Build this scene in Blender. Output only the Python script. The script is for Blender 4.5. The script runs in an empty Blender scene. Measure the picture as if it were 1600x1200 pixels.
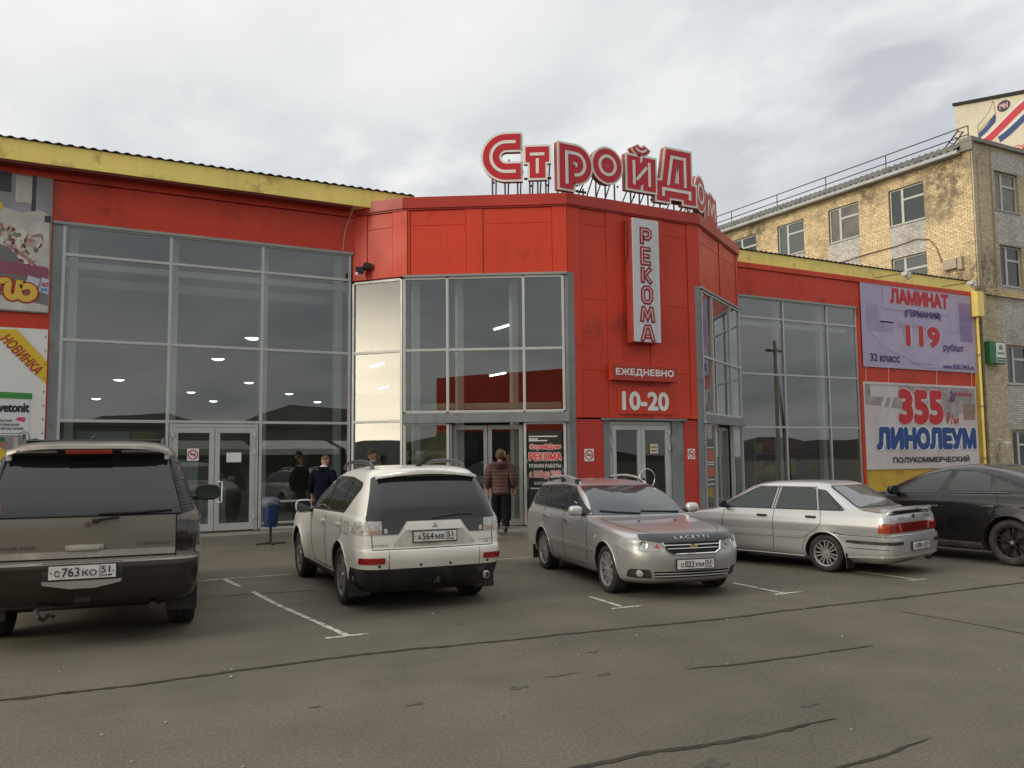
import bpy, bmesh, math, random
from mathutils import Vector, Matrix
from mathutils.bvhtree import BVHTree
R = math.radians
random.seed(7)
scene = bpy.context.scene
col = scene.collection

# ------------------------------------------------------------------ camera
CAM_H = 1.8077
def camera():
    pt, rl, yw = R(4.778), R(-0.588), R(61.414)
    d = Vector((math.cos(yw)*math.cos(pt), math.sin(yw)*math.cos(pt), math.sin(pt)))
    r = Vector((math.sin(yw), -math.cos(yw), 0)); u = r.cross(d)
    r2 = r*math.cos(rl) + u*math.sin(rl); u2 = r2.cross(d)
    m = Matrix((r2, u2, -d)).transposed().to_4x4()
    m.translation = Vector((0, 0, CAM_H))
    cd = bpy.data.cameras.new('camera'); co = bpy.data.objects.new('camera', cd)
    col.objects.link(co); co.matrix_world = m
    cd.sensor_width = 36; cd.lens = 1336.19/1600*36; cd.clip_start = .1; cd.clip_end = 2000
    scene.camera = co
camera()

# ------------------------------------------------------------------ light
SUN_ELEV, SUN_AZ = R(24), R(183)          # azimuth measured from +X, counter-clockwise
def light():
    w = bpy.data.worlds.new('World'); scene.world = w; w.use_nodes = True
    nt = w.node_tree; N = nt.nodes; K = nt.links; N.clear()
    out = N.new('ShaderNodeOutputWorld'); bg = N.new('ShaderNodeBackground'); bg.inputs[1].default_value = .1
    K.new(bg.outputs[0], out.inputs[0])
    sky = N.new('ShaderNodeTexSky'); sky.sky_type = 'NISHITA'; sky.sun_disc = False
    sky.sun_elevation = SUN_ELEV; sky.sun_rotation = R(90) - SUN_AZ; sky.air_density = 1.2; sky.dust_density = 3
    tc = N.new('ShaderNodeTexCoord')
    sep = N.new('ShaderNodeSeparateXYZ'); K.new(tc.outputs['Generated'], sep.inputs[0])
    def math_(op, a, b=None, clamp=False):
        n = N.new('ShaderNodeMath'); n.operation = op; n.use_clamp = clamp
        for i, v in enumerate((a, b)):
            if v is None: continue
            if isinstance(v, (int, float)): n.inputs[i].default_value = v
            else: K.new(v, n.inputs[i])
        return n.outputs[0]
    zz = math_('ADD', math_('MAXIMUM', sep.outputs[2], 0.0), .16)
    cx = math_('DIVIDE', sep.outputs[0], zz); cy = math_('DIVIDE', sep.outputs[1], zz)
    cmb = N.new('ShaderNodeCombineXYZ'); K.new(cx, cmb.inputs[0]); K.new(cy, cmb.inputs[1])
    def noise(scale, detail, rough, dist=0.0, off=0):
        mp = N.new('ShaderNodeMapping'); mp.inputs['Location'].default_value = (off, off*.7, 0)
        mp.inputs['Scale'].default_value = (1, .62, 1); mp.inputs['Rotation'].default_value = (0, 0, R(-32))
        K.new(cmb.outputs[0], mp.inputs[0])
        n = N.new('ShaderNodeTexNoise'); n.inputs['Scale'].default_value = scale; n.inputs['Detail'].default_value = detail
        n.inputs['Roughness'].default_value = rough; n.inputs['Distortion'].default_value = dist
        K.new(mp.outputs[0], n.inputs['Vector']); return n.outputs[0]
    def ramp(v, stops):
        n = N.new('ShaderNodeValToRGB'); e = n.color_ramp.elements
        while len(e) < len(stops): e.new(.5)
        for k, (p, c) in enumerate(stops): e[k].position = p; e[k].color = (*c, 1)
        K.new(v, n.inputs[0]); return n.outputs[0]
    def mix(f, a, b, mode='MIX'):
        n = N.new('ShaderNodeMix'); n.data_type = 'RGBA'; n.blend_type = mode; n.clamp_result = False
        for i, v in ((0, f), (6, a), (7, b)):
            if isinstance(v, (int, float)): n.inputs[i].default_value = v
            elif isinstance(v, tuple): n.inputs[i].default_value = (*v, 1)
            else: K.new(v, n.inputs[i])
        return n.outputs[2]
    n1 = noise(.8, 7, .55, .2, 3.1)
    n2 = noise(2.3, 7, .55, .1, 9.4)
    base = ramp(math_('ADD', math_('MULTIPLY', n1, .72), math_('MULTIPLY', n2, .28)),
                [(.34, (.46, .485, .52)), (.43, (.61, .63, .65)), (.51, (.77, .78, .78)), (.62, (.90, .90, .885))])
    lilac = mix(math_('MULTIPLY', n2, .22), base, (.66, .645, .70))
    def blob(d, tight, n_lo, n_hi):
        q = N.new('ShaderNodeVectorMath'); q.operation = 'DOT_PRODUCT'; q.inputs[1].default_value = Vector(d).normalized(); K.new(tc.outputs['Generated'], q.inputs[0])
        v = math_('POWER', math_('MAXIMUM', q.outputs['Value'], 0.0), tight)
        m_ = N.new('ShaderNodeMapRange'); m_.inputs[1].default_value = n_lo; m_.inputs[2].default_value = n_hi; K.new(n3, m_.inputs[0])
        return math_('MULTIPLY', v, m_.outputs[0])
    n3 = noise(3.4, 6, .55, .15, 2.3)
    dark = None
    # a ragged grey bank low in the north, a few more scraps to the east
    for d, tg, lo, hi in (((.052, .937, .338), 420, .36, .56), ((.125, .928, .348), 480, .30, .50), ((.20, .916, .343), 420, .30, .50), ((.283, .90, .330), 420, .32, .52), ((.377, .867, .318), 380, .34, .55), ((.47, .80, .32), 300, .40, .62), ((.646, .694, .318), 420, .34, .54), ((.74, .55, .33), 300, .36, .60), ((.80, .45, .40), 60, .34, .80), ((.60, .62, .46), 70, .38, .80), ((-.1, .94, .32), 300, .4, .6)):
        b_ = blob(d, tg, lo, hi); dark = b_ if dark is None else math_('ADD', dark, b_)
    lilac = mix(math_('MULTIPLY', math_('MINIMUM', math_('MULTIPLY', dark, .9), .8), math_('ADD', math_('MULTIPLY', n2, 1.1), .30)), lilac, (.45, .475, .52))
    lite = math_('ADD', blob((.256, .861, .445), 60, .2, .6), blob((.02, .95, .40), 70, .3, .7))
    lilac = mix(math_('MINIMUM', math_('MULTIPLY', lite, .6), .8), lilac, (.90, .895, .88))
    scaled = mix(1.0, lilac, (10.7, 10.75, 10.65), 'MULTIPLY')
    # thinner cloud low in the west lets a broad warm glow of the low sun through
    dn = N.new('ShaderNodeVectorMath'); dn.operation = 'DOT_PRODUCT'
    dn.inputs[1].default_value = Vector((-1, .03, .20)).normalized(); K.new(tc.outputs['Generated'], dn.inputs[0])
    g = math_('POWER', math_('MAXIMUM', dn.outputs['Value'], 0.0), 11.0)
    g = math_('MULTIPLY', g, math_('ADD', math_('MULTIPLY', n1, .9), .45))
    lowband = N.new('ShaderNodeMapRange'); lowband.interpolation_type = 'SMOOTHSTEP'; lowband.inputs[1].default_value = .07; lowband.inputs[2].default_value = .22; lowband.inputs[3].default_value = 1; lowband.inputs[4].default_value = .10; K.new(sep.outputs[2], lowband.inputs[0])
    g = math_('MULTIPLY', g, lowband.outputs[0])
    glow = mix(g, (0, 0, 0), (63, 54, 39))
    # heavier cloud in the south, thinner and lighter overhead
    sf = N.new('ShaderNodeMapRange'); sf.interpolation_type = 'SMOOTHSTEP'; sf.inputs[1].default_value = -.75; sf.inputs[2].default_value = .35; sf.inputs[3].default_value = .70; sf.inputs[4].default_value = 1; K.new(sep.outputs[1], sf.inputs[0])
    zf = N.new('ShaderNodeMapRange'); zf.interpolation_type = 'SMOOTHSTEP'; zf.inputs[1].default_value = .45; zf.inputs[2].default_value = .95; zf.inputs[3].default_value = 1; zf.inputs[4].default_value = 1.7; K.new(sep.outputs[2], zf.inputs[0])
    vf = N.new('ShaderNodeVectorMath'); vf.operation = 'SCALE'; K.new(scaled, vf.inputs[0]); K.new(math_('MULTIPLY', sf.outputs[0], zf.outputs[0]), vf.inputs['Scale'])
    tot = mix(1.0, vf.outputs[0], glow, 'ADD')
    fin = mix(.08, tot, sky.outputs[0])
    K.new(fin, bg.inputs[0])
    sd = bpy.data.lights.new('sun', 'SUN'); sd.energy = 1.05; sd.angle = R(16); sd.color = (1, .90, .76)
    so = bpy.data.objects.new('sun', sd); col.objects.link(so)
    dirv = Vector((math.cos(SUN_ELEV)*math.cos(SUN_AZ), math.cos(SUN_ELEV)*math.sin(SUN_AZ), math.sin(SUN_ELEV)))
    so.rotation_euler = dirv.to_track_quat('Z', 'Y').to_euler(); so.location = dirv*60 + Vector((0, 0, 5))
light()
vs = scene.view_settings; vs.view_transform = 'Standard'; vs.look = 'None'; vs.exposure = .1; vs.gamma = 1
scene.cycles.use_denoising = True
scene.cycles.max_bounces = 8; scene.cycles.transparent_max_bounces = 16; scene.cycles.glossy_bounces = 4; scene.cycles.diffuse_bounces = 3
scene.cycles.sample_clamp_indirect = 6

# ------------------------------------------------------------------ materials
MATS = {}
def mat(name, c=(.5, .5, .5), rough=.5, metal=0, spec=.5, coat=0, var=None, bump=None, emit=0, dirt=None, wave=None, streak=None):
    """var=(scale, amount) value variation; bump=(scale, strength[, dist]); dirt=(colour, scale, lo, hi[, zlow, zhigh])"""
    if name in MATS: return MATS[name]
    m = bpy.data.materials.new(name); m.use_nodes = True; nt = m.node_tree; N = nt.nodes; K = nt.links
    b = N['Principled BSDF']; MATS[name] = m
    b.inputs['Base Color'].default_value = (*c, 1); b.inputs['Roughness'].default_value = rough
    b.inputs['Metallic'].default_value = metal; b.inputs['Specular IOR Level'].default_value = spec
    b.inputs['Coat Weight'].default_value = coat; b.inputs['Coat Roughness'].default_value = .06
    tc = N.new('ShaderNodeTexCoord'); src = tc.outputs['Object']
    colr = None
    def noise(scale, detail=5, rough_=.6, vec=None):
        n = N.new('ShaderNodeTexNoise'); n.inputs['Scale'].default_value = scale; n.inputs['Detail'].default_value = detail
        n.inputs['Roughness'].default_value = rough_; K.new(vec or src, n.inputs['Vector']); return n.outputs[0]
    def mix(f, a, b_, mode='MIX'):
        n = N.new('ShaderNodeMix'); n.data_type = 'RGBA'; n.blend_type = mode
        for i, v in ((0, f), (6, a), (7, b_)):
            if isinstance(v, (int, float)): n.inputs[i].default_value = v
            elif isinstance(v, tuple): n.inputs[i].default_value = (*v, 1)
            else: K.new(v, n.inputs[i])
        return n.outputs[2]
    def rng(v, a, b_, lo, hi):
        n = N.new('ShaderNodeMapRange'); n.clamp = True
        for i, x in enumerate((a, b_, lo, hi)): n.inputs[i+1].default_value = x
        K.new(v, n.inputs[0]); return n.outputs[0]
    if var:
        f = rng(noise(var[0]), .3, .7, 1-var[1], 1+var[1])
        n = N.new('ShaderNodeVectorMath'); n.operation = 'SCALE'; n.inputs[0].default_value = c; K.new(f, n.inputs['Scale'])
        colr = n.outputs[0]
        K.new(rng(noise(var[0]*2.3), .3, .7, max(.02, rough-.12), min(1, rough+.12)), b.inputs['Roughness'])
    if dirt:
        dc, ds, lo, hi = dirt[:4]
        f = rng(noise(ds, 7, .65), lo, hi, 0, 1)
        if len(dirt) > 4:
            sp = N.new('ShaderNodeSeparateXYZ'); K.new(src, sp.inputs[0])
            h = rng(sp.outputs[2], dirt[4], dirt[5], 1, dirt[6] if len(dirt) > 6 else 0)
            mm = N.new('ShaderNodeMath'); mm.operation = 'MULTIPLY'; K.new(f, mm.inputs[0]); K.new(h, mm.inputs[1]); f = mm.outputs[0]
        colr = mix(f, colr if colr else c, dc)
        if coat:
            K.new(rng(f, 0, .8, coat, 0), b.inputs['Coat Weight'])
        if metal: K.new(rng(f, 0, .8, metal, 0), b.inputs['Metallic'])
    if streak:
        mp = N.new('ShaderNodeMapping'); mp.inputs['Scale'].default_value = (3.2, 3.2, .16); K.new(src, mp.inputs[0])
        f = rng(noise(1.6, 6, .62, mp.outputs[0]), .50, .78, 0, streak[1])
        colr = mix(f, colr if colr else c, streak[0])
    if colr: K.new(colr, b.inputs['Base Color'])
    if bump:
        bn = N.new('ShaderNodeBump'); bn.inputs['Strength'].default_value = bump[1]
        bn.inputs['Distance'].default_value = bump[2] if len(bump) > 2 else .01
        K.new(noise(bump[0], 6), bn.inputs['Height']); K.new(bn.outputs[0], b.inputs['Normal'])
    if wave:
        wv = N.new('ShaderNodeTexWave'); wv.bands_direction = wave[2] if len(wave) > 2 else 'Z'
        wv.inputs['Scale'].default_value = wave[0]; K.new(src, wv.inputs[0])
        bn = N.new('ShaderNodeBump'); bn.inputs['Strength'].default_value = wave[1]; bn.inputs['Distance'].default_value = .02
        K.new(wv.outputs[1], bn.inputs['Height']); K.new(bn.outputs[0], b.inputs['Normal'])
    if emit:
        b.inputs['Emission Color'].default_value = (*c, 1); b.inputs['Emission Strength'].default_value = emit
    return m

def facade_glass(name, tint, ior):
    m = bpy.data.materials.new(name); m.use_nodes = True; nt = m.node_tree; N = nt.nodes; K = nt.links; N.clear()
    o = N.new('ShaderNodeOutputMaterial'); mx = N.new('ShaderNodeMixShader'); fr = N.new('ShaderNodeFresnel'); fr.inputs[0].default_value = ior
    t = N.new('ShaderNodeBsdfTransparent'); t.inputs[0].default_value = (*tint, 1)
    g = N.new('ShaderNodeBsdfGlossy'); g.inputs['Roughness'].default_value = 0.0; g.inputs[0].default_value = (.93, .96, .96, 1)
    tc = N.new('ShaderNodeTexCoord'); nz = N.new('ShaderNodeTexNoise'); nz.inputs['Scale'].default_value = .45; nz.inputs['Detail'].default_value = 1
    K.new(tc.outputs['Object'], nz.inputs['Vector'])
    bn = N.new('ShaderNodeBump'); bn.inputs['Strength'].default_value = .04; bn.inputs['Distance'].default_value = .03
    K.new(nz.outputs[0], bn.inputs['Height']); K.new(bn.outputs[0], g.inputs['Normal'])
    geo = N.new('ShaderNodeNewGeometry'); inv = N.new('ShaderNodeMath'); inv.operation = 'SUBTRACT'; inv.inputs[0].default_value = 1; K.new(geo.outputs['Backfacing'], inv.inputs[1])
    m1 = N.new('ShaderNodeMath'); m1.operation = 'MULTIPLY'; m1.inputs[1].default_value = 1.75; K.new(fr.outputs[0], m1.inputs[0])
    m2 = N.new('ShaderNodeMath'); m2.operation = 'MULTIPLY'; m2.use_clamp = True; K.new(m1.outputs[0], m2.inputs[0]); K.new(inv.outputs[0], m2.inputs[1])
    K.new(m2.outputs[0], mx.inputs[0]); K.new(t.outputs[0], mx.inputs[1]); K.new(g.outputs[0], mx.inputs[2]); K.new(mx.outputs[0], o.inputs[0])
    MATS[name] = m; return m

def brick_mat(name, c1, c2, mortar, scale=1.0, stain=.5, soot=()):
    m = bpy.data.materials.new(name); m.use_nodes = True; nt = m.node_tree; N = nt.nodes; K = nt.links
    b = N['Principled BSDF']; b.inputs['Roughness'].default_value = .85
    tc = N.new('ShaderNodeTexCoord'); sp = N.new('ShaderNodeSeparateXYZ'); K.new(tc.outputs['Object'], sp.inputs[0])
    ad = N.new('ShaderNodeMath'); K.new(sp.outputs[0], ad.inputs[0]); K.new(sp.outputs[1], ad.inputs[1])
    cb = N.new('ShaderNodeCombineXYZ'); K.new(ad.outputs[0], cb.inputs[0]); K.new(sp.outputs[2], cb.inputs[1])
    br = N.new('ShaderNodeTexBrick'); br.inputs['Scale'].default_value = 1
    br.inputs['Brick Width'].default_value = .26*scale; br.inputs['Row Height'].default_value = .092*scale
    br.inputs['Mortar Size'].default_value = .011; br.inputs['Color1'].default_value = (*c1, 1); br.inputs['Color2'].default_value = (*c2, 1)
    br.inputs['Mortar'].default_value = (*mortar, 1); br.inputs['Bias'].default_value = -.1
    K.new(cb.outputs[0], br.inputs['Vector'])
    nz = N.new('ShaderNodeTexNoise'); nz.inputs['Scale'].default_value = .55; nz.inputs['Detail'].default_value = 9; nz.inputs['Roughness'].default_value = .7
    K.new(tc.outputs['Object'], nz.inputs['Vector'])
    rp = N.new('ShaderNodeMapRange'); rp.inputs[1].default_value = .50; rp.inputs[2].default_value = .70; rp.inputs[3].default_value = 0; rp.inputs[4].default_value = stain
    K.new(nz.outputs[0], rp.inputs[0])
    mx = N.new('ShaderNodeMix'); mx.data_type = 'RGBA'; K.new(rp.outputs[0], mx.inputs[0]); K.new(br.outputs[0], mx.inputs[6]); mx.inputs[7].default_value = (.16, .13, .08, 1)
    for ctr, rad in soot:   # weathered, flaking patches with a ragged edge
        ds = N.new('ShaderNodeVectorMath'); ds.operation = 'DISTANCE'; K.new(tc.outputs['Object'], ds.inputs[0]); ds.inputs[1].default_value = ctr
        m3 = N.new('ShaderNodeMapRange'); m3.inputs[1].default_value = rad; m3.inputs[2].default_value = rad*.3; K.new(ds.outputs['Value'], m3.inputs[0])
        n3 = N.new('ShaderNodeTexNoise'); n3.inputs['Scale'].default_value = 2.6; n3.inputs['Detail'].default_value = 8; n3.inputs['Roughness'].default_value = .75; K.new(tc.outputs['Object'], n3.inputs['Vector'])
        m4 = N.new('ShaderNodeMapRange'); m4.inputs[1].default_value = .42; m4.inputs[2].default_value = .58; m4.inputs[4].default_value = .85; K.new(n3.outputs[0], m4.inputs[0])
        mm = N.new('ShaderNodeMath'); mm.operation = 'MULTIPLY'; K.new(m3.outputs[0], mm.inputs[0]); K.new(m4.outputs[0], mm.inputs[1])
        m5 = N.new('ShaderNodeMix'); m5.data_type = 'RGBA'; K.new(mm.outputs[0], m5.inputs[0]); K.new(mx.outputs[2], m5.inputs[6]); m5.inputs[7].default_value = (.14, .12, .085, 1); mx = m5
    n2 = N.new('ShaderNodeTexNoise'); n2.inputs['Scale'].default_value = 9; n2.inputs['Detail'].default_value = 4; K.new(tc.outputs['Object'], n2.inputs['Vector'])
    r2 = N.new('ShaderNodeMapRange'); r2.inputs[1].default_value = .3; r2.inputs[2].default_value = .7; r2.inputs[3].default_value = .8; r2.inputs[4].default_value = 1.15; K.new(n2.outputs[0], r2.inputs[0])
    vm = N.new('ShaderNodeVectorMath'); vm.operation = 'SCALE'; K.new(mx.outputs[2], vm.inputs[0]); K.new(r2.outputs[0], vm.inputs['Scale'])
    K.new(vm.outputs[0], b.inputs['Base Color'])
    bn = N.new('ShaderNodeBump'); bn.inputs['Strength'].default_value = .6; bn.inputs['Distance'].default_value = .012; bn.invert = True
    K.new(br.outputs['Fac'], bn.inputs['Height']); K.new(bn.outputs[0], b.inputs['Normal'])
    MATS[name] = m; return m

# ------------------------------------------------------------------ objects
ROOT = {}
def tag(o, label=None, cat=None, group=None, kind=None):
    if label: o['label'] = label
    if cat: o['category'] = cat
    if group: o['group'] = group
    if kind: o['kind'] = kind
    return o
def thing(name, label, cat, loc=(0, 0, 0), rotz=0, scale=1, group=None, local=False):
    o = bpy.data.objects.new(name, None); col.objects.link(o); o.empty_display_size = .3
    o.location = loc; o.rotation_euler = (0, 0, rotz); o.scale = (scale,)*3
    if not local: ROOT[o.name] = Vector(loc)
    return tag(o, label, cat, group)
def root_loc(o):
    while o.parent: o = o.parent
    return ROOT.get(o.name, Vector((0, 0, 0)))
def frame(o, x, y=None):
    """matrix with origin o, x axis along x (horizontal), z up, y = z cross x"""
    x = Vector(x).normalized(); z = Vector((0, 0, 1)); y = z.cross(x)
    m = Matrix((x, y, z)).transposed().to_4x4(); m.translation = Vector(o); return m
class MB:
    def __init__(s, M=None): s.v = []; s.f = []; s.mi = []; s.M = M
    def add(s, vs, fs, mi=0):
        n = len(s.v)
        s.v += [(s.M @ Vector(v)) if s.M else Vector(v) for v in vs]
        s.f += [[n+i for i in f] for f in fs]; s.mi += [mi]*len(fs)
        return s
    def box(s, x0, x1, y0, y1, z0, z1, mi=0):
        return s.add([(x, y, z) for z in (z0, z1) for y in (y0, y1) for x in (x0, x1)],
                     [(0, 2, 3, 1), (4, 5, 7, 6), (0, 1, 5, 4), (2, 6, 7, 3), (0, 4, 6, 2), (1, 3, 7, 5)], mi)
    def rbox(s, x0, x1, y0, y1, z0, z1, b=.01, mi=0):
        """box with its edges chamfered"""
        bm = bmesh.new(); bmesh.ops.create_cube(bm, size=1)
        for v in bm.verts: v.co = Vector((x0+(v.co.x+.5)*(x1-x0), y0+(v.co.y+.5)*(y1-y0), z0+(v.co.z+.5)*(z1-z0)))
        bmesh.ops.bevel(bm, geom=bm.edges[:], offset=b, segments=2, affect='EDGES', profile=.6)
        s.bm(bm, mi); return s
    def bm(s, bm, mi=0):
        bm.verts.index_update()
        s.add([v.co.copy() for v in bm.verts], [[v.index for v in f.verts] for f in bm.faces], mi); bm.free(); return s
    def prism(s, poly, y0, y1, mi=0):
        """polygon in (x,z) from y0 (front) to y1 (back); poly counter-clockwise seen from the front"""
        n = len(poly)
        vs = [(p[0], y0, p[1]) for p in poly] + [(p[0], y1, p[1]) for p in poly]
        fs = [list(range(n)), list(range(2*n-1, n-1, -1))] + [(i, i+n, (i+1) % n+n, (i+1) % n) for i in range(n)]
        return s.add(vs, fs, mi)
    def slab(s, poly, z0, z1, mi=0):
        n = len(poly)
        vs = [(p[0], p[1], z1) for p in poly] + [(p[0], p[1], z0) for p in poly]
        fs = [list(range(n)), list(range(2*n-1, n-1, -1))] + [(i, i+n, (i+1) % n+n, (i+1) % n) for i in range(n)]
        return s.add(vs, fs, mi)
    def cyl(s, p0, p1, r0, r1=None, n=12, mi=0, caps=True):
        r1 = r0 if r1 is None else r1; p0 = Vector(p0); p1 = Vector(p1); d = (p1-p0).normalized()
        a = d.orthogonal().normalized(); b = d.cross(a)
        vs = []
        for p, r in ((p0, r0), (p1, r1)):
            vs += [p + a*(r*math.cos(2*math.pi*i/n)) + b*(r*math.sin(2*math.pi*i/n)) for i in range(n)]
        fs = [(i, (i+1) % n, (i+1) % n+n, i+n) for i in range(n)]
        if caps: fs += [list(range(n-1, -1, -1)), list(range(n, 2*n))]
        return s.add(vs, fs, mi)
    def tube(s, pts, r, n=6, mi=0, closed=False):
        pts = [Vector(p) for p in pts]; k = len(pts); vs = []; prev = None
        for i, p in enumerate(pts):
            a = pts[(i-1) % k] if (closed or i > 0) else p; b = pts[(i+1) % k] if (closed or i < k-1) else p
            t = (b-a).normalized()
            if prev is None: u = t.orthogonal().normalized()
            else: u = (prev - t*prev.dot(t)).normalized()
            prev = u; w = t.cross(u)
            rr = r[i] if isinstance(r, (list, tuple)) else r
            vs += [p + u*(rr*math.cos(2*math.pi*j/n)) + w*(rr*math.sin(2*math.pi*j/n)) for j in range(n)]
        fs = []
        for i in range(k if closed else k-1):
            i2 = (i+1) % k
            fs += [(i*n+j, i*n+(j+1) % n, i2*n+(j+1) % n, i2*n+j) for j in range(n)]
        if not closed: fs += [list(range(n-1, -1, -1)), list(range((k-1)*n, k*n))]
        return s.add(vs, fs, mi)
    def lathe(s, prof, o, ax, n=32, mi=0, closed=False):
        """profile of (radius, distance along ax) round the axis through o"""
        ax = Vector(ax).normalized(); a = ax.orthogonal().normalized(); b = ax.cross(a); o = Vector(o); k = len(prof)
        vs = [o + ax*h + (a*math.cos(2*math.pi*j/n) + b*math.sin(2*math.pi*j/n))*r for r, h in prof for j in range(n)]
        fs = [(i*n+j, i*n+(j+1) % n, ((i+1) % k)*n+(j+1) % n, ((i+1) % k)*n+j) for i in range(k if closed else k-1) for j in range(n)]
        return s.add(vs, fs, mi)
    def ball(s, c, rad, n=12, mi=0):
        bm = bmesh.new(); bmesh.ops.create_uvsphere(bm, u_segments=n, v_segments=max(6, n*2//3), radius=1)
        for v in bm.verts: v.co = Vector((c[0]+v.co.x*rad[0], c[1]+v.co.y*rad[1], c[2]+v.co.z*rad[2]))
        return s.bm(bm, mi)
    def build(s, name, mats, parent=None, smooth=False, label=None, cat=None, group=None, kind=None, normals=True, lab=None):
        me = bpy.data.meshes.new(name)
        if not isinstance(mats, (list, tuple)): mats = [mats]
        if parent is not None: L = root_loc(parent)
        else:
            xs = [v.x for v in s.v]; ys = [v.y for v in s.v]
            L = Vector(((min(xs)+max(xs))/2, (min(ys)+max(ys))/2, min(v.z for v in s.v)))
        me.from_pydata([v-L for v in s.v], [], s.f)
        for m in mats: me.materials.append(m)
        for p, i in zip(me.polygons, s.mi): p.material_index = i
        if normals:
            bm = bmesh.new(); bm.from_mesh(me); bmesh.ops.recalc_face_normals(bm, faces=bm.faces[:]); bm.to_mesh(me); bm.free()
        if smooth:
            me.shade_smooth(); me.set_sharp_from_angle(angle=R(smooth if smooth is not True else 40))
        o = bpy.data.objects.new(name, me); col.objects.link(o)
        if parent is None: o.location = L
        else: o.parent = parent
        if lab: label = lab
        return tag(o, label, cat, group, kind)

_txt = {}
def glyphs(s, bold=0.0, shear=0.0, res=4):
    k = (s, bold, shear)
    if k in _txt: return _txt[k]
    cu = bpy.data.curves.new('t', 'FONT'); cu.body = s; cu.offset = bold; cu.shear = shear; cu.resolution_u = res; cu.size = 1
    o = bpy.data.objects.new('t', cu); col.objects.link(o); bpy.context.view_layer.update()
    me = bpy.data.meshes.new_from_object(o.evaluated_get(bpy.context.evaluated_depsgraph_get()))
    V = [v.co.copy() for v in me.vertices]; F = [list(p.vertices) for p in me.polygons]
    col.objects.unlink(o); bpy.data.objects.remove(o); bpy.data.meshes.remove(me); bpy.data.curves.remove(cu)
    x0 = min(v.x for v in V); x1 = max(v.x for v in V); y0 = min(v.y for v in V); y1 = max(v.y for v in V)
    V = [((v.x-x0)/(x1-x0), (v.y-y0)/(y1-y0)) for v in V]
    _txt[k] = (V, F, (x1-x0)/(y1-y0)); return _txt[k]
def text(mb, s, x0, x1, z0, z1, y=0, bold=0.0, shear=0.0, mi=0, rot=0):
    """flat lettering filling the box x0..x1, z0..z1 in the local (x,z) plane at depth y, facing -y"""
    V, F, a = glyphs(s, 0.0, shear); rd = bold*(z1-z0)*1.15
    cx, cz = (x0+x1)/2, (z0+z1)/2; c, n = math.cos(rot), math.sin(rot)
    # bold strokes: copies of the glyph shifted round a small circle, each a hair in front of the other
    sh = [(0, 0)] if rd < 1e-5 else [(rd*math.cos(2*math.pi*i/8), rd*math.sin(2*math.pi*i/8)) for i in range(8)]
    for k, (dx, dz) in enumerate(sh):
        vs = []
        for u, v in V:
            px, pz = x0+rd+u*(x1-x0-2*rd)-cx+dx, z0+rd+v*(z1-z0-2*rd)-cz+dz
            vs.append((cx+px*c-pz*n, y-k*.0003, cz+px*n+pz*c))
        mb.add(vs, F, mi)
def rpoly(pts, r, n=4):
    """rounded convex polygon"""
    out = []; k = len(pts)
    for i in range(k):
        p = Vector(pts[i]); a = Vector(pts[i-1]); b = Vector(pts[(i+1) % k])
        rr = r[i] if isinstance(r, (list, tuple)) else r
        da = (a-p); db = (b-p); q = min(rr, da.length*.45, db.length*.45)
        if q < 1e-4: out.append((p.x, p.y)); continue
        p0 = p+da.normalized()*q; p1 = p+db.normalized()*q
        for j in range(n+1):
            t = j/n; w = p0*(1-t)**2 + p*2*t*(1-t) + p1*t*t; out.append((w.x, w.y))
    return out
def ribbon(mb, strokes, w, y0, y1, ox=0, oz=0, sx=1, mi=0, ext=0):
    """thick strokes (lists of (x,z)) as mitred bars between depths y0 (front) and y1"""
    for k, st in enumerate(strokes):
        closed = (Vector(st[0])-Vector(st[-1])).length < 1e-4
        P = [Vector((p[0]*sx, p[1])) for p in (st[:-1] if closed else st)]; n = len(P); Lf = []; Rt = []
        if ext and not closed:
            P[0] = P[0]+(P[0]-P[1]).normalized()*max(ext, -.45*(P[0]-P[1]).length); P[-1] = P[-1]+(P[-1]-P[-2]).normalized()*max(ext, -.45*(P[-1]-P[-2]).length)
        for i, p in enumerate(P):
            d0 = (p-P[i-1]).normalized() if (closed or i > 0) else None
            d1 = (P[(i+1) % n]-p).normalized() if (closed or i < n-1) else None
            d0 = d0 or d1; d1 = d1 or d0
            n0 = Vector((-d0.y, d0.x)); n1 = Vector((-d1.y, d1.x)); m = (n0+n1)
            m = m.normalized() if m.length > 1e-6 else n0
            l = min(w/2/max(.35, m.dot(n0)), w*1.2)
            Lf.append(p+m*l); Rt.append(p-m*l)
        e = k*.0006
        vs = [(ox+q.x, y0-e, oz+q.y) for q in Lf] + [(ox+q.x, y0-e, oz+q.y) for q in Rt] + [(ox+q.x, y1, oz+q.y) for q in Lf] + [(ox+q.x, y1, oz+q.y) for q in Rt]
        fs = []
        for i in range(n if closed else n-1):
            j = (i+1) % n
            fs += [(i, i+n, j+n, j), (i+2*n, j+2*n, j+3*n, i+3*n), (i, j, j+2*n, i+2*n), (i+n, i+3*n, j+3*n, j+n)]
        if not closed: fs += [(0, 2*n, 3*n, n), (n-1, 2*n-1, 4*n-1, 3*n-1)]
        mb.add(vs, fs, mi)
def arc(cx, cz, r, a0, a1, n=16, rz=None):
    rz = rz or r
    return [(cx+r*math.cos(R(a0+(a1-a0)*i/n)), cz+rz*math.sin(R(a0+(a1-a0)*i/n))) for i in range(n+1)]

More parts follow.
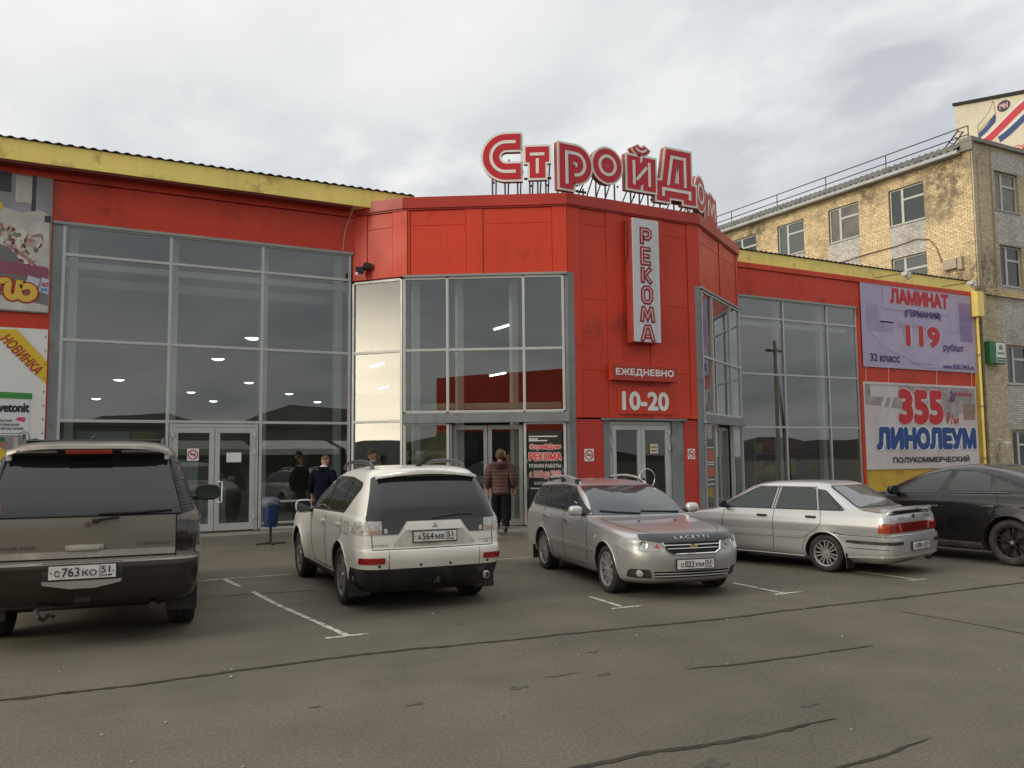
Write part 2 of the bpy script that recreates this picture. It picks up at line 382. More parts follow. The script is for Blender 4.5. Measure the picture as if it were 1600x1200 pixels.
def curve(P, k=6):
    """smooth path through the points"""
    P = [Vector(p) for p in P]; out = []
    for i in range(len(P)-1):
        a, b, c, d = P[max(i-1, 0)], P[i], P[i+1], P[min(i+2, len(P)-1)]
        for j in range(k):
            t = j/k; out.append(.5*((2*b)+(c-a)*t+(2*a-5*b+4*c-d)*t*t+(3*b-a-3*c+d)*t**3))
    return out+[P[-1]]
# ------------------------------------------------------------------ palette
red = mat('red_cladding', streak=((.36, .034, .02), .35), c=(.60, .055, .024), rough=.42, spec=.3, var=(.35, .12), bump=(1.1, .10, .03), dirt=((.16, .03, .025), .8, .56, .80))
red2 = mat('red_trim', (.44, .04, .025), .4, spec=.4, var=(.5, .2))
redp = mat('red_paint', (.50, .035, .02), .5, var=(2, .12), wave=(5.2, .16, 'Z'))
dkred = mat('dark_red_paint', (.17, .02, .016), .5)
yel = mat('yellow_fascia', streak=((.56, .42, .14), .35), c=(.95, .76, .20), rough=.45, var=(.6, .1), dirt=((.30, .22, .06), 1.3, .56, .75))
yelw = mat('yellow_wall', (.62, .40, .045), .6, var=(1, .12), dirt=((.3, .14, .05), 1.7, .52, .72))
grey = mat('grey_metal', streak=((.11, .11, .105), .5), c=(.22, .235, .24), rough=.45, metal=.2, var=(.8, .14), dirt=((.14, .14, .13), 2, .55, .75))
alu = mat('pale_aluminium', (.50, .51, .49), .42, metal=.25, var=(1.5, .08))
alud = mat('dull_aluminium', (.30, .31, .30), .4, metal=.4, var=(1.5, .1))
blackm = mat('black_metal', (.02, .02, .022), .45)
rubber = mat('black_rubber', (.012, .012, .013), .6)
roofm = mat('weathered_sheet', (.10, .095, .085), .6, metal=.2, var=(1, .2))
glass = facade_glass('tinted_glass', (.72, .76, .74), 2.0)
glassd = facade_glass('door_glass', (.80, .83, .80), 1.6)
white = mat('white_paint', (.78, .78, .75), .5, var=(2, .06))
inwall = mat('inner_wall', (.30, .29, .23), .8, var=(.4, .15))
infloor = mat('inner_floor', (.22, .21, .19), .35, var=(.6, .12))
inceil = mat('inner_ceiling', (.30, .30, .29), .8)
lampm = mat('lamp_glow', (1, .96, .86), emit=9)
signw = mat('sign_face', streak=((.42, .40, .36), .5), c=(.60, .63, .66), rough=.35, var=(.6, .05), dirt=((.40, .39, .36), 1.1, .55, .8))
vinyl = mat('white_vinyl', (.72, .72, .70), .45, var=(.8, .05), bump=(1.3, .25, .03))
letr = mat('letter_red', (.50, .012, .022), .4)
letd = mat('letter_dark_red', (.27, .008, .022), .4)
pink = mat('letter_pink', (.70, .42, .42), .5)
letw = mat('letter_white', (.74, .73, .68), .45, dirt=((.5, .45, .38), 3, .58, .8))
ink = mat('dark_ink', (.02, .02, .03), .5)
blue = mat('letter_blue', (.012, .06, .26), .45)
purple = mat('letter_purple', (.10, .04, .22), .45)

# ------------------------------------------------------------------ ground
def ground():
    m = mat('asphalt', (.134, .119, .089), .82, spec=.25)
    nt = m.node_tree; N = nt.nodes; K = nt.links; b = N['Principled BSDF']
    tc = N.new('ShaderNodeTexCoord'); src = tc.outputs['Object']
    def noise(s, d, r): 
        n = N.new('ShaderNodeTexNoise'); n.inputs['Scale'].default_value = s; n.inputs['Detail'].default_value = d; n.inputs['Roughness'].default_value = r
        K.new(src, n.inputs['Vector']); return n.outputs[0]
    def rng(v, a, c, lo, hi):
        n = N.new('ShaderNodeMapRange')
        for i, x in enumerate((a, c, lo, hi)): n.inputs[i+1].default_value = x
        K.new(v, n.inputs[0]); return n.outputs[0]
    def mul(a, c):
        n = N.new('ShaderNodeMath'); n.operation = 'MULTIPLY'; K.new(a, n.inputs[0]); K.new(c, n.inputs[1]); return n.outputs[0]
    f = mul(mul(rng(noise(.16, 4, .55), .3, .7, .74, 1.2), rng(noise(1.3, 5, .6), .3, .7, .9, 1.1)), rng(noise(42, 3, .75), .25, .75, .58, 1.4))
    vo = N.new('ShaderNodeTexVoronoi'); vo.inputs['Scale'].default_value = 26; K.new(src, vo.inputs['Vector'])
    chip = rng(vo.outputs['Distance'], .05, .12, 1, 0)
    sel = rng(noise(3, 2, .5), .58, .62, 0, 1)
    vm = N.new('ShaderNodeVectorMath'); vm.operation = 'SCALE'; vm.inputs[0].default_value = (.134, .119, .089); K.new(f, vm.inputs['Scale'])
    mx = N.new('ShaderNodeMix'); mx.data_type = 'RGBA'; K.new(mul(chip, sel), mx.inputs[0]); K.new(vm.outputs[0], mx.inputs[6]); mx.inputs[7].default_value = (.30, .28, .25, 1)
    st = rng(noise(.42, 8, .72), .55, .72, 0, .5)
    m2 = N.new('ShaderNodeMix'); m2.data_type = 'RGBA'; K.new(st, m2.inputs[0]); K.new(mx.outputs[2], m2.inputs[6]); m2.inputs[7].default_value = (.075, .068, .058, 1)
    K.new(m2.outputs[2], b.inputs['Base Color'])
    bn = N.new('ShaderNodeBump'); bn.inputs['Strength'].default_value = .5; bn.inputs['Distance'].default_value = .008
    K.new(noise(60, 4, .7), bn.inputs['Height']); K.new(bn.outputs[0], b.inputs['Normal'])
    g = MB(); n = 24
    def gx(i): t = i/n*2-1; return 14 + math.copysign(abs(t)**3*420, t)
    g.add([(gx(i), gx(j)-4, 0) for j in range(n+1) for i in range(n+1)], [(j*(n+1)+i, j*(n+1)+i+1, (j+1)*(n+1)+i+1, (j+1)*(n+1)+i) for j in range(n) for i in range(n)])
    o = g.build('ground', m, kind='structure')
    # raised paved step along the shop front and round the entrance bay
    pav = mat('concrete_paving', (.20, .185, .155), .8, var=(1.1, .18), bump=(18, .3, .01))
    s = MB()
    s.slab([(-6, 19.55), (5.9, 19.55), (6.3, 18.75), (10.4, 15.6), (15.6, 15.6), (19.8, 18.3), (20.6, 19.6), (32.2, 19.6), (32.2, 20.75), (19.4, 20.75), (18.3, 19.4), (14.9, 17.5), (11.1, 17.5), (7.7, 19.4), (6.7, 20.75), (-6, 20.75)], -.05, .13)
    s.build('pavement', pav, kind='structure')
    # bitumen seams and cracks in the asphalt
    tar = mat('bitumen', (.052, .045, .036), .9, spec=.1, var=(5, .3), bump=(30, .4, .01))
    def seam(name, pts, w, jag=.02, z=.004):
        P = []; rnd = random.Random(len(pts)*17+int(pts[0][0]*10))
        for a, b_ in zip(pts[:-1], pts[1:]):
            L = math.dist(a, b_); k = max(2, int(L/.07))
            P += [(a[0]+(b_[0]-a[0])*i/k, a[1]+(b_[1]-a[1])*i/k) for i in range(k)]
        P.append(pts[-1]); vs = []; n_ = len(P); off = 0
        for i, p in enumerate(P):
            q = P[min(i+1, n_-1)]; r_ = P[max(i-1, 0)]; t = (Vector(q)-Vector(r_)).normalized(); nn = Vector((-t.y, t.x))
            off = off*.9 + rnd.uniform(-jag, jag)*.45
            e = min(1, i/4+.2, (n_-1-i)/4+.2); hw = w/2*e*rnd.uniform(.55, 1.35)
            c = Vector(p)+nn*off; a, b_ = c+nn*hw, c-nn*hw*rnd.uniform(.7, 1.3)
            vs += [(a.x, a.y, z), (b_.x, b_.y, z)]
        return MB().add(vs, [(2*i, 2*i+1, 2*i+3, 2*i+2) for i in range(n_-1)]).build(name, tar, kind='structure')
    seam('tar_seam', [(-9, 8.0), (-4, 7.75), (-.41, 7.69), (.64, 7.65), (1.66, 7.71), (2.59, 7.74), (3.43, 7.63), (4.09, 7.55), (5.23, 7.44), (6.33, 7.33), (8.04, 7.26), (9.76, 7.17), (11.8, 7.09), (15, 6.95), (22, 6.7)], .06)
    seam('tar_seam', [(4.78, 5.79), (5.24, 5.68), (6.0, 5.6), (6.87, 5.56)], .035)
    seam('tar_seam', [(2.2, 4.34), (2.77, 4.32), (3.25, 4.31), (3.63, 4.24), (4.16, 4.22), (4.78, 4.22)], .05)
    seam('tar_seam', [(3.6, 3.52), (4.06, 3.56), (4.57, 3.58), (4.97, 3.64)], .03)
    seam('tar_seam', [(8.55, 6.62), (8.57, 5.86), (8.56, 5.18), (8.6, 4.2)], .018)
    seam('tar_seam', [(2.0, 11.9), (3.4, 11.7)], .03)
    seam('tar_seam', [(12.2, 7.4), (13.6, 7.25), (15, 7.3)], .04)
    rnd = random.Random(11)
    stn = mat('asphalt_stain', (.075, .068, .055), .8, var=(9, .3))
    for x, y, l, w in ((3.3, 6.0, .08, .04), (3.8, 6.15, .13, .018), (4.11, 5.99, .06, .02), (4.86, 4.52, .07, .022), (3.46, 3.98, .10, .06), (4.47, 6.71, .06, .025), (1.78, 6.3, .04, .015), (2.44, 5.99, .06, .018), (4.0, 8.55, .04, .015)):
        vs = []; n = 22; ph = rnd.uniform(0, 6)
        for i in range(n):
            q = 2*math.pi*i/n; e = 1+.35*math.sin(3*q+ph)+.25*math.sin(5*q+ph*2)+rnd.uniform(-.25, .25); vs.append((x+l*math.cos(q)*e, y+w*math.sin(q)*e, .004))
        MB().add(vs, [list(range(n))]).build('road_stain', stn, kind='structure')
    for k in range(70):
        x, y = rnd.uniform(-1, 11), rnd.uniform(3.2, 9.5); r_ = rnd.uniform(.006, .016)
        if k == 0: grit = MB()
        grit.ball((x, y, r_*.4), (r_, r_*rnd.uniform(.6, 1.2), r_*.6), 6)
    grit.build('gravel', mat('stone_grit', (.26, .25, .22), .9, var=(3, .3)), kind='stuff')
    # worn white bay lines
    wp = bpy.data.materials.new('worn_road_paint'); wp.use_nodes = True; nt = wp.node_tree; N = nt.nodes; K = nt.links; b = N['Principled BSDF']; b.inputs['Roughness'].default_value = .8
    tc = N.new('ShaderNodeTexCoord'); nz = N.new('ShaderNodeTexNoise'); nz.inputs['Scale'].default_value = 8; nz.inputs['Detail'].default_value = 8; nz.inputs['Roughness'].default_value = .75
    K.new(tc.outputs['Object'], nz.inputs['Vector']); mr = N.new('ShaderNodeMapRange'); mr.inputs[1].default_value = .47; mr.inputs[2].default_value = .60; K.new(nz.outputs[0], mr.inputs[0])
    mx = N.new('ShaderNodeMix'); mx.data_type = 'RGBA'; K.new(mr.outputs[0], mx.inputs[0]); mx.inputs[6].default_value = (.52, .50, .45, 1); mx.inputs[7].default_value = (.15, .135, .11, 1)
    K.new(mx.outputs[2], b.inputs['Base Color'])
    def line(a, b_, w=.07):
        a = Vector(a); b_ = Vector(b_); t = (b_-a).normalized(); n_ = Vector((-t.y, t.x))*w/2; vs = []
        k = max(2, int((b_-a).length/.12)); rnd = random.Random(int(a.x*100))
        for i in range(k+1):
            c = a.lerp(b_, i/k); j = rnd.uniform(.75, 1.15); vs += [(c.x+n_.x*j, c.y+n_.y*j, .0045), (c.x-n_.x*j, c.y-n_.y*j, .0045)]
        MB().add(vs, [(2*i, 2*i+1, 2*i+3, 2*i+2) for i in range(k)]).build('parking_line', wp, kind='structure')
    line((-.5, 13.62), (8.0, 13.38), .06); line((2.42, 13.5), (2.47, 12.61)); line((2.53, 12.04), (2.57, 10.9)); line((2.57, 10.85), (2.75, 8.62)); line((2.52, 8.59), (2.97, 8.57), .08)
    line((6.16, 9.3), (6.08, 8.48)); line((5.9, 8.44), (6.33, 8.40), .08); line((8.49, 9.2), (8.42, 8.20)); line((8.24, 8.17), (8.71, 8.15), .08); line((10.7, 8.06), (11.05, 8.02), .06); line((10.87, 9.2), (10.86, 8.1))
    # low hills behind the viewer, mirrored in the shop windows
    hm = mat('hill_ground', (.030, .030, .022), .95, var=(.02, .4), bump=(.15, .6, 2))
    h = MB(); rnd = random.Random(3); nx, ny = 90, 8; hs = []
    for j in range(ny+1):
        for i in range(nx+1):
            az = R(150+195*i/nx); t = math.sin(math.pi*j/ny); rr = 170+j*16
            x = rr*math.cos(az)
            south = max(0, min(1, (i/nx-.22)*5))
            e = 6.5+1.2*math.sin(i*.9)+south*(2.5*math.sin(x*.021+1)+12*math.exp(-((x-66)/20)**2)+7*math.exp(-((x-98)/22)**2)+5*math.exp(-((x-24)/15)**2)+2.5*math.sin(x*.07)+1.2*math.sin(x*.23))+rnd.uniform(-.9, .9)
            hs.append((rr*math.cos(az), rr*math.sin(az), max(-1, e*t-1)))
    h.add(hs, [(j*(nx+1)+i, j*(nx+1)+i+1, (j+1)*(nx+1)+i+1, (j+1)*(nx+1)+i) for j in range(ny) for i in range(nx)])
    h.build('hills', hm, kind='structure', smooth=60)
ground()

# ------------------------------------------------------------------ the shop
store = thing('store_building', 'long red and yellow shop building with tall tinted windows and a faceted entrance bay', 'shop', (13, 20.5, 0))
YF = 20.5
Fl = frame((0, YF, 0), (1, 0, 0))
BP = [(6.65, 20.5), (7.57, 19.38), (10.95, 17.25), (15.05, 17.25), (18.43, 19.38), (19.35, 20.5)]
SEG = []
for a, b in zip(BP[:-1], BP[1:]): SEG.append((frame((*a, 0), (b[0]-a[0], b[1]-a[1], 0)), math.dist(a, b)))

def glazing(M, xs, zs, skip=(), w=.062, d=.11, gl=None, ztop=None):
    z0, z1 = zs[0], zs[-1]
    for x in xs:
        MB(M).rbox(x-w/2, x+w/2, -.05, -.05+d, z0, z1, .006).build('mullion', alu, store)
    for k, z in enumerate(zs):
        for i in range(len(xs)-1):
            if (i, k) in skip: continue
            MB(M).rbox(xs[i]+w/2-.004, xs[i+1]-w/2+.004, -.043, -.043+d-.012, z-w/2, z+w/2, .006).build('transom', alu, store)
    for k in range(len(zs)-1):
        for i in range(len(xs)-1):
            if (i, -1-k) in skip: continue
            MB(M).box(xs[i]+w/2-.01, xs[i+1]-w/2+.01, -.006, .006, zs[k]+w/2-.01, zs[k+1]-w/2+.01).build('window_pane', gl or glass, store)

def shop():
    zs = [.17, 2.64, 4.37, 6.22, 6.86]
    # left front
    glazing(Fl, [.22, 2.37, 4.42, 6.56], zs, skip={(1, 0), (1, -1)})
    for z in (.30, .79):
        MB(Fl).box(4.46, 6.5, -.03, .03, z-.022, z+.022).build('transom', alu, store)
    m = MB(Fl); m.box(-6, 6.66, -.06, .3, 6.9, 7.80); m.box(-6, 6.66, -.11, .3, 7.82, 7.99); m.box(-6, 0.0, -.05, .3, .13, 6.9)
    m.build('red_wall', red, store)
    MB(Fl).box(0.0, .19, -.05, .2, .13, 6.9).build('pilaster', grey, store)
    MB(Fl).box(-.001, 6.64, -.09, .05, 6.862, 6.925).build('window_head_trim', alud, store)
    # right front
    glazing(Fl, [19.3, 21.46, 23.54, 25.0], zs)
    m = MB(Fl); m.box(19.2, 32.1, -.06, .3, 6.9, 7.80); m.box(19.2, 32.1, -.11, .3, 7.82, 7.99); m.box(25.16, 31.6, -.05, .3, 1.2, 6.9); m.box(25.03, 25.15, -.10, .2, .13, 6.9)
    m.build('red_wall', red, store)
    m = MB(Fl); m.box(25.16, 31.9, -.06, .3, .13, 1.19); m.box(31.6, 31.95, -.10, .3, 1.21, 6.9)
    m.build('yellow_wall', yelw, store)
    MB(Fl).box(19.3, 25.02, -.09, .05, 6.862, 6.925).build('window_head_trim', alud, store)
    # yellow fascia, stepping back to the right of the bay
    MB(Fl).box(-6, 8.05, -.5, .2, 8.0, 8.44).build('fascia', yel, store)
    MB(Fl).box(8.052, 31.9, -.06, .2, 8.0, 8.40).build('fascia', yel, store)
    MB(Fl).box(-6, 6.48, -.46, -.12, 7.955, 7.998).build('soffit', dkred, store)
    def sheet(x0, x1, y0, y1, z, slope, name='roof_sheet'):
        m = MB(); n = int((x1-x0)/.05)
        vs = []
        for lay in (0, .012):
            for y in (y0, y1):
                vs += [(x0+(x1-x0)*i/n, y, z+lay+slope*(y-y0)+.019*math.sin(2*math.pi*(x0+(x1-x0)*i/n)/.22)) for i in range(n+1)]
        k = n+1
        fs = [(i, i+1, k+i+1, k+i) for i in range(n)] + [(2*k+i, 3*k+i, 3*k+i+1, 2*k+i+1) for i in range(n)] + [(i, 2*k+i, 2*k+i+1, i+1) for i in range(n)]
        m.add(vs, fs).build(name, roofm, store, smooth=50)
    sheet(-6, 8.1, 19.95, 42, 8.458, .03)
    sheet(8.1, 32.0, 20.39, 42, 8.428, .03)
    # the bay above its windows
    ribs = {0: [(0, .42), (1.16, 1.553)], 1: [(0, .16), (1.55, 1.95), (3.65, 3.995)], 2: [(0, .36), (1.15, 1.6), (2.45, 2.95), (3.72, 4.1)], 3: [(0, .33), (2.0, 2.4), (3.8, 3.995)], 4: [(0, .4), (1.2, 1.553)]}
    for k, (M, L) in enumerate(SEG):
        z0 = 2.70 if k == 2 else 6.2
        m = MB(M)
        m.box(0, L, 0, .22, z0, 7.84)
        for a, b in ribs[k]: m.box(a, b, -.032, .05, z0+(.0 if k != 2 else .0), 7.835)
        zl = [7.45] + ([3.85, 5.6] if k == 2 else [])
        edges = sorted(ribs[k])
        for (a, b), (c, d_) in zip(edges[:-1], edges[1:]):
            prev = 7.835
            for z in sorted(zl, reverse=True)+[z0]:
                m.rbox(b+.012, c-.012, -.012, .05, z+.006, prev-.006, .008); prev = z
        m.build('red_cladding', red, store)
        m = MB(M); e = .03
        m.box(-.02, L+.02, -.09, .24, 7.88, 8.15+.002*k); m.box(-.01, L+.01, -.055, .2, 7.842, 7.878)
        m.build('parapet_cap', red2, store)
    MB().slab([(p[0]*.96+13*.04, p[1]+.22) for p in BP], 7.75, 7.86).build('bay_roof', roofm, store)
    # bay windows
    A, LA = SEG[0]; B, LB = SEG[1]; Cc, LC = SEG[2]; D, LD = SEG[3]; E_, LE = SEG[4]
    bz = [2.66, 4.37, 6.13]
    glazing(A, [.04, LA-.04], [.17]+bz); glazing(E_, [.04, LE-.04], [.17]+bz)
    for k, (M, L) in ((1, SEG[1]), (3, SEG[3])):
        xs = [.03, 1.08, 2.93, 3.88] if k == 1 else [L-3.88, L-2.93, L-1.08, L-.03]
        glazing(M, xs, [2.87, 4.37, 6.13])
        m = MB(M); m.box(0, L, -.10, .08, 2.66, 2.838); m.box(0, L, -.13, .02, 2.60, 2.658)
        for q in range(1, 9): m.cyl((L*q/9, -.105, 2.75), (L*q/9, -.10, 2.75), .012, n=8)
        m.build('metal_band', grey, store)
        glazing(M, xs, [.17, 2.58], skip={(1, -1), (1, 0), (1, 1)})
        m = MB(M); m.box(0, L, -.09, .05, 6.162, 6.215); m.build('window_head_trim', alud, store)
        # automatic door set back behind the middle bay
        dr = alud; x0, x1 = xs[1]+.1, xs[2]-.06; xm = (x0+x1)/2
        for a, b in ((x0, xm-.01), (xm+.01, x1)):
            m = MB(M); m.box(a, a+.09, .10, .15, .16, 2.54); m.box(b-.09, b, .10, .15, .16, 2.54); m.box(a+.09, b-.09, .103, .147, 2.44, 2.54); m.box(a+.09, b-.09, .103, .147, .16, .30)
            dd = m.build('sliding_door', dr, store)
            MB(M).box(a+.085, b-.085, .12, .13, .29, 2.45).build('glass', glassd, dd)
        MB(M).box(xs[1]+.031, xs[1]+.09, -.02, .2, .15, 2.57).build('door_jamb', dr, store)
    # centre: doors between red panels
    for a, b in ((.17, .97), (3.48, 3.93)): MB(Cc).box(a, b, 0, .2, .13, 2.66).build('red_cladding', redp, store)
    for a, b in ((-.02, .165), (3.935, 4.12)): MB(Cc).box(a, b, -.035, .2, .13, 6.21).build('pilaster', grey, store)
    m = MB(B); m.box(3.915, 4.01, -.03, .12, .13, 6.19); m.build('pilaster', grey, store)
    m = MB(D); m.box(-.02, .085, -.03, .12, .13, 6.19); m.build('pilaster', grey, store)
    for a, b in ((.975, 1.185), (3.11, 3.475)): MB(Cc).box(a, b, .02, .2, .13, 2.66).build('door_surround', grey, store)
    MB(Cc).box(.9, 3.55, -.06, .0, 2.645, 2.695).build('door_drip_strip', grey, store)
    def double_door(M, x0, x1, z0, z1, y, mt, handle):
        m = MB(M); m.box(x0, x0+.07, y-.03, y+.08, z0, z1); m.box(x1-.07, x1, y-.03, y+.08, z0, z1); m.box(x0+.07, x1-.07, y-.028, y+.08, z1-.08, z1)
        m.build('door_frame', mt, store)
        xm = (x0+x1)/2
        for k, (a, b) in enumerate(((x0+.075, xm-.006), (xm+.006, x1-.075))):
            m = MB(M); za, zb = z0+.02, z1-.09
            m.rbox(a, a+.11, y-.045, y+.02, za, zb, .006); m.rbox(b-.11, b, y-.045, y+.02, za, zb, .006)
            m.rbox(a+.105, b-.105, y-.04, y+.016, zb-.12, zb, .005); m.rbox(a+.105, b-.105, y-.04, y+.016, za, za+.16, .005)
            dd = m.build('door', mt, store)
            MB(M).box(a+.1, b-.1, y-.015, y-.005, za+.15, zb-.11).build('glass', glassd, dd)
            hx = a if k == 0 else b
            m = MB(M)
            for zz in (zb-.22, zb-.62, za+.25): m.cyl((hx, y-.065, zz), (hx, y-.065, zz+.12), .022, n=8); m.box(hx-.05, hx+.05, y-.06, y-.045, zz+.02, zz+.10)
            m.build('hinge', alu, dd)
            hx = (b-.055) if k == 0 else (a+.055)
            m = MB(M)
            if handle == 'bar' and k == 1:
                m.tube([(hx+.03, y-.045, 1.28), (hx+.03, y-.11, 1.28), (hx+.10, y-.12, 1.28), (hx+.10, y-.12, .82), (hx+.03, y-.11, .82), (hx+.03, y-.045, .82)], .016, 8)
                m.build('handle', white, dd, smooth=50)
            if handle == 'ring' and k == 1:
                m.tube([(hx+.05+.24*math.cos(2*math.pi*i/28), y-.10, 1.20+.24*math.sin(2*math.pi*i/28)) for i in range(28)], .015, 8, closed=True)
                m.cyl((hx-.1, y-.04, 1.36), (hx-.1, y-.1, 1.36), .012, n=8); m.cyl((hx-.1, y-.04, 1.04), (hx-.1, y-.1, 1.04), .012, n=8)
                m.build('handle', mat('chrome', (.75, .75, .75), .12, metal=1), dd, smooth=50)
    double_door(Fl, 2.42, 4.37, .15, 2.60, .0, alu, 'bar')
    double_door(Cc, 1.20, 3.10, .15, 2.62, .10, alu, 'ring')
    # inside
    m = MB(); m.box(-5.8, 31.9, 44.0, 44.2, .1, 8.0); m.box(-5.9, -5.7, 20.9, 44, .1, 8.0); m.box(31.9, 32.1, 20.82, 44, .1, 8.3)
    m.build('inner_wall', inwall, store)
    MB().slab([(-5.8, 20.6), (6.75, 20.6), (7.7, 19.3), (11.1, 17.4), (14.9, 17.4), (18.3, 19.3), (19.3, 20.6), (31.8, 20.6), (31.8, 44), (-5.8, 44)], .10, .14).build('floor', infloor, store)
    MB().box(-5.8, 31.9, 20.85, 44, 7.62, 7.7).build('ceiling', inceil, store)
    for x in (.42, 2.5, 4.55, 6.4, 21.6, 23.7): MB(Fl).box(x-.09, x+.09, .38, .56, .14, 7.6).build('inner_column', white, store)
    for k, (x, y) in enumerate(((7.95, 19.45), (8.9, 18.95), (10.1, 18.35), (16.0, 18.4), (17.2, 19.1))): MB(Fl).box(x-.08, x+.08, y-YF, y-YF+.16, .14, 7.6).build('inner_column', white, store)
    for q in ((-.3, 6.6, .36, .5, 6.02, 6.16), (19.5, 25, .36, .5, 6.02, 6.16), (-.3, 6.6, 1.8, 1.95, 5.9, 6.1)): MB(Fl).box(*q).build('inner_beam', white, store)
    MB(B).box(.1, 3.8, .42, .52, 2.95, 3.10).build('inner_beam', mat('pale_green_paint', (.45, .52, .36), .6), store)
    MB(B).box(.1, 1.0, .5, .56, .16, 2.45).build('inner_screen', mat('ochre_board', (.36, .27, .09), .7, var=(1.2, .1)), store)
    MB(B).box(3.0, 3.8, .5, .56, .16, 2.45).build('inner_screen', mat('olive_board', (.13, .12, .04), .7, var=(1.2, .1)), store)
    tag(store, kind=None)
shop()

def lamp(name, label, x, y, z, group):
    t = thing(name, label, 'lamp', (x, y, z), group=group)
    MB().lathe([(.02, .30), (.09, .26), (.21, 0.02), (.22, 0)], (x, y, z), (0, 0, 1), 18).build('lamp_shade', alud, t, smooth=50)
    MB().lathe([(0.001, -.05), (.12, -.035), (.20, .01)], (x, y, z), (0, 0, 1), 18).build('bulb', lampm, t, smooth=50)
    MB().cyl((x, y, z+.33), (x, y, 7.62), .004, n=5).build('cord', blackm, t)
for x, y, zz in ((2.4, 36.0, 4.86), (1.9, 42.0, 4.5), (4.8, 28.6, 5.0), (5.8, 41.5, 4.85), (7.0, 42.8, 4.55), (7.5, 37.1, 5.0), (10.3, 41.5, 4.9), (12.0, 42.6, 4.6), (4.85, 23.6, 5.05)):
    lamp('pendant_lamp', 'round pendant lamp glowing deep inside the hall behind the tall left windows', x, y, zz, 'pendant lamps in the hall')
def tube_lamp(x, y, z, label):
    t = thing('tube_lamp', label, 'lamp', (x, y, z), group='tube lamps behind the bay windows')
    MB().box(x-.06, x+.06, y-.6, y+.6, z+.03, z+.09).build('fitting', white, t)
    MB().cyl((x, y-.57, z), (x, y+.57, z), .022, n=8).build('tube', lampm, t)
    m = MB(); m.cyl((x, y-.4, z+.09), (x, y-.4, 7.62), .006, n=5); m.cyl((x, y+.4, z+.09), (x, y+.4, 7.62), .006, n=5); m.build('hanger', blackm, t)
for x, y, z in ((11.3, 21.2, 5.44), (13.4, 25.6, 4.55), (9.0, 25.3, 4.65), (12.0, 33.0, 4.6)):
    tube_lamp(x, y, z, 'slim white tube lamp lit behind the entrance bay windows')
# ------------------------------------------------------------------ rooftop letters
CAP = {  # centre-line strokes: (x,z) in metres, width
 'C': ([[(.84, .93)] + arc(.50, .57, .36, 90, 270, 20) + [(.84, .21)]], .92),
 't': ([[(.07, .64), (.65, .64)], [(.36, .64), (.36, .04)]], .72),
 'p': ([[(.21, -.22), (.21, .66)] + arc(.46, .40, .26, 90, -90, 14) + [(.40, .14)]], .90),
 'o': ([arc(.44, .41, .235, 90, 450, 22)], .88),
 'i': ([[(.19, .83), (.19, .0)], [(.19, .16), (.66, .67)], [(.66, .83), (.66, .0)]], .85),
 'D': ([[(.18, -.06), (.18, .24), (1.02, .24), (1.02, -.06)], [(.32, .24), (.40, .70), (.47, 1.08), (.88, 1.08), (.88, .24)]], 1.2),
 'm': ([[(.18, .0), (.27, .66)], [(.27, .66), (.50, .22), (.73, .66)], [(.73, .66), (.82, .0)]], 1.0)}
def rooftop():
    t = thing('rooftop_sign', 'curved row of big red and white inline letters on the entrance bay roof', 'sign', (13, 17.6, 7.9))
    side = mat('letter_side', (.34, .07, .035), .5, dirt=((.2, .12, .08), 3, .5, .7))
    steel = mat('rusty_steel', (.10, .07, .055), .6, metal=.3, var=(4, .3))
    B = SEG[1][0]; C = SEG[2][0]; D = SEG[3][0]
    # (letter, frame, offset along the frame, depth, base height)
    put = [('C', B, 2.0, .28, 8.62, 1.05), ('t', B, 2.94, .28, 8.62, 1), ('p', C, -.02, .28, 8.62, 1.05), ('o', C, .98, .28, 8.74, 1.03), ('i', C, 2.08, .3, 8.68, 1.06), ('D', C, 3.05, .32, 8.57, 1.08), ('o', D, .84, .28, 8.66, 1.1), ('m', D, 1.78, .28, 8.50, 1.16)]
    for ch, M0, ox, dy, z, s in put:
        st, wd = CAP[ch]
        M = M0 @ Matrix.Translation((ox, dy, z)) @ Matrix.Scale(s, 4)
        m = MB(M); ribbon(m, st, .47, 0, .16, mi=0, ext=.045)
        if ch == 'i': ribbon(m, [arc(.425, 1.17, .20, 200, 340, 10)], .24, 0, .16)
        L = m.build('letter', side, t, label='letter %s of the rooftop sign' % {'C': 'С', 't': 'т', 'p': 'р', 'o': 'о', 'i': 'й', 'D': 'Д', 'm': 'м'}[ch])
        m = MB(M); ribbon(m, st, .49, -.012, .004, ext=.055)
        if ch == 'i': ribbon(m, [arc(.425, 1.17, .20, 200, 340, 10)], .26, -.012, .004)
        m.build('letter_rim', letw, L)
        m = MB(M); ribbon(m, st, .385, -.022, -.004)
        if ch == 'i': ribbon(m, [arc(.425, 1.17, .20, 204, 336, 10)], .19, -.022, -.004)
        m.build('letter_face', letr, L)
        m = MB(M); ribbon(m, st, .075, -.032, -.014, ext=-.11)
        if ch == 'i': ribbon(m, [arc(.425, 1.17, .20, 215, 325, 10)], .05, -.032, -.014)
        m.build('letter_inline', letw, L)
        m = MB(M); b = (z-7.88)/s
        low = min(p[1] for q in st for p in q)
        for x in (.16, wd*.5, wd-.16):
            m.cyl((x, .10, -b), (x, .10, low+.1), .022, n=6)
            m.cyl((x, .9, -b), (x+.1, .14, low+.35), .018, n=6)
        m.box(.02, wd-.02, .165, .20, low+.02, low+.07)
        m.build('support_frame', steel, L)
        for x in (.2, wd-.12): MB(M).ball((x, .02, low-(.25 if ch in 'oCp' else .19)), (.03, .03, .03), 8).build('lamp_bulb', blackm, L)
        if ch == 'C': MB(M).box(.845, .895, -.012, .03, .02, 1.12).build('letter_rim', letw, L)
rooftop()

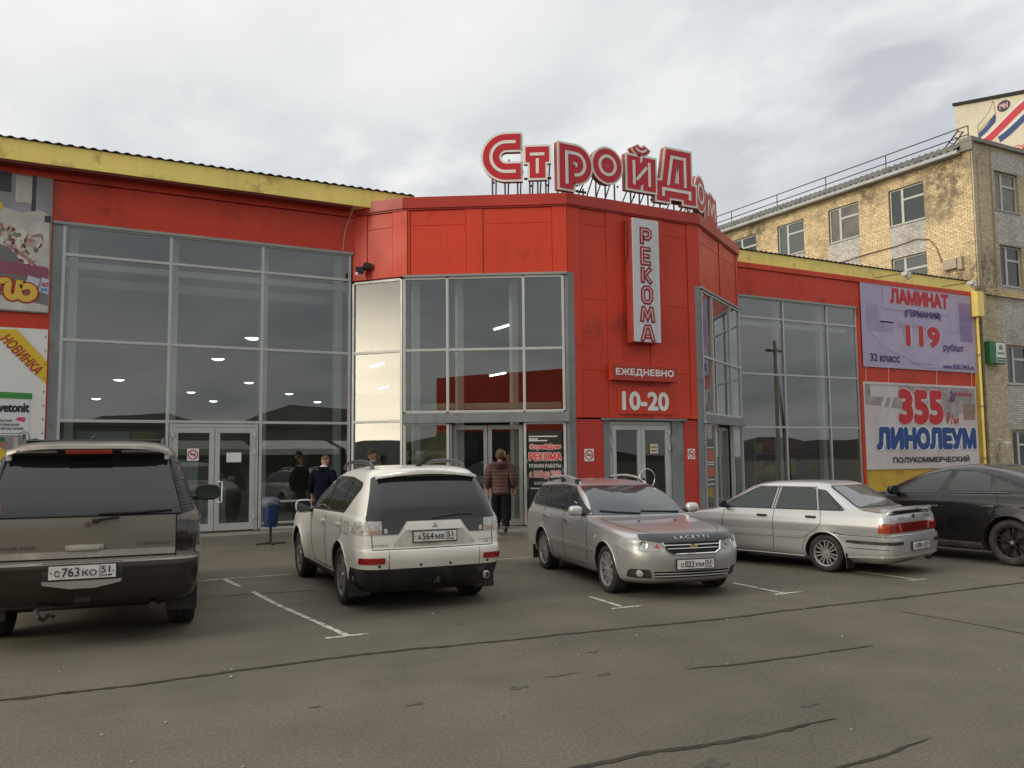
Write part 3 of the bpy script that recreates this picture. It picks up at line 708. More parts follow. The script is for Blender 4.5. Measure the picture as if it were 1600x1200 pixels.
def reko():
    M = frame((12.66, 16.93, 4.57), (1, 0, 0))
    t = thing('vertical_sign', 'tall narrow pale sign box with dark red letters one above another over the corner entrance', 'sign', (13.08, 17.1, 4.57))
    MB(M).rbox(0, .85, 0, .285, 0, 3.14, .012).build('sign_box', mat('sign_box_side', (.32, .04, .03), .5, var=(2, .2)), t)
    MB(M).rbox(.012, .838, -.014, .004, .012, 3.128, .006).build('sign_face', signw, t)
    w = .19
    S = {'Р': [[(.05, 0), (.05, .36), (.24, .36), (.30, .32), (.30, .20), (.24, .15), (.10, .15)]],
         'Е': [[(.30, .36), (.05, .36), (.05, 0), (.30, 0)], [(.07, .18), (.27, .18)]],
         'К': [[(.05, 0), (.05, .37)], [(.10, .18), (.30, .37)], [(.12, .18), (.31, 0)]],
         'О': [[(.05, .08), (.05, .29), (.11, .36), (.24, .36), (.30, .29), (.30, .08), (.24, .0), (.11, .0), (.05, .08)]],
         'М': [[(.0, 0), (.05, .36)], [(.05, .36), (.175, .10), (.30, .36)], [(.30, .36), (.35, 0)]],
         'А': [[(.0, 0), (.12, .36), (.23, .36), (.35, 0)], [(.09, .12), (.26, .12)]]}
    for k, ch in enumerate('РЕКОМА'):
        z = 3.14-.30-.345-k*.492
        m = MB(M); ribbon(m, S[ch], .125, -.022, -.012, .25, z, mi=0, ext=.02); L = m.build('letter', letd, t)
        m = MB(M); ribbon(m, S[ch], .030, -.028, -.018, .25, z, ext=-.03); m.build('letter_inline', pink, L)
    m = MB(M); m.tube([(-.03, .1, 3.1), (-.06, .12, 2.7), (-.02, .15, 2.3), (-.05, .2, 2.0)], .012, 5); m.build('cable', blackm, t)
    # hours
    t = thing('hours_sign', 'red box sign with white letters ЕЖЕДНЕВНО above the corner doors', 'sign', (13.1, 17.15, 3.6))
    M = frame((12.07, 17.05, 3.62), (1, 0, 0))
    MB(M).rbox(0, 2.02, 0, .165, 0, .39, .012).build('sign_box', red2, t)
    m = MB(M); text(m, 'ЕЖЕДНЕВНО', .11, 1.91, .10, .30, -.004, .035); m.build('lettering', white, t)
    t = thing('opening_times_sign', 'flat red panel with big white figures 10-20 above the corner doors', 'sign', (13.2, 17.2, 2.8))
    M = frame((12.35, 17.19, 2.8), (1, 0, 0))
    MB(M).rbox(0, 1.68, 0, .026, 0, .70, .006).build('panel', red, t)
    m = MB(M); text(m, '10-20', .10, 1.56, .09, .57, -.004, .045); m.build('lettering', white, t)
reko()

def no_smoking(M, x, z, s, label, y=-.004):
    o = (M @ Vector((x, y, z)))
    t = thing('no_smoking_sign', label, 'sign', o, group=None)
    MB(M).box(x-s/2, x+s/2, y-.004, y, z-s*.55, z+s*.55).build('plate', white, t)
    m = MB(M); ribbon(m, [[(x+s*.40*math.cos(2*math.pi*i/24), z+s*.40*math.sin(2*math.pi*i/24)) for i in range(25)]], s*.09, y-.008, y-.004); ribbon(m, [[(x-s*.27, z+s*.27), (x+s*.27, z-s*.27)]], s*.08, y-.0085, y-.004)
    m.build('ring', mat('sign_red', (.55, .03, .03), .5), t)
    m = MB(M); m.box(x-s*.24, x+s*.24, y-.0075, y-.004, z-s*.05, z+s*.05); m.box(x+s*.16, x+s*.2, y-.0075, y-.004, z+s*.05, z+s*.2); m.build('cigarette', ink, t)
Cc = SEG[2][0]
no_smoking(Cc, .54, 1.80, .27, 'white no-smoking plate on the red panel left of the corner doors')
no_smoking(Cc, 3.70, 1.80, .24, 'white no-smoking plate on the narrow red panel right of the corner doors')
no_smoking(Fl, 2.93, 1.90, .25, 'no-smoking sticker on the glass of the left double door', -.03)
def notice(M, x0, x1, z0, z1, y, label, m_, lines):
    t = thing('paper_notice', label, 'notice', M @ Vector(((x0+x1)/2, y, z0)))
    MB(M).box(x0, x1, y-.003, y, z0, z1).build('sheet', m_, t)
    if lines is None:
        m = MB(M); w = x1-x0; m.box(x0+w*.15, x1-w*.15, y-.005, y-.003, z0+.15, z0+.175); m.box(x0+w*.2, x1-w*.2, y-.005, y-.003, z0+.06, z0+.085); m.build('small_print', ink, t)
    if lines:
        m = MB(M)
        for k, (s, a, b) in enumerate(lines): text(m, s, x0+(x1-x0)*.12, x1-(x1-x0)*.12, z0+(z1-z0)*a, z0+(z1-z0)*b, y-.005, .01)
        m.build('lettering', ink, t)
notice(Fl, 3.66, 3.99, 1.72, 1.94, -.03, 'blank white sheet on the glass of the left double door', white, [])
notice(Cc, 2.42, 2.68, 1.82, 2.06, .065, 'cream paper notice taped to the right leaf of the corner doors', mat('cream_paper', (.62, .53, .34), .7), None)
def hours_poster():
    M = SEG[1][0]; x0, x1 = 3.0, 3.80
    t = thing('window_poster', 'dark window poster with red and white opening-hours lettering beside the sliding doors', 'poster', M @ Vector((3.4, 0, 1.0)))
    MB(M).box(x0, x1, -.02, -.010, .35, 2.38).build('panel', mat('poster_dark', (.022, .022, .014), .4, var=(1.5, .4)), t)
    rd = mat('poster_red', (.62, .05, .045), .5); wt = mat('poster_white', (.62, .62, .60), .5)
    for s, a, b, c, d, mt, bo in (('СтройДом', .04, .78, 1.93, 2.07, rd, .05), ('РЕКОМА', .02, .80, 1.68, 1.87, rd, .05), ('РЕЖИМ РАБОТЫ', .02, .78, 1.51, 1.60, wt, .02), ('с 10:00 до 20:00', .03, .77, 1.25, 1.44, rd, .012), ('ЕЖЕДНЕВНО', .14, .66, 1.10, 1.18, wt, .03)):
        if mt is rd:
            m = MB(M); text(m, s, x0+a-.012, x0+b+.012, c-.012, d+.012, -.023, bo+.05); m.build('lettering_outline', wt, t)
        m = MB(M); text(m, s, x0+a, x0+b, c, d, -.026, bo); m.build('lettering', mt, t)
    m = MB(M)
    for k, (a, b) in enumerate(((.02, .70), (.02, .24), (.02, .46), (.05, .78))):
        z = (2.24, 2.18, 2.14, 1.01)[k]; m.box(x0+a, x0+b, -.024, -.02, z, z+.028)
    m.build('small_print', wt, t)
    M = SEG[3][0]
    t = thing('window_poster', 'narrow window poster with red notices on the right side of the entrance bay', 'poster', M @ Vector((.6, 0, 1.0)))
    MB(M).box(.2, .95, -.02, -.010, .9, 2.2).build('panel', mat('poster_dark2', (.10, .085, .07), .4, var=(1.5, .4)), t)
    for a, b in ((1.62, 1.9), (1.20, 1.45)): MB(M).box(.26, .9, -.026, -.021, a, b).build('red_notice', mat('notice_red', (.42, .10, .08), .5), t)
    m = MB(M)
    for a in (1.50, 1.56, 1.10, .98, 1.95): m.box(.26, .9, -.026, -.021, a, a+.03)
    m.build('small_print', wt, t)
hours_poster()

# ------------------------------------------------------------------ banners
def sheet_mesh(M, x0, x1, z0, z1, y, nx=24, nz=14, amp=.012, seed=1):
    rnd = random.Random(seed); p = [rnd.uniform(0, 6) for _ in range(6)]
    def h(u, v): return amp*(math.sin(u*7+p[0]+v*3)+.7*math.sin(v*9+p[1]-u*4)+.5*math.sin(u*17+p[2]))*min(1, 6*min(u, 1-u))*min(1, 6*min(v, 1-v))
    m = MB(M); vs = []
    for lay in (0, .006):
        vs += [(x0+(x1-x0)*i/nx, y+lay-h(i/nx, j/nz)-amp*1.5, z0+(z1-z0)*j/nz) for j in range(nz+1) for i in range(nx+1)]
    k = (nx+1)*(nz+1); W = nx+1
    fs = [(j*W+i, j*W+i+1, (j+1)*W+i+1, (j+1)*W+i) for j in range(nz) for i in range(nx)]
    fs += [(k+j*W+i, k+(j+1)*W+i, k+(j+1)*W+i+1, k+j*W+i+1) for j in range(nz) for i in range(nx)]
    for i in range(nx): fs += [(i, k+i, k+i+1, i+1), (nz*W+i, nz*W+i+1, k+nz*W+i+1, k+nz*W+i)]
    for j in range(nz): fs += [(j*W, (j+1)*W, k+(j+1)*W, k+j*W), (j*W+nx, k+j*W+nx, k+(j+1)*W+nx, (j+1)*W+nx)]
    m.add(vs, fs); return m
def flat(t, M, poly, mt, y, name='print_shape', d=.002):
    MB(M).prism(poly, y-d, y).build(name, mt, t)
def lettering(t, M, s, x0, x1, z0, z1, y, mt, bold=.03, shear=0, out=None, ow=.02, ob=.05):
    if out:
        m = MB(M); text(m, s, x0-ow, x1+ow, z0-ow, z1+ow, y, bold+ob, shear); m.build('lettering_outline', out, t)
    m = MB(M); text(m, s, x0, x1, z0, z1, y-.004, bold, shear); m.build('lettering', mt, t)
def rect(x0, x1, z0, z1): return [(x0, z0), (x1, z0), (x1, z1), (x0, z1)]
def ell(cx, cz, a, b, n=20, r=0): 
    return [(cx+a*math.cos(2*math.pi*i/n)*math.cos(r)-b*math.sin(2*math.pi*i/n)*math.sin(r), cz+a*math.cos(2*math.pi*i/n)*math.sin(r)+b*math.sin(2*math.pi*i/n)*math.cos(r)) for i in range(n)]
def banners():
    M = Fl; Y = -.10
    # purple laminate banner
    t = thing('vinyl_banner', 'lilac banner with a room picture advertising ламинат at 119', 'banner', (28.5, 20.35, 4.8))
    x0, x1, z0, z1 = 25.22, 31.70, 4.81, 7.99
    lil = mat('lilac_print', (.42, .36, .53), .45, var=(.5, .12), bump=(.9, .2, .04), dirt=((.50, .45, .59), .7, .40, .80))
    sheet_mesh(M, x0, x1, z0, z1, Y, amp=.002, seed=2).build('sheet', lil, t, smooth=60)
    y = Y-.0085
    l2 = mat('lilac_pale', (.47, .41, .57), .5, var=(1, .12)); l3 = mat('lilac_dark', (.27, .20, .41), .5, var=(1, .15)); l4 = mat('lilac_mid', (.37, .31, .49), .5, var=(1, .15))
    flat(t, M, [(26.4, 5.55), (28.6, 4.9), (31.2, 4.9), (31.0, 6.2), (28.4, 6.35), (25.6, 6.1)], l2, y)
    flat(t, M, rect(30.75, 31.5, 6.0, 7.5), l3, y-.001); flat(t, M, rect(30.2, 30.55, 6.3, 7.6), l2, y-.001)
    flat(t, M, rect(25.5, 26.1, 6.35, 7.1), l4, y-.001); flat(t, M, rect(25.55, 26.9, 6.1, 6.5), l4, y-.002); flat(t, M, rect(26.2, 26.9, 6.45, 6.75), l2, y-.002)
    flat(t, M, rect(27.2, 28.7, 6.35, 6.5), l4, y-.001); flat(t, M, rect(27.4, 27.5, 5.95, 6.35), l4, y-.001); flat(t, M, rect(28.4, 28.5, 5.95, 6.35), l4, y-.001)
    flat(t, M, rect(26.4, 30.2, 6.95, 7.75), l2, y-.003)
    gw = mat('pale_halo', (.60, .55, .66), .5)
    y -= .008
    lettering(t, M, 'ЛАМИНАТ', 26.78, 30.12, 7.18, 7.76, y, letr, .075, 0, gw, .02, .05)
    lettering(t, M, '(ГЕРМАНИЯ)', 27.55, 29.62, 6.70, 7.02, y, purple, .04)
    lettering(t, M, '119', 27.55, 29.52, 5.66, 6.46, y, letr, .07, 0, gw, .03, .05)
    lettering(t, M, 'руб/шт', 29.68, 30.92, 5.52, 5.86, y, purple, .035)
    lettering(t, M, '32 класс', 25.58, 27.18, 5.02, 5.30, y, mat('violet_ink', (.045, .02, .09), .5), .025)
    lettering(t, M, 'www.REKOMA.ru', 29.6, 31.5, 4.91, 5.10, y, purple, .03)
    flat(t, M, rect(27.75, 29.1, 5.02, 5.06), l4, y)
    # linoleum banner
    t = thing('vinyl_banner', 'pale banner with big blue letters ЛИНОЛЕУМ and red price 355', 'banner', (28.4, 20.35, 1.15))
    x0, x1, z0, z1 = 25.16, 31.55, 1.18, 4.28
    pk = mat('pale_pink_print', (.62, .54, .53), .45, var=(.45, .12), bump=(1.0, .3, .05), dirt=((.68, .65, .65), .8, .40, .70))
    sheet_mesh(M, x0, x1, z0, z1, Y, amp=.003, seed=5).build('sheet', pk, t, smooth=60)
    y = Y-.0125
    g1 = mat('print_grey', (.34, .30, .30), .5, var=(2.5, .35)); g2 = mat('print_pale', (.60, .56, .55), .5, var=(1, .1)); g3 = mat('print_brown', (.30, .20, .16), .5, var=(3, .3))
    flat(t, M, [(25.25, 3.5), (27.6, 3.3), (31.45, 3.25), (31.45, 4.2), (25.25, 4.2)], g1, y)
    flat(t, M, rect(25.5, 27.0, 3.75, 4.15), g2, y-.001); flat(t, M, [(25.9, 3.2), (26.05, 3.2), (26.4, 3.75), (26.2, 3.75)], g2, y-.001); flat(t, M, [(26.6, 3.75), (26.75, 3.75), (26.4, 3.1), (26.25, 3.1)], g2, y-.0015)
    flat(t, M, rect(30.7, 31.4, 3.0, 3.6), g3, y-.002); flat(t, M, rect(29.4, 30.4, 3.1, 3.6), g1, y-.002)
    y -= .006
    vr = mat('price_red', (.55, .02, .03), .5)
    lettering(t, M, '355', 26.95, 29.50, 2.78, 4.08, y, vr, .068, 0, g2, .035, .05)
    lettering(t, M, '₽', 29.65, 29.88, 2.82, 3.25, y, vr, .01); lettering(t, M, '/', 29.90, 30.06, 2.80, 3.2, y, vr, .0); lettering(t, M, 'м', 30.10, 30.36, 2.82, 3.06, y, vr, .02)
    lettering(t, M, 'ЛИНОЛЕУМ', 25.70, 31.38, 1.86, 2.70, y, blue, .08, 0, white, .05, .06)
    lettering(t, M, 'ПОЛУКОММЕРЧЕСКИЙ', 26.55, 30.9, 1.40, 1.66, y, ink, .035)
    lettering(t, M, 'РЕКОМА', 30.32, 31.26, 3.88, 4.02, y, vr, .03)
    flat(t, M, rect(30.35, 31.2, 3.79, 3.81), g1, y-.003)
    for k in range(3):
        flat(t, M, [(29.86+.1*k, 3.66), (29.94+.1*k, 3.66), (30.14+.08*k, 4.0), (30.05+.08*k, 4.0)], (blue, vr, blue)[k], y-.003)
    flat(t, M, ell(30.0, 4.02, .06, .05, 12), ink, y-.003)
    m = MB(M)
    for x, a, b in ((25.3, 4.3, 4.8), (26.5, 4.3, 4.8), (29.2, 4.3, 4.8), (31.3, 4.3, 4.8)): m.cyl((x, Y-.01, a-.06), (x+.04, Y-.01, b+.06), .006, n=5)
    m.build('tie_cord', white, t)
    # bedding banner at the far left, cut by the frame
    t = thing('vinyl_banner', 'photo banner of pillows and flowered bedding with yellow script lettering on the far left wall', 'banner', (-1.6, 20.35, 4.85))
    x0, x1, z0, z1 = -3.4, -.03, 4.90, 7.93
    gb = mat('bedding_grey', (.28, .28, .285), .5, var=(.6, .3)); pil = mat('pillow_grey', (.16, .155, .16), .6, var=(.8, .25)); duv = mat('duvet_white', (.50, .49, .45), .6, var=(1.6, .2))
    sheet_mesh(M, x0, x1, z0, z1, Y, amp=.002, seed=9).build('sheet', gb, t, smooth=60)
    y = Y-.0085
    flo = bpy.data.materials.new('flowered_print'); flo.use_nodes = True; nt = flo.node_tree; N = nt.nodes; K = nt.links
    tc = N.new('ShaderNodeTexCoord'); nz = N.new('ShaderNodeTexNoise'); nz.inputs['Scale'].default_value = 7; nz.inputs['Detail'].default_value = 4; K.new(tc.outputs['Object'], nz.inputs['Vector'])
    ad = N.new('ShaderNodeMix'); ad.data_type = 'RGBA'; ad.inputs[0].default_value = .12; K.new(tc.outputs['Object'], ad.inputs[6]); K.new(nz.outputs[1], ad.inputs[7])
    vo = N.new('ShaderNodeTexVoronoi'); vo.inputs['Scale'].default_value = 15; K.new(ad.outputs[2], vo.inputs['Vector'])
    rp = N.new('ShaderNodeValToRGB'); rp.color_ramp.interpolation = 'CONSTANT'; sp_ = N.new('ShaderNodeSeparateColor'); K.new(vo.outputs['Color'], sp_.inputs[0]); K.new(sp_.outputs[0], rp.inputs[0])
    e = rp.color_ramp.elements; e[0].position = 0; e[0].color = (.17, .05, .045, 1); e[1].position = .16; e[1].color = (.36, .19, .17, 1)
    for p_, c_ in ((.36, (.52, .48, .42)), (.60, (.62, .60, .55)), (.80, (.40, .36, .29)), (.90, (.19, .19, .13))): q = e.new(p_); q.color = (*c_, 1)
    K.new(rp.outputs[0], N['Principled BSDF'].inputs['Base Color'])
    dk = mat('print_dark', (.05, .045, .06), .5); mau = mat('mauve_roll', (.27, .08, .12), .6, var=(1, .25))
    flat(t, M, rect(-1.25, -.80, 7.42, 7.85), dk, y); flat(t, M, rect(-.72, -.42, 7.22, 7.80), duv, y); flat(t, M, rect(-.42, -.34, 7.0, 7.84), dk, y); flat(t, M, rect(-.34, -.10, 7.05, 7.5), gb, y-.001)
    flat(t, M, [(-3.3, 7.0), (-1.6, 7.15), (-.9, 7.08), (-.62, 7.0), (-.45, 7.04), (-.25, 7.10), (-.08, 7.0), (-.05, 5.8), (-3.3, 6.3)], duv, y-.002)
    flat(t, M, [(-3.3, 6.75), (-1.6, 6.80), (-.95, 6.74), (-.6, 6.66), (-.38, 6.55), (-.20, 6.62), (-.16, 6.40), (-.28, 6.20), (-.30, 5.75), (-.6, 5.7), (-3.3, 5.9)], flo, y-.004)
    flat(t, M, rect(-.17, -.05, 6.85, 7.0), dk, y-.004)
    flat(t, M, ell(-1.15, 5.95, .55, .38, 20, -.1), pil, y-.006)
    flat(t, M, rpoly([(-3.3, 5.85), (-.06, 5.62), (-.06, 5.88), (-3.3, 6.14)], .08), mau, y-.008)
    flat(t, M, rpoly([(-3.3, 5.15), (-.06, 5.05), (-.06, 5.62), (-.75, 5.78), (-3.3, 5.8)], .1), pil, y-.007)
    flat(t, M, ell(-1.3, 5.42, .52, .26, 18, -.05), mat('pillow_pale', (.25, .24, .24), .6, var=(1, .2)), y-.009)
    flat(t, M, [(-3.3, 4.96), (-.05, 4.92), (-.05, 5.06), (-.9, 5.22), (-3.3, 5.3)], duv, y-.009)
    card = mat('price_card', (.45, .52, .60), .5, var=(4, .12)); cb = mat('card_blue', (.16, .24, .48), .5)
    flat(t, M, [(-.50, 5.42), (-.28, 5.36), (-.20, 5.62), (-.43, 5.68)], card, y-.011); flat(t, M, [(-.24, 5.36), (-.05, 5.30), (-.05, 5.62), (-.18, 5.66)], card, y-.011)
    m = MB(M); text(m, 'НО', -.20, -.06, 5.46, 5.56, y-.016, .03, .2); m.build('lettering', letr, t)
    flat(t, M, rect(-.19, -.07, 5.36, 5.43), cb, y-.013)
    scr = [[(-1.5, 5.55), (-1.15, 5.55), (-1.0, 5.46), (-1.02, 5.30), (-1.12, 5.17), (-1.22, 5.2)], [(-1.0, 5.50), (-.80, 5.52), (-.80, 5.30), (-.74, 5.20), (-.64, 5.22), (-.60, 5.35), (-.58, 5.56)],
           [(-.58, 5.56), (-.60, 5.30), (-.52, 5.19), (-.40, 5.19), (-.32, 5.28), (-.34, 5.40), (-.44, 5.45), (-.56, 5.40)]]
    scr = [[(p.x, p.z) for p in curve([(a, 0, b) for a, b in st], 5)] for st in scr]
    m = MB(M); ribbon(m, scr, .19, y-.018, y-.014); m.build('lettering_outline', mat('script_red', (.42, .03, .025), .5), t)
    m = MB(M); ribbon(m, scr, .125, y-.024, y-.020); m.build('lettering', mat('script_yellow', (.70, .46, .06), .5), t)
    flat(t, M, ell(-1.0, 7.1, .07, .09, 8), mat('script_yellow'), y-.012)
    # white banner below
    t = thing('vinyl_banner', 'white banner with yellow corner band НОВИНКА and a plaster advert on the far left wall', 'banner', (-1.6, 20.35, 1.0))
    x0, x1, z0, z1 = -3.4, -.03, 1.2, 4.56
    sheet_mesh(M, x0, x1, z0, z1, Y, amp=.003, seed=4).build('sheet', vinyl, t, smooth=60)
    y = Y-.0125
    flat(t, M, [(-1.05, 4.50), (-.03, 3.40), (-.03, 3.88), (-.60, 4.53)], mat('band_yellow', (.70, .48, .03), .5), y)
    m = MB(M); text(m, 'НОВИНКА', -.98, .0, 3.90, 4.12, y-.004, .02, .15, rot=-math.atan2(1.10, 1.02)); m.build('lettering', mat('script_red'), t)
    flat(t, M, [(-3.2, 3.12), (-.28, 3.08), (-.28, 3.20), (-3.2, 3.30)], mat('band_green', (.05, .27, .05), .5, var=(3, .15)), y)
    flat(t, M, rect(-1.2, -.32, 1.3, 3.07), mat('print_sheet', (.66, .67, .68), .5), y-.001)
    m = MB(M); text(m, 'vetonit', -.88, -.32, 2.80, 2.99, y-.006, .05); m.build('lettering', ink, t)
    m = MB(M)
    for k, s in enumerate(('ШТУКАТУРКА', 'ГИПСОВАЯ БЕЛАЯ', 'СУПЕРПЛАСТИЧНАЯ')): text(m, s, -.90, (-.62, -.50, -.42)[k], 2.60-k*.08, 2.65-k*.08, y-.006, .02)
    m.box(-.9, -.45, y-.006, y-.004, 2.36, 2.37)
    for k in range(5): m.box(-.92, -.45-.08*(k % 2), y-.006, y-.004, 1.62-.05*k, 1.635-.05*k)
    m.build('small_print', ink, t)
    flat(t, M, [(-.57, 2.64), (-.40, 2.60), (-.38, 2.70), (-.52, 2.70)], mat('tag_red', (.55, .06, .14), .5), y-.004)
    m = MB(M); ribbon(m, [[(-.40+.10*math.cos(2*math.pi*i/20), 2.28+.12*math.sin(2*math.pi*i/20)) for i in range(21)]], .014, y-.006, y-.003); m.box(-.425, -.375, y-.006, y-.003, 2.21, 2.36); m.build('round_badge', mat('badge_green', (.06, .14, .06), .5), t)
    flat(t, M, rect(-.92, -.36, 1.70, 2.33), mat('photo_grey', (.24, .22, .21), .5, var=(3, .3)), y-.003)
    flat(t, M, [(-.92, 1.70), (-.70, 1.70), (-.72, 2.0), (-.82, 2.10), (-.92, 2.08)], mat('photo_yellow', (.62, .46, .03), .5), y-.005)
    flat(t, M, ell(-.80, 2.16, .07, .09, 14), mat('photo_skin', (.34, .17, .11), .5), y-.0055); flat(t, M, [(-.87, 2.2), (-.73, 2.2), (-.75, 2.29), (-.85, 2.29)], mat('photo_cap', (.02, .12, .11), .5), y-.007)
    flat(t, M, [(-.78, 1.74), (-.50, 1.90), (-.44, 1.98), (-.56, 2.02), (-.74, 1.9)], mat('photo_brown', (.17, .085, .06), .5), y-.006); flat(t, M, rect(-.58, -.50, 1.86, 2.3), mat('photo_pale', (.42, .40, .38), .5), y-.004)
    flat(t, M, [(-1.0, 1.42), (-.80, 1.40), (-.78, 1.50), (-.98, 1.54)], mat('photo_yellow'), y-.005); flat(t, M, rect(-.98, -.86, 1.46, 1.50), ink, y-.007)
    m = MB(M)
    for k in range(11): m.cyl((-.07, Y-.004, 1.5+k*.29), (-.07, Y-.016, 1.5+k*.29), .014, n=8)
    m.build('eyelet', blackm, t)
banners()

# ------------------------------------------------------------------ small fittings on the shop
def fittings():
    t = thing('flood_lamp', 'black flood lamp on a bracket where the left front meets the entrance bay', 'lamp', (6.72, 20.1, 6.35))
    m = MB(); m.rbox(6.60, 6.78, 20.02, 20.16, 6.33, 6.49, .02); m.build('housing', blackm, t)
    m = MB(); m.rbox(6.79, 6.97, 19.98, 20.14, 6.44, 6.60, .02); m.build('housing', blackm, t)
    m = MB(); m.cyl((6.78, 20.12, 6.42), (6.9, 20.1, 6.5), .03, n=8); m.tube([(6.85, 20.1, 6.5), (6.8, 20.3, 6.55), (6.72, 20.44, 6.55)], .018, 6); m.build('bracket', blackm, t)
    MB().ball((6.6, 20.04, 6.30), (.045, .045, .05), 10).build('sensor', white, t, smooth=60)
    for x, lab in ((26.7, 'white spotlight on a long arm above the lilac banner'), (30.45, 'white spotlight on a long arm by the corner of the brick building')):
        t = thing('spot_lamp', lab, 'lamp', (x, 19.6, 8.1), group=None)
        MB().tube([(x-.7, 20.36, 8.04), (x-.1, 19.75, 8.12)], .014, 6).build('arm', blackm, t)
        m = MB(); m.rbox(x-.14, x+.14, 19.5, 19.72, 8.02, 8.17, .03); m.build('housing', mat('lamp_white', (.6, .6, .57), .4), t)
        MB().cyl((x, 19.60, 8.03), (x+.05, 19.52, 7.94), .08, .10, n=14).build('lens', mat('lamp_glass', (.35, .35, .33), .15), t)
    t = thing('drain_pipe', 'yellow drain pipe at the joint of shop and brick building', 'pipe', (31.8, 20.3, .1))
    m = MB(); m.tube([(31.78, 20.32, 8.0), (31.74, 20.3, 7.0), (31.72, 20.3, .3), (31.72, 20.1, .16)], .05, 10); m.build('pipe', yel, t, smooth=50)
    MB().rbox(31.52, 31.95, 20.12, 20.38, 7.0, 7.98, .03).build('hopper', yel, t)
    m = MB()
    for z in (1.5, 3.5, 5.5): m.cyl((31.72, 20.3, z), (31.72, 20.3, z+.05), .075, n=12)
    m.build('clamp', alud, t)
    tag(MB().tube([(6.52, 20.0, 8.0), (6.5, 20.36, 7.75), (6.42, 20.40, 7.5), (6.38, 20.42, 7.2), (6.36, 20.41, 6.92)], .012, 5).build('cable', mat('pale_cable', (.42, .38, .33), .6)), 'pale cable hanging from the end of the left fascia down the red wall', 'cable')
    tag(MB().tube([(.06, 20.40, 7.75), (.08, 20.38, 7.5), (.05, 20.38, 7.2), (.12, 20.37, 7.0), (.30, 20.40, 6.94)], .012, 5).build('cable', mat('brown_cable', (.20, .12, .08), .6)), 'thin cable looping down the red wall beside the bedding banner', 'cable')
    # litter bin
    x, y = 4.22, 18.45
    t = thing('litter_bin', 'small blue litter bin with grey bag on a post by the left doors', 'bin', (x, y, 0))
    bl = mat('bin_blue', (.008, .022, .085), .45, var=(6, .25))
    m = MB(); m.lathe([(.001, .36), (.13, .36), (.165, .55), (.175, .86), (.16, .86), (.15, .6), (.001, .42)], (x, y, 0), (0, 0, 1), 20); m.build('bucket', bl, t, smooth=50)
    rnd = random.Random(5); m = MB(); m.lathe([(.175, .80), (.20, .84), (.19, .93), (.13, .97), (.06, .95), (.001, .90)], (x, y, 0), (0, 0, 1), 18)
    m.v = [v+Vector((rnd.uniform(-.02, .02), rnd.uniform(-.02, .02), rnd.uniform(-.03, .03))) for v in m.v]
    m.build('bag', mat('bag_grey', (.10, .11, .13), .5), t, smooth=60)
    MB().cyl((x, y, .03), (x, y, .37), .03, n=10).build('post', blackm, t)
    m = MB(); m.box(x-.30, x+.30, y-.03, y+.03, .0, .03); m.box(x-.03, x+.03, y-.26, y+.26, .001, .032); m.build('base', blackm, t)
    # goods seen through the left doors
    wv = mat('appliance_white', (.5, .56, .56), .3)
    for x, y, w, h, lab in ((3.55, 21.6, .62, 1.0, 'white appliance standing behind the right leaf of the left double door'), (3.0, 22.2, .6, 1.65, 'tall pale cabinet standing behind the left leaf of the left double door')):
        t = thing('display_cabinet', lab, 'cabinet', (x, y, .14))
        MB().rbox(x-w/2, x+w/2, y, y+.55, .19, .14+h, .02).build('cabinet', wv, t)
        m = MB(); m.box(x-w/2+.02, x+w/2-.02, y+.02, y+.5, .14, .19); m.build('plinth', alud, t)
        m = MB()
        for q in range(1, 5): m.box(x-w/2+w*q/5-.004, x-w/2+w*q/5+.004, y-.006, y, .22, .1+h)
        m.build('door_line', alud, t)
    t = thing('shelf_rack', 'pale wall board on a shelf rack behind the lower left window', 'shelf', (1.4, 21.6, .14))
    m = MB(); m.box(.5, 2.2, 21.6, 22.0, .14, .2); m.box(.5, .55, 21.6, 22, .2, 2.4); m.box(2.15, 2.2, 21.6, 22, .2, 2.4)
    for z in (.8, 1.4, 2.0): m.box(.55, 2.15, 21.62, 22, z, z+.03)
    m.build('rack', alud, t); MB().box(.6, 1.7, 21.55, 21.58, 2.18, 2.45).build('board', mat('board_blue', (.32, .40, .42), .6), t); MB().box(1.75, 2.2, 21.55, 21.58, 2.05, 2.45).build('board', mat('ochre_board'), t)
    # a stocked rack behind the right windows
    t = thing('shelf_rack', 'tall metal shelf rack standing inside behind the right shop windows', 'shelf', (23.4, 22.6, .14))
    m = MB()
    for x in (21.9, 23.4, 24.9): m.box(x-.03, x+.03, 22.4, 22.9, .14, 2.5)
    for z in (.25, 1.0, 1.75, 2.45): m.box(21.93, 24.87, 22.42, 22.88, z, z+.04)
    m.build('rack', alud, t)
    rnd = random.Random(8); cols = [mat('carton_brown', (.30, .21, .12), .8, var=(3, .15)), mat('carton_blue', (.06, .14, .30), .6), mat('carton_white', (.55, .55, .52), .6), mat('carton_red', (.34, .06, .05), .6), mat('carton_yellow', (.48, .38, .10), .6)]
    for z in (.292, 1.042, 1.792):
        x = 21.98
        while x < 24.5:
            w = rnd.uniform(.28, .5); h = rnd.uniform(.3, .6)
            if not (x < 23.37 < x+w or x < 23.43 < x+w):
                o = MB().rbox(x, x+w-.03, 22.45, 22.82, z, z+h, .008).build('carton', cols[rnd.randrange(5)]); tag(o, 'carton standing on the rack behind the right shop windows', 'box', 'cartons on the rack behind the right windows')
            x += w
fittings()
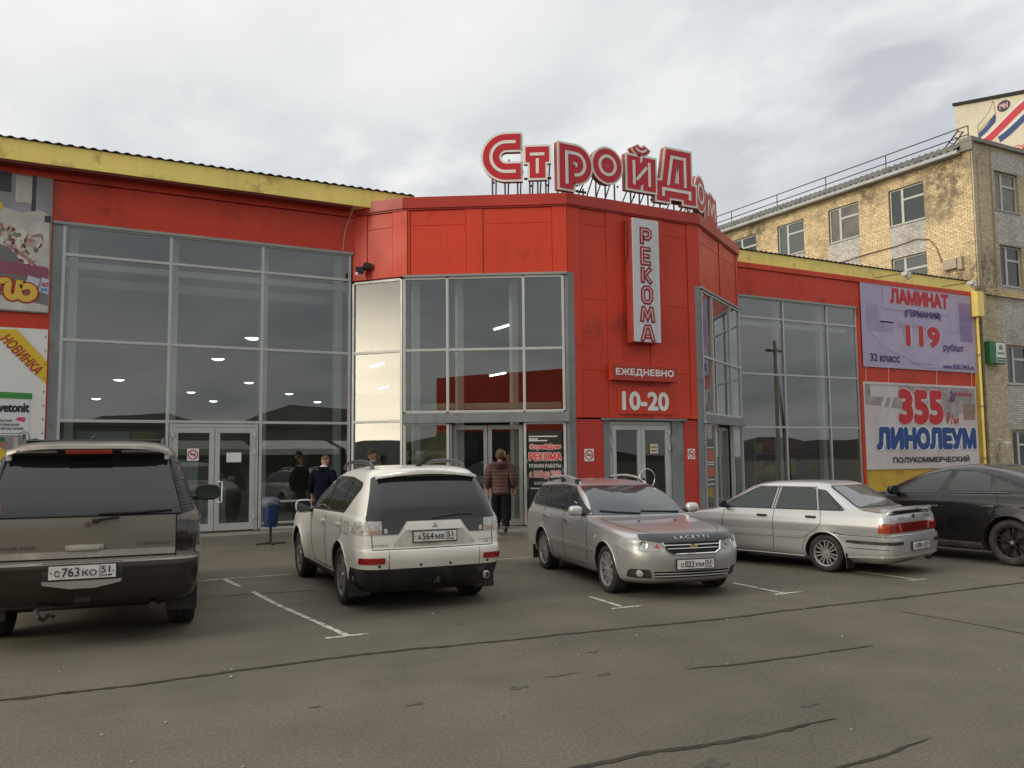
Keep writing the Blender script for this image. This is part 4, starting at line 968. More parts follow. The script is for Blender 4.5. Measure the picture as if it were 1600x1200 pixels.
# ------------------------------------------------------------------ brick building on the right
def brick_building():
    XB, YB, ZT = 32.4, 20.62, 13.9
    t = thing('brick_building', 'yellow brick office building with white-framed windows standing behind the right end of the shop', 'building', (38, 24, 0))
    bk = brick_mat('yellow_brick', (.90, .70, .39), (.66, .49, .26), (.34, .29, .22), 1.0, .9, [((-5.6, -2.2, 12.9), 1.9), ((-5.6, -2.7, 8.9), 1.2), ((-5.0, -3.4, 8.3), 1.3), ((-5.6, 8.5, 13.4), 1.6), ((-5.6, 1.6, 13.5), 1.2)])
    wb = brick_mat('white_brick', (.66, .64, .59), (.52, .49, .45), (.30, .28, .25), 1.0, .4)
    pb = brick_mat('pale_brick', (.70, .60, .40), (.55, .46, .29), (.33, .29, .22), 1.0, .6, [((-5.0, -3.4, 9.0), 1.3)])
    conc = mat('old_concrete', (.26, .25, .22), .85, var=(2, .25), dirt=((.10, .09, .08), 1.5, .5, .75))
    wf = mat('window_white', (.56, .55, .51), .5, var=(2, .08)); wg = mat('window_glass', (.035, .045, .045), .04, spec=.7)
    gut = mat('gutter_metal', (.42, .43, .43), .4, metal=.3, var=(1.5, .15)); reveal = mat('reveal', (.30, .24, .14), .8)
    FS = frame((XB, 46, 0), (0, -1, 0))      # left side, x runs towards the viewer: Y = 46 - x
    FF = frame((XB, YB, 0), (1, 0, 0))
    def wall(M, L, z0, z1, ops, name):
        us = sorted({0, L, *[a for o in ops for a in o[:2]]}); zs = sorted({z0, z1, *[a for o in ops for a in o[2:4]]})
        m = MB(M)
        for a, b in zip(us[:-1], us[1:]):
            for c, d in zip(zs[:-1], zs[1:]):
                if any(o[0] <= a and b <= o[1] and o[2] <= c and d <= o[3] for o in ops): continue
                m.add([(a, 0, c), (b, 0, c), (b, 0, d), (a, 0, d)], [(0, 1, 2, 3)])
        for a, b, c, d in [o[:4] for o in ops]:
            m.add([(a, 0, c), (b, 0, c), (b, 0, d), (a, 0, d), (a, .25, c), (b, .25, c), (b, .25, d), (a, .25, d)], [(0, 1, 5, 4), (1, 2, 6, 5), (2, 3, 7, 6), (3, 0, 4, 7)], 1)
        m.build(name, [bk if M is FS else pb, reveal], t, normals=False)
    def window(M, a, b, c, d, big=False):
        w = MB(M); f = .07
        w.box(a+.01, b-.01, .10, .17, c+.01, c+f); w.box(a+.01, b-.01, .10, .17, d-f, d-.01); w.box(a+.01, a+f, .10, .17, c+f, d-f); w.box(b-f, b-.01, .10, .17, c+f, d-f)
        xm = a+(b-a)*.36; w.box(xm-.06, xm+.06, .095, .165, c+f, d-f)
        zt = c+(d-c)*.66; w.box(xm+.06, b-f, .098, .168, zt-.045, zt+.045)
        o = w.build('window', wf, t)
        global _wk; _wk = globals().get('_wk', 0)+1
        MB(M).box(a+.05, b-.05, .13, .14, c+.05, d-.05).build('pane', (wg, wg, mat('window_glass_pale', (.10, .115, .11), .05, spec=.7), wg, mat('window_glass_blind', (.16, .15, .13), .08, spec=.6, var=(1.5, .3)))[_wk % 5], o)
        m = MB(M); m.box(a-.06, b+.06, -.05, .12, c-.05, c-.002); m.build('sill', gut, o)
    rows = [(11.66, 13.28), (8.5, 10.22), (5.0, 6.7)]
    ys = [22.78, 26.10, 29.34, 32.55, 35.8, 39.1]
    ops = [(46-(y+1.72), 46-y, c, d) for y in ys for c, d in rows]
    wall(FS, 46-YB, 0, ZT, ops, 'side_wall')
    for o in ops: window(FS, *o)
    for y in ys:
        for (c0, d0), (c1, d1) in zip(rows[:-1], rows[1:]):
            MB(FS).box(46-(y+1.72), 46-y, -.012, .05, d1+.002, c0-.055).build('painted_panel', wb, t)
    opf = [(1.5, 3.12, 11.66, 13.3), (1.6, 3.1, 8.5, 10.2), (1.65, 3.2, 4.48, 6.06), (1.7, 3.2, .9, 2.62)]
    opf += [(a+4.6, b+4.6, c, d) for a, b, c, d in opf]
    wall(FF, 16, 0, 14.3, opf, 'front_wall')
    for o in opf: window(FF, *o)
    for k, (c, d) in enumerate(((13.32, 14.1), (10.25, 11.60), (6.1, 8.44), (2.66, 4.42))):
        for dx in (0, 4.6): MB(FF).box(1.35+dx+.05*k, 3.6+dx+.02*k, -.012, .05, c, d).build('painted_panel', wb, t)
    m = MB(FF); m.box(.0, .32, -.10, .02, 0, 8.0); m.box(.0, .25, -.06, .02, 8.35, 14.0); m.box(.32, 1.2, -.04, .02, 8.35, 13.7)
    m.build('corner_pier', pb, t)
    m = MB(FF); m.box(-.05, 16, -.14, .05, 8.02, 8.12); m.box(-.05, 16, -.10, .05, 8.14, 8.22); m.box(-.05, 16, -.07, .05, 8.24, 8.32); m.build('brick_course', bk, t)
    m = MB(FF); m.box(-.12, 16, -.14, .4, 14.28, 14.44); m.box(-.12, .0, -.14, .4, 13.9, 14.27); m.build('parapet', conc, t)
    m = MB(FS); m.box(0, 46-YB-.42, -.22, .1, 13.80, 13.90); m.build('eaves', conc, t)
    m = MB(FS); m.box(0, 46-YB-.3, -.44, -.225, 13.80, 13.94); m.build('gutter', gut, t)
    vs = []; n = 500; L = 46-YB-.35
    mm = MB(FS)
    for lay in (0, .012):
        for y, z in ((-.40, 13.97), (.32, 14.46), (7, 14.9)): vs += [(L*i/n, y, z+lay+.05*math.sin(2*math.pi*L*i/n/.3)) for i in range(n+1)]
    k = n+1; fs = []
    for q in (0, 1): fs += [(q*k+i, q*k+i+1, q*k+k+i+1, q*k+k+i) for i in range(n)] + [(3*k+q*k+i, 3*k+q*k+k+i, 3*k+q*k+k+i+1, 3*k+q*k+i+1) for i in range(n)]
    fs += [(i, 3*k+i, 3*k+i+1, i+1) for i in range(n)]
    mm.add(vs, fs).build('roof_sheet', mat('asbestos_sheet', (.17, .165, .145), .8, var=(1.2, .25), dirt=((.07, .065, .05), 2, .5, .7)), t, smooth=50)
    m = MB(); m.box(33.2, 48.2, 21.1, 46, 13.6, 13.88); m.build('roof_deck', roofm, t)
    m = MB(); m.box(48.2, 48.4, 20.7, 46, 0, 14.3); m.box(32.5, 48.2, 46.02, 46.2, 0, 13.9); m.build('back_wall', bk, t)
    # roof railing
    rs = mat('railing_steel', (.06, .05, .05), .5, metal=.3); m = MB()
    xs = 33.0
    for z in (15.17, 14.80): m.tube([(xs, 21.05, z), (xs, 46, z)], .024, 6)
    for y in (21.05, 25.0, 28.4, 31.57, 34.93, 38.3, 41.6): m.cyl((xs, y, 14.3), (xs, y, 15.17), .026, n=6)
    r = thing('roof_railing', 'thin steel railing with two rails along the roof edge of the brick building', 'railing', (33, 33, 14.4)); m.build('rail', rs, r)
    lad = thing('roof_ladder', 'short black ladder leaning on the roof railing near the brick corner', 'ladder', (33.0, 21.6, 14.3)); m = MB()
    for dx in (0, .34): m.tube([(33.05+dx, 22.35, 14.4), (33.05+dx, 21.5, 15.15)], .03, 6)
    for q in range(4): m.cyl((33.05, 22.15-.2*q, 14.58+.18*q), (33.39, 22.15-.2*q, 14.58+.18*q), .018, n=6)
    m.build('ladder_frame', rs, lad)
    # stair house with the painted emblem
    p = thing('roof_stair_house', 'cream rendered block on the roof with a painted red, white and blue ribbon emblem', 'building', (41, 23, 13.9))
    cr = mat('cream_render', (.64, .58, .44), .7, var=(.7, .1), dirt=((.40, .34, .24), .9, .58, .8))
    G = frame((37.8, 24.72, 0), (0, -1, 0))
    zt = lambda u: 18.28-u*.194
    MB(G).prism([(0, 13.9), (4.3, 13.9), (4.3, zt(4.3)), (0, zt(0))], 0, 4).build('wall', cr, p)
    MB(G).prism([(-.05, zt(0)+.02), (4.35, zt(4.35)+.0), (4.35, zt(4.35)+.15), (-.05, zt(0)+.15)], -.10, 4.1).build('roof_edge', mat('roof_felt', (.02, .018, .016), .8), p)
    b1 = mat('emblem_blue', (.025, .06, .19), .5); r1 = mat('emblem_red', (.52, .035, .05), .5); w1 = mat('emblem_white', (.72, .72, .70), .5)
    def band(pts, w, mt, y, name='emblem_band'):
        m = MB(G); ribbon(m, [pts], w, y, -.001); m.build(name, mt, p)
    def cv(x0, z0, x1, z1, n=14): return [(x0+(x1-x0)*i/n, z0+(z1-z0)*(3*(i/n)**2-2*(i/n)**3)*.5+(z1-z0)*(i/n)*.5) for i in range(n+1)]
    o = 24.72
    band(cv(1.16, 15.98, 3.6, 17.25), .34, r1, -.006); band(cv(1.16, 16.22, 3.6, 17.50), .10, w1, -.004); band(cv(2.06, 15.95, 3.9, 16.85), .30, b1, -.006); band(cv(2.06, 16.18, 3.9, 17.08), .09, w1, -.004)
    MB(G).prism([(1.12, 16.30), (1.5, 16.50), (1.94, 16.82), (1.98, 17.05), (1.94, 17.22), (1.5, 16.80), (1.12, 16.58)], -.006, -.001).build('emblem_band', b1, p)
    m = MB(G); ribbon(m, [[(1.10, 16.3), (1.10, 16.95), (1.45, 17.2), (1.72, 17.5), (1.89, 17.85), (1.93, 17.5), (1.96, 17.2), (1.6, 16.95), (1.12, 16.65)]], .02, -.006, -.001); m.build('emblem_line', ink, p)
    MB(G).prism(ell(2.36, 17.42, .31, .26, 24), -.006, -.001).build('emblem_oval', mat('emblem_dark', (.04, .04, .06), .5), p)
    m = MB(G); text(m, 'РН', 2.17, 2.55, 17.30, 17.54, -.010, .09); m.build('lettering', w1, p); m = MB(G); text(m, 'РН', 2.19, 2.53, 17.32, 17.52, -.014, .02); m.build('lettering', r1, p)
    m = MB(G); text(m, 'РЕКОМА', 1.35, 4.2, 14.85, 15.42, -.006, .08); m.build('lettering', r1, p); m = MB(G); text(m, 'РЕКОМА', 1.40, 4.15, 14.9, 15.37, -.010, .01); m.build('lettering', cr, p)
    # bits on the wall
    s = thing('bank_sign', 'small green and white light-box sign on the brick wall beside the window', 'sign', (33.0, 20.3, 5.2))
    gr = mat('sign_green', (.02, .16, .06), .4)
    MB().rbox(32.42, 33.42, 20.28, 20.52, 5.22, 6.10, .02).build('sign_box', gr, s)
    MB().box(32.80, 33.38, 20.270, 20.279, 5.27, 6.06).build('sign_face', white, s); MB().box(32.83, 33.35, 20.263, 20.270, 5.30, 5.47).build('sign_band', gr, s)
    FFs = frame((32.4, 20.262, 0), (1, 0, 0))
    m = MB(FFs); ribbon(m, [arc(.69, 5.86, .09, -60, 250, 14)], .035, -.004, 0); ribbon(m, [[(.63, 5.87), (.69, 5.82), (.78, 5.91)]], .03, -.006, 0); m.build('emblem', gr, s)
    m = MB(FFs); text(m, 'СБЕРБАНК', .46, .92, 5.60, 5.68, -.003, .03); m.build('lettering', gr, s); MB(FFs).box(.50, .88, -.004, 0, 5.37, 5.40).build('small_print', white, s)
    b = thing('junction_box', 'pale metal box fixed high on the brick side wall above the shop roof', 'box', (32.3, 21.6, 9.2))
    MB().rbox(32.18, 32.40, 21.35, 21.95, 9.20, 9.62, .02).build('box', mat('box_beige', (.42, .36, .26), .6), b); MB().rbox(32.22, 32.40, 21.14, 21.33, 9.12, 9.66, .02).build('box', mat('box_beige'), b)
    tag(MB().tube([(32.36, 31, 10.75), (32.34, 28, 10.58), (32.34, 26.78, 10.66), (32.34, 25.4, 10.72), (32.34, 24.2, 10.74), (32.33, 23.2, 10.82), (32.33, 22.6, 10.68), (32.33, 22.3, 10.3), (32.33, 22.15, 9.85), (32.33, 22.05, 9.55), (32.33, 21.9, 9.45)], .022, 6).build('cable', mat('brown_cable')), 'brown cable curving over the brick side wall to the pale metal box', 'cable')
    tag(MB().tube([(33.55, 20.54, 14.2), (33.56, 20.55, 11), (33.54, 20.55, 8.4)], .018, 6).build('cable', mat('brown_cable')), 'thin cable running straight down the brick front beside the upper windows', 'cable')
    f = thing('wall_lamp', 'small white lamp on a bracket low on the brick front', 'lamp', (33.0, 20.4, 1.9))
    MB().tube([(33.05, 20.52, 1.75), (33.05, 20.5, 2.1), (33.1, 20.3, 2.12)], .02, 6).build('arm', alud, f); MB().rbox(33.0, 33.22, 20.14, 20.34, 2.02, 2.18, .04).build('housing', mat('lamp_white'), f)
    MB().rbox(32.95, 33.15, 20.48, 20.52, 1.35, 1.75, .01).build('cover', mat('box_beige'), f)
brick_building()

# ------------------------------------------------------------------ what the windows mirror from behind the viewer
def behind():
    t = thing('warehouse', 'red and yellow metal warehouse across the car park mirrored in the bay windows', 'building', (-20, -48, 0))
    MB().box(-48, -22, -62, -46, 4.6, 11.5).build('upper_wall', red, t); MB().box(-48, -22, -62, -45.9, 0, 4.58).build('lower_wall', mat('dark_base', (.05, .055, .06), .4), t)
    M = frame((-21.9, -46.2, 0), (1, 0, 0)); M = Matrix.Translation((0, -8, 0)) @ M
    MB(M).prism([(0, 0), (15, 0), (15, 8.5), (7.5, 11.6), (0, 8.5)], -1, 8).build('gable_hall', mat('mustard_wall', (.36, .30, .08), .6, var=(.3, .15)), t)
    for x in (-44, -39, -34, -29, -25): MB().box(x, x+2.6, -45.9, -45.8, 1.0, 4.0).build('window', mat('window_glass'), t)
    t = thing('utility_pole', 'wooden utility pole with a leaning strut and crossarm mirrored in the right shop windows', 'pole', (36.5, 5.5, 0))
    wd = mat('old_wood', (.13, .10, .075), .85, var=(3, .3)); m = MB(); m.cyl((36.5, 5.5, 0), (36.5, 5.5, 8.2), .13, .10, 12); m.cyl((38.3, 4.6, 0), (36.55, 5.45, 7.0), .11, .09, 12); m.build('post', wd, t)
    MB().box(35.8, 37.2, 5.42, 5.58, 7.55, 7.67).build('crossarm', wd, t)
    m = MB()
    for x in (35.9, 36.25, 36.75, 37.1): m.lathe([(.03, 0), (.05, .04), (.03, .08), (.045, .12), (.02, .15)], (x, 5.5, 7.67), (0, 0, 1), 10)
    m.build('insulator', white, t)
    # market stalls, lamp posts and a low store row that only show as reflections
    cv = mat('awning_white', (.62, .61, .56), .7, var=(1, .12)); gp = mat('stall_frame', (.12, .12, .12), .5)
    labs = ('market stall with white awning mirrored beside the left doors', 'market stall with white awning mirrored right of the left doors', 'market stall with white awning mirrored at the edge of the left windows')
    for k, x in enumerate((6.0, 11.2, 16.4)):
        t = thing('market_stall', labs[k], 'stall', (x+2.3, -12.5, 0), group='market stalls across the car park')
        MB().add([(x, -14, 2.9), (x+4.8, -14, 2.9), (x+4.8, -11, 2.35), (x, -11, 2.35), (x, -11, 2.0), (x+4.8, -11, 2.0)], [(0, 1, 2, 3), (3, 2, 5, 4)]).build('awning', cv, t, normals=False)
        m = MB()
        for px in (x+.1, x+4.7):
            m.cyl((px, -11.1, 0), (px, -11.1, 2.3), .03, n=8); m.cyl((px, -13.9, 0), (px, -13.9, 2.85), .03, n=8)
        m.build('frame', gp, t); MB().box(x+.3, x+4.5, -12.6, -11.8, 0, .95).build('counter', mat('counter_brown', (.12, .08, .05), .7), t); MB().box(x+.2, x+4.6, -13.95, -13.9, 0, 2.6).build('back_sheet', mat('sheet_blue', (.06, .09, .14), .7), t)
    for k, (x, y) in enumerate(((24, -22), (31, -34))):
        t = thing('lamp_post', ('tall lamp post mirrored in the middle of the left windows', 'farther lamp post mirrored in the left windows')[k], 'lamp post', (x, y, 0), group='lamp posts across the car park')
        MB().tube(curve([(x, y, 0), (x, y, 8), (x+.3, y, 9.2), (x+1.4, y, 9.6)]), .08, 8).build('post', gp, t, smooth=60); MB().rbox(x+1.2, x+1.9, y-.15, y+.15, 9.5, 9.65, .03).build('lamp_head', alud, t)
    t = thing('low_building', 'long grey single-storey building across the car park mirrored in the left windows', 'building', (20, -40, 0))
    MB().box(-8, 40, -48, -38, 0, 4.6).build('wall', mat('grey_render', (.16, .155, .145), .8, var=(.3, .2)), t); MB().box(-8.4, 40.4, -48.4, -37.6, 4.6, 4.9).build('roof', roofm, t)
    for x in range(-6, 39, 4): MB().box(x, x+2.2, -38, -37.93, 1.2, 3.2).build('window', mat('window_glass'), t)
behind()
# ------------------------------------------------------------------ cars: body lofted from plan outlines, parts laid on its surface
def pchip(T, Yv, t):
    n = len(T)
    h = [T[i+1]-T[i] for i in range(n-1)]; d = [(Yv[i+1]-Yv[i])/h[i] for i in range(n-1)]; m = [0]*n
    m[0], m[-1] = d[0], d[-1]
    for i in range(1, n-1): m[i] = 0 if d[i-1]*d[i] <= 0 else 2*d[i-1]*d[i]/(d[i-1]+d[i])
    i = min(n-2, max(0, int(t)));
    while i < n-2 and t > T[i+1]: i += 1
    s = (t-T[i])/h[i]
    return Yv[i]*(2*s**3-3*s**2+1)+m[i]*h[i]*(s**3-2*s**2+s)+Yv[i+1]*(-2*s**3+3*s**2)+m[i+1]*h[i]*(s**3-s**2)
class Car:
    def __init__(s, name, label, loc, head, scale, paint, rows, wb, R_w, arch, flare=.02, bow=(.07, .05), sub=5, group=None, fl_w=.12):
        s.root = thing(name, label, 'car', loc, R(head), scale, group, local=True); s.paint = paint; s.wb = wb; s.Rw = R_w
        n = len(rows); T = list(range(n)); C = list(zip(*rows)); rings = []
        for k in range((n-1)*sub+1):
            t = k/sub; z, xf, xr, w, axf, fyf, axr, fyr = [pchip(T, c, t) for c in C]
            L = xf-xr; axf = min(axf, L*.47); axr = min(axr, L*.47); pts = []
            def q(f): return math.copysign(abs(f)**(2/2.5), f)
            for i in range(6): pts.append((xf, w*(1-fyf)*i/6))
            for i in range(10):
                a = math.pi/2*i/10; pts.append((xf-axf+axf*q(math.cos(a)), w*(1-fyf)+w*fyf*q(math.sin(a))))
            for i in range(30): pts.append((xf-axf+(xr+axr-xf+axf)*i/30, w))
            for i in range(10):
                a = math.pi/2*i/10; pts.append((xr+axr-axr*q(math.sin(a)), w*(1-fyr)+w*fyr*q(math.cos(a))))
            for i in range(7): pts.append((xr, w*(1-fyr)*(1-i/6)))
            xm = wb/2; out = []
            for x, y in pts:
                if x > xm: x -= bow[0]*(abs(y)/max(w, .01))**2*min(1, w/.6)*((x-xm)/(xf-xm))**6
                else: x += bow[1]*(abs(y)/max(w, .01))**2*min(1, w/.6)*((xm-x)/(xm-xr))**6
                for xw in (0, wb):
                    if flare and y > w*.8:
                        dd = math.hypot(x-xw, z-R_w)
                        if dd < arch+fl_w:
                            u = max(0, min(1, (arch+fl_w-dd)/fl_w)); y += flare*u*u*(3-2*u)
                out.append((x, y, z))
            ring = out + [(x, -y, z_) for x, y, z_ in out[-2:0:-1]]
            rings.append(ring)
        m = len(rings[0]); vs = [p for r in rings for p in r]
        fs = [(a*m+i, a*m+(i+1) % m, (a+1)*m+(i+1) % m, (a+1)*m+i) for a in range(len(rings)-1) for i in range(m)]
        vs += [(sum(p[0] for p in rings[0])/m, 0, rings[0][0][2]), (sum(p[0] for p in rings[-1])/m, 0, rings[-1][0][2]+.002)]
        b = len(vs)-2; e = (len(rings)-1)*m
        fs += [(b, (i+1) % m, i) for i in range(m)] + [(b+1, e+i, e+(i+1) % m) for i in range(m)]
        s.vs, s.fs = vs, fs
        s.bvh = BVHTree.FromPolygons([Vector(v) for v in vs], fs)
        s.arch = arch
    def body(s, split=(), well_depth=.40, dark=None):
        me = bpy.data.meshes.new('b'); me.from_pydata(s.vs, [], s.fs)
        bm = bmesh.new(); bm.from_mesh(me); bmesh.ops.recalc_face_normals(bm, faces=bm.faces[:]); bm.to_mesh(me); bm.free()
        dk = dark or mat('wheel_well', (.012, .012, .012), .8)
        me.materials.append(s.paint); me.materials.append(dk)
        o = bpy.data.objects.new('b', me); col.objects.link(o)
        cut = MB(); wmax = max(abs(v[1]) for v in s.vs)
        for x in (0, s.wb):
            for sg in (1, -1): cut.cyl((x, sg*(wmax-well_depth), s.Rw), (x, sg*(wmax+.3), s.Rw), s.arch, n=56, mi=1)
        cm = bpy.data.meshes.new('c'); cm.from_pydata([tuple(v) for v in cut.v], [], cut.f); cm.materials.append(s.paint); cm.materials.append(dk)
        for p in cm.polygons: p.material_index = 1
        bm = bmesh.new(); bm.from_mesh(cm); bmesh.ops.recalc_face_normals(bm, faces=bm.faces[:]); bm.to_mesh(cm); bm.free()
        c = bpy.data.objects.new('c', cm); col.objects.link(c)
        md = o.modifiers.new('x', 'BOOLEAN'); md.operation = 'DIFFERENCE'; md.object = c; md.solver = 'EXACT'
        bpy.context.view_layer.update()
        r = bpy.data.meshes.new_from_object(o.evaluated_get(bpy.context.evaluated_depsgraph_get()))
        for ob in (o, c): col.objects.unlink(ob); bpy.data.objects.remove(ob)
        V = [v.co.copy() for v in r.vertices]; G = {}
        for p in r.polygons:
            c_ = p.center; key = 'body'
            if p.material_index == 0:
                for nm, mt, fn in split:
                    if fn(c_): key = nm; break
            G.setdefault(key, []).append((list(p.vertices), p.material_index))
        bpy.data.meshes.remove(r)
        for key, L in G.items():
            mt = s.paint
            for nm, m_, fn in split:
                if nm == key: mt = m_
            idx = {}; vv = []; ff = []
            for f, i in L:
                for q in f:
                    if q not in idx: idx[q] = len(vv); vv.append(V[q])
                ff.append([idx[q] for q in f])
            mb = MB(); mb.v = vv; mb.f = ff; mb.mi = [i for _, i in L]
            ob = mb.build(key, [mt, dk], s.root, smooth=32, normals=False)
    AX = {'L': lambda u, v: ((u, 4, v), (0, -1, 0)), 'R': lambda u, v: ((u, -4, v), (0, 1, 0)), 'B': lambda u, v: ((-7, u, v), (1, 0, 0)), 'F': lambda u, v: ((9, u, v), (-1, 0, 0)), 'T': lambda u, v: ((u, v, 5), (0, 0, -1))}
    def hit(s, kind, u, v):
        o, d = s.AX[kind](u, v); o = Vector(o); d = Vector(d)
        p, n, i, t = s.bvh.ray_cast(o, d)
        if p is None:
            # beyond the silhouette: take the nearest point of the body
            best = s.bvh.find_nearest(o + d*(4 if kind in 'LR' else 6)); p, n = best[0], best[1]
        if n.dot(d) > 0: n = -n
        return p, n
    def shell(s, name, kind, polys, mt, off=.006, th=.016, res=.045, parent=None, label=None, mirror=False, mb_only=False, smooth=True):
        """part lying on the body inside convex outlines given in the view plane"""
        if polys and not isinstance(polys[0][0], (tuple, list, Vector)): polys = [polys]
        outs = []
        for side in ((kind, 'R') if (mirror and kind == 'L') else (kind,)):
            mb = MB()
            for poly in polys:
                A = sum(poly[i][0]*poly[(i+1) % len(poly)][1]-poly[(i+1) % len(poly)][0]*poly[i][1] for i in range(len(poly)))
                if A < 0: poly = poly[::-1]
                bm = bmesh.new(); x0 = min(p[0] for p in poly)-.01; x1 = max(p[0] for p in poly)+.01; z0 = min(p[1] for p in poly)-.01; z1 = max(p[1] for p in poly)+.01
                nx = max(2, int((x1-x0)/res)); nz = max(2, int((z1-z0)/res))
                g = [[bm.verts.new((x0+(x1-x0)*i/nx, z0+(z1-z0)*j/nz, 0)) for i in range(nx+1)] for j in range(nz+1)]
                for j in range(nz):
                    for i in range(nx): bm.faces.new((g[j][i], g[j][i+1], g[j+1][i+1], g[j+1][i]))
                for i in range(len(poly)):
                    a = Vector((*poly[i], 0)); b = Vector((*poly[(i+1) % len(poly)], 0)); t = b-a
                    if t.length < 1e-6: continue
                    nrm = Vector((t.y, -t.x, 0)).normalized()
                    bmesh.ops.bisect_plane(bm, geom=bm.verts[:]+bm.edges[:]+bm.faces[:], dist=1e-6, plane_co=a, plane_no=nrm, clear_outer=True)
                bmesh.ops.remove_doubles(bm, verts=bm.verts[:], dist=.0008)
                bm.verts.index_update(); top = []; bot = []
                for v in bm.verts:
                    p, n = s.hit(side, v.co.x, v.co.y); top.append(p+n*off); bot.append(p+n*(off-th))
                k = len(top); F = [[v.index for v in f.verts] for f in bm.faces]
                E = [(e.verts[0].index, e.verts[1].index) for e in bm.edges if len(e.link_faces) == 1]
                bm.free()
                mb.add(top+bot, F+[(a, b, b+k, a+k) for a, b in E])
            if mb_only: return mb
            outs.append(mb.build(name, mt, parent or s.root, smooth=35 if smooth else False, label=label))
        return outs[0] if len(outs) == 1 else outs
    def line(s, name, kind, paths, r, mt, off=0, parent=None, n=5, mirror=False, label=None):
        res = []
        for side in ((kind, 'R') if (mirror and kind == 'L') else (kind,)):
            mb = MB()
            for P in paths:
                pts = []
                for a, b in zip(P[:-1], P[1:]):
                    k = max(1, int(math.dist(a, b)/.06)); pts += [(a[0]+(b[0]-a[0])*i/k, a[1]+(b[1]-a[1])*i/k) for i in range(k)]
                pts.append(P[-1]); W = []
                for p in pts:
                    q, nn = s.hit(side, *p); W.append(q+nn*off)
                mb.tube(W, r, n)
            res.append(mb.build(name, mt, parent or s.root, smooth=60, label=label))
        return res[0] if len(res) == 1 else res
    def lettering(s, kind, string, u0, u1, z0, z1, mt, off=.012, bold=.03, shear=0, parent=None, name='lettering'):
        V, F, a = glyphs(string, 0.0, shear); mb = MB(); rd = bold*(z1-z0)
        for k, (dx, dz) in enumerate(((rd, 0), (-rd, 0), (0, rd), (0, -rd)) if bold else ((0, 0),)):
            vs = []
            for x, y in V:
                u = u0+x*(u1-u0)+dx; p, n = s.hit(kind, u, z0+y*(z1-z0)+dz); vs.append(p+n*(off+k*.0003))
            mb.add(vs, F); return mb.build(name, mt, parent or s.root)
    def wheels(s, width, rim_r, track, spokes, rim_mat, style='y', steer=0, hub=None, cap=None):
        ty = mat('tyre_rubber', (.018, .018, .018), .75, var=(8, .25), dirt=((.045, .04, .033), 5, .45, .75)); Rw = s.Rw; w = width
        tread = [(rim_r, -.42*w), (rim_r+.02, -.5*w), ((rim_r+Rw)/2, -.53*w), (Rw-.03, -.5*w), (Rw-.008, -.43*w), (Rw, -.34*w), (Rw, -.16*w), (Rw-.008, -.15*w), (Rw-.008, -.13*w), (Rw, -.12*w)]
        prof = tread + [(a, -b) for a, b in reversed(tread)]
        for x in (0, s.wb):
            for sg in (1, -1):
                M = Matrix.Translation((x, sg*(track/2), Rw))
                if x and steer: M = M @ Matrix.Rotation(R(steer), 4, 'Z')
                wl = MB(M).lathe(prof, (0, 0, 0), (0, 1, 0), 48, closed=False)
                wheel = wl.build('wheel', ty, s.root, smooth=40)
                o = sg*w*.40
                m = MB(M); m.lathe([(rim_r, -sg*w*.42), (rim_r*.93, -sg*w*.2), (rim_r*.90, o-sg*.04), (rim_r*.93, o), (rim_r, o+sg*.012), (rim_r+.008, o+sg*.004)], (0, 0, 0), (0, 1, 0), 40)
                m.lathe([(.001, o-sg*.005), (.05, o-sg*.008), (.065, o-sg*.03), (.07, o-sg*.08)], (0, 0, 0), (0, 1, 0), 20)
                for k in range(spokes):
                    a = 2*math.pi*k/spokes+.3
                    def P(r, t, y): return (r*math.cos(a)-t*math.sin(a), y, r*math.sin(a)+t*math.cos(a))
                    bars = [(0, .030, 0, .022)] if style == 'straight' else [(-.010, .011, -.052, .009), (.010, .011, .052, .009)] if style == 'y' else [(0, .055, 0, .038)]
                    for t0, h0, t1, h1 in bars:
                        r0, r1 = .05, rim_r*.95
                        q = [P(r0, t0-h0, o-sg*.008), P(r0, t0+h0, o-sg*.008), P(r1, t1+h1, o-sg*.002), P(r1, t1-h1, o-sg*.002), P(r0, t0-h0*1.2, o-sg*.05), P(r0, t0+h0*1.2, o-sg*.05), P(r1, t1+h1*1.2, o-sg*.04), P(r1, t1-h1*1.2, o-sg*.04)]
                        m.add(q, [(0, 1, 2, 3), (7, 6, 5, 4), (0, 4, 5, 1), (2, 6, 7, 3), (1, 5, 6, 2), (3, 7, 4, 0)])
                m.build('rim', rim_mat, wheel, smooth=40)
                m = MB(M); m.lathe([(.001, o-sg*.10), (rim_r*.9, o-sg*.10), (rim_r*.9, o-sg*.12)], (0, 0, 0), (0, 1, 0), 24); m.build('brake_disc', mat('brake_dark', (.03, .028, .026), .6, metal=.3), wheel)
                m = MB(M); m.lathe([(.001, o+sg*.004), (.028, o+sg*.002), (.032, o-sg*.01)], (0, 0, 0), (0, 1, 0), 16); m.build('hub_cap', cap or rim_mat, wheel, smooth=40)
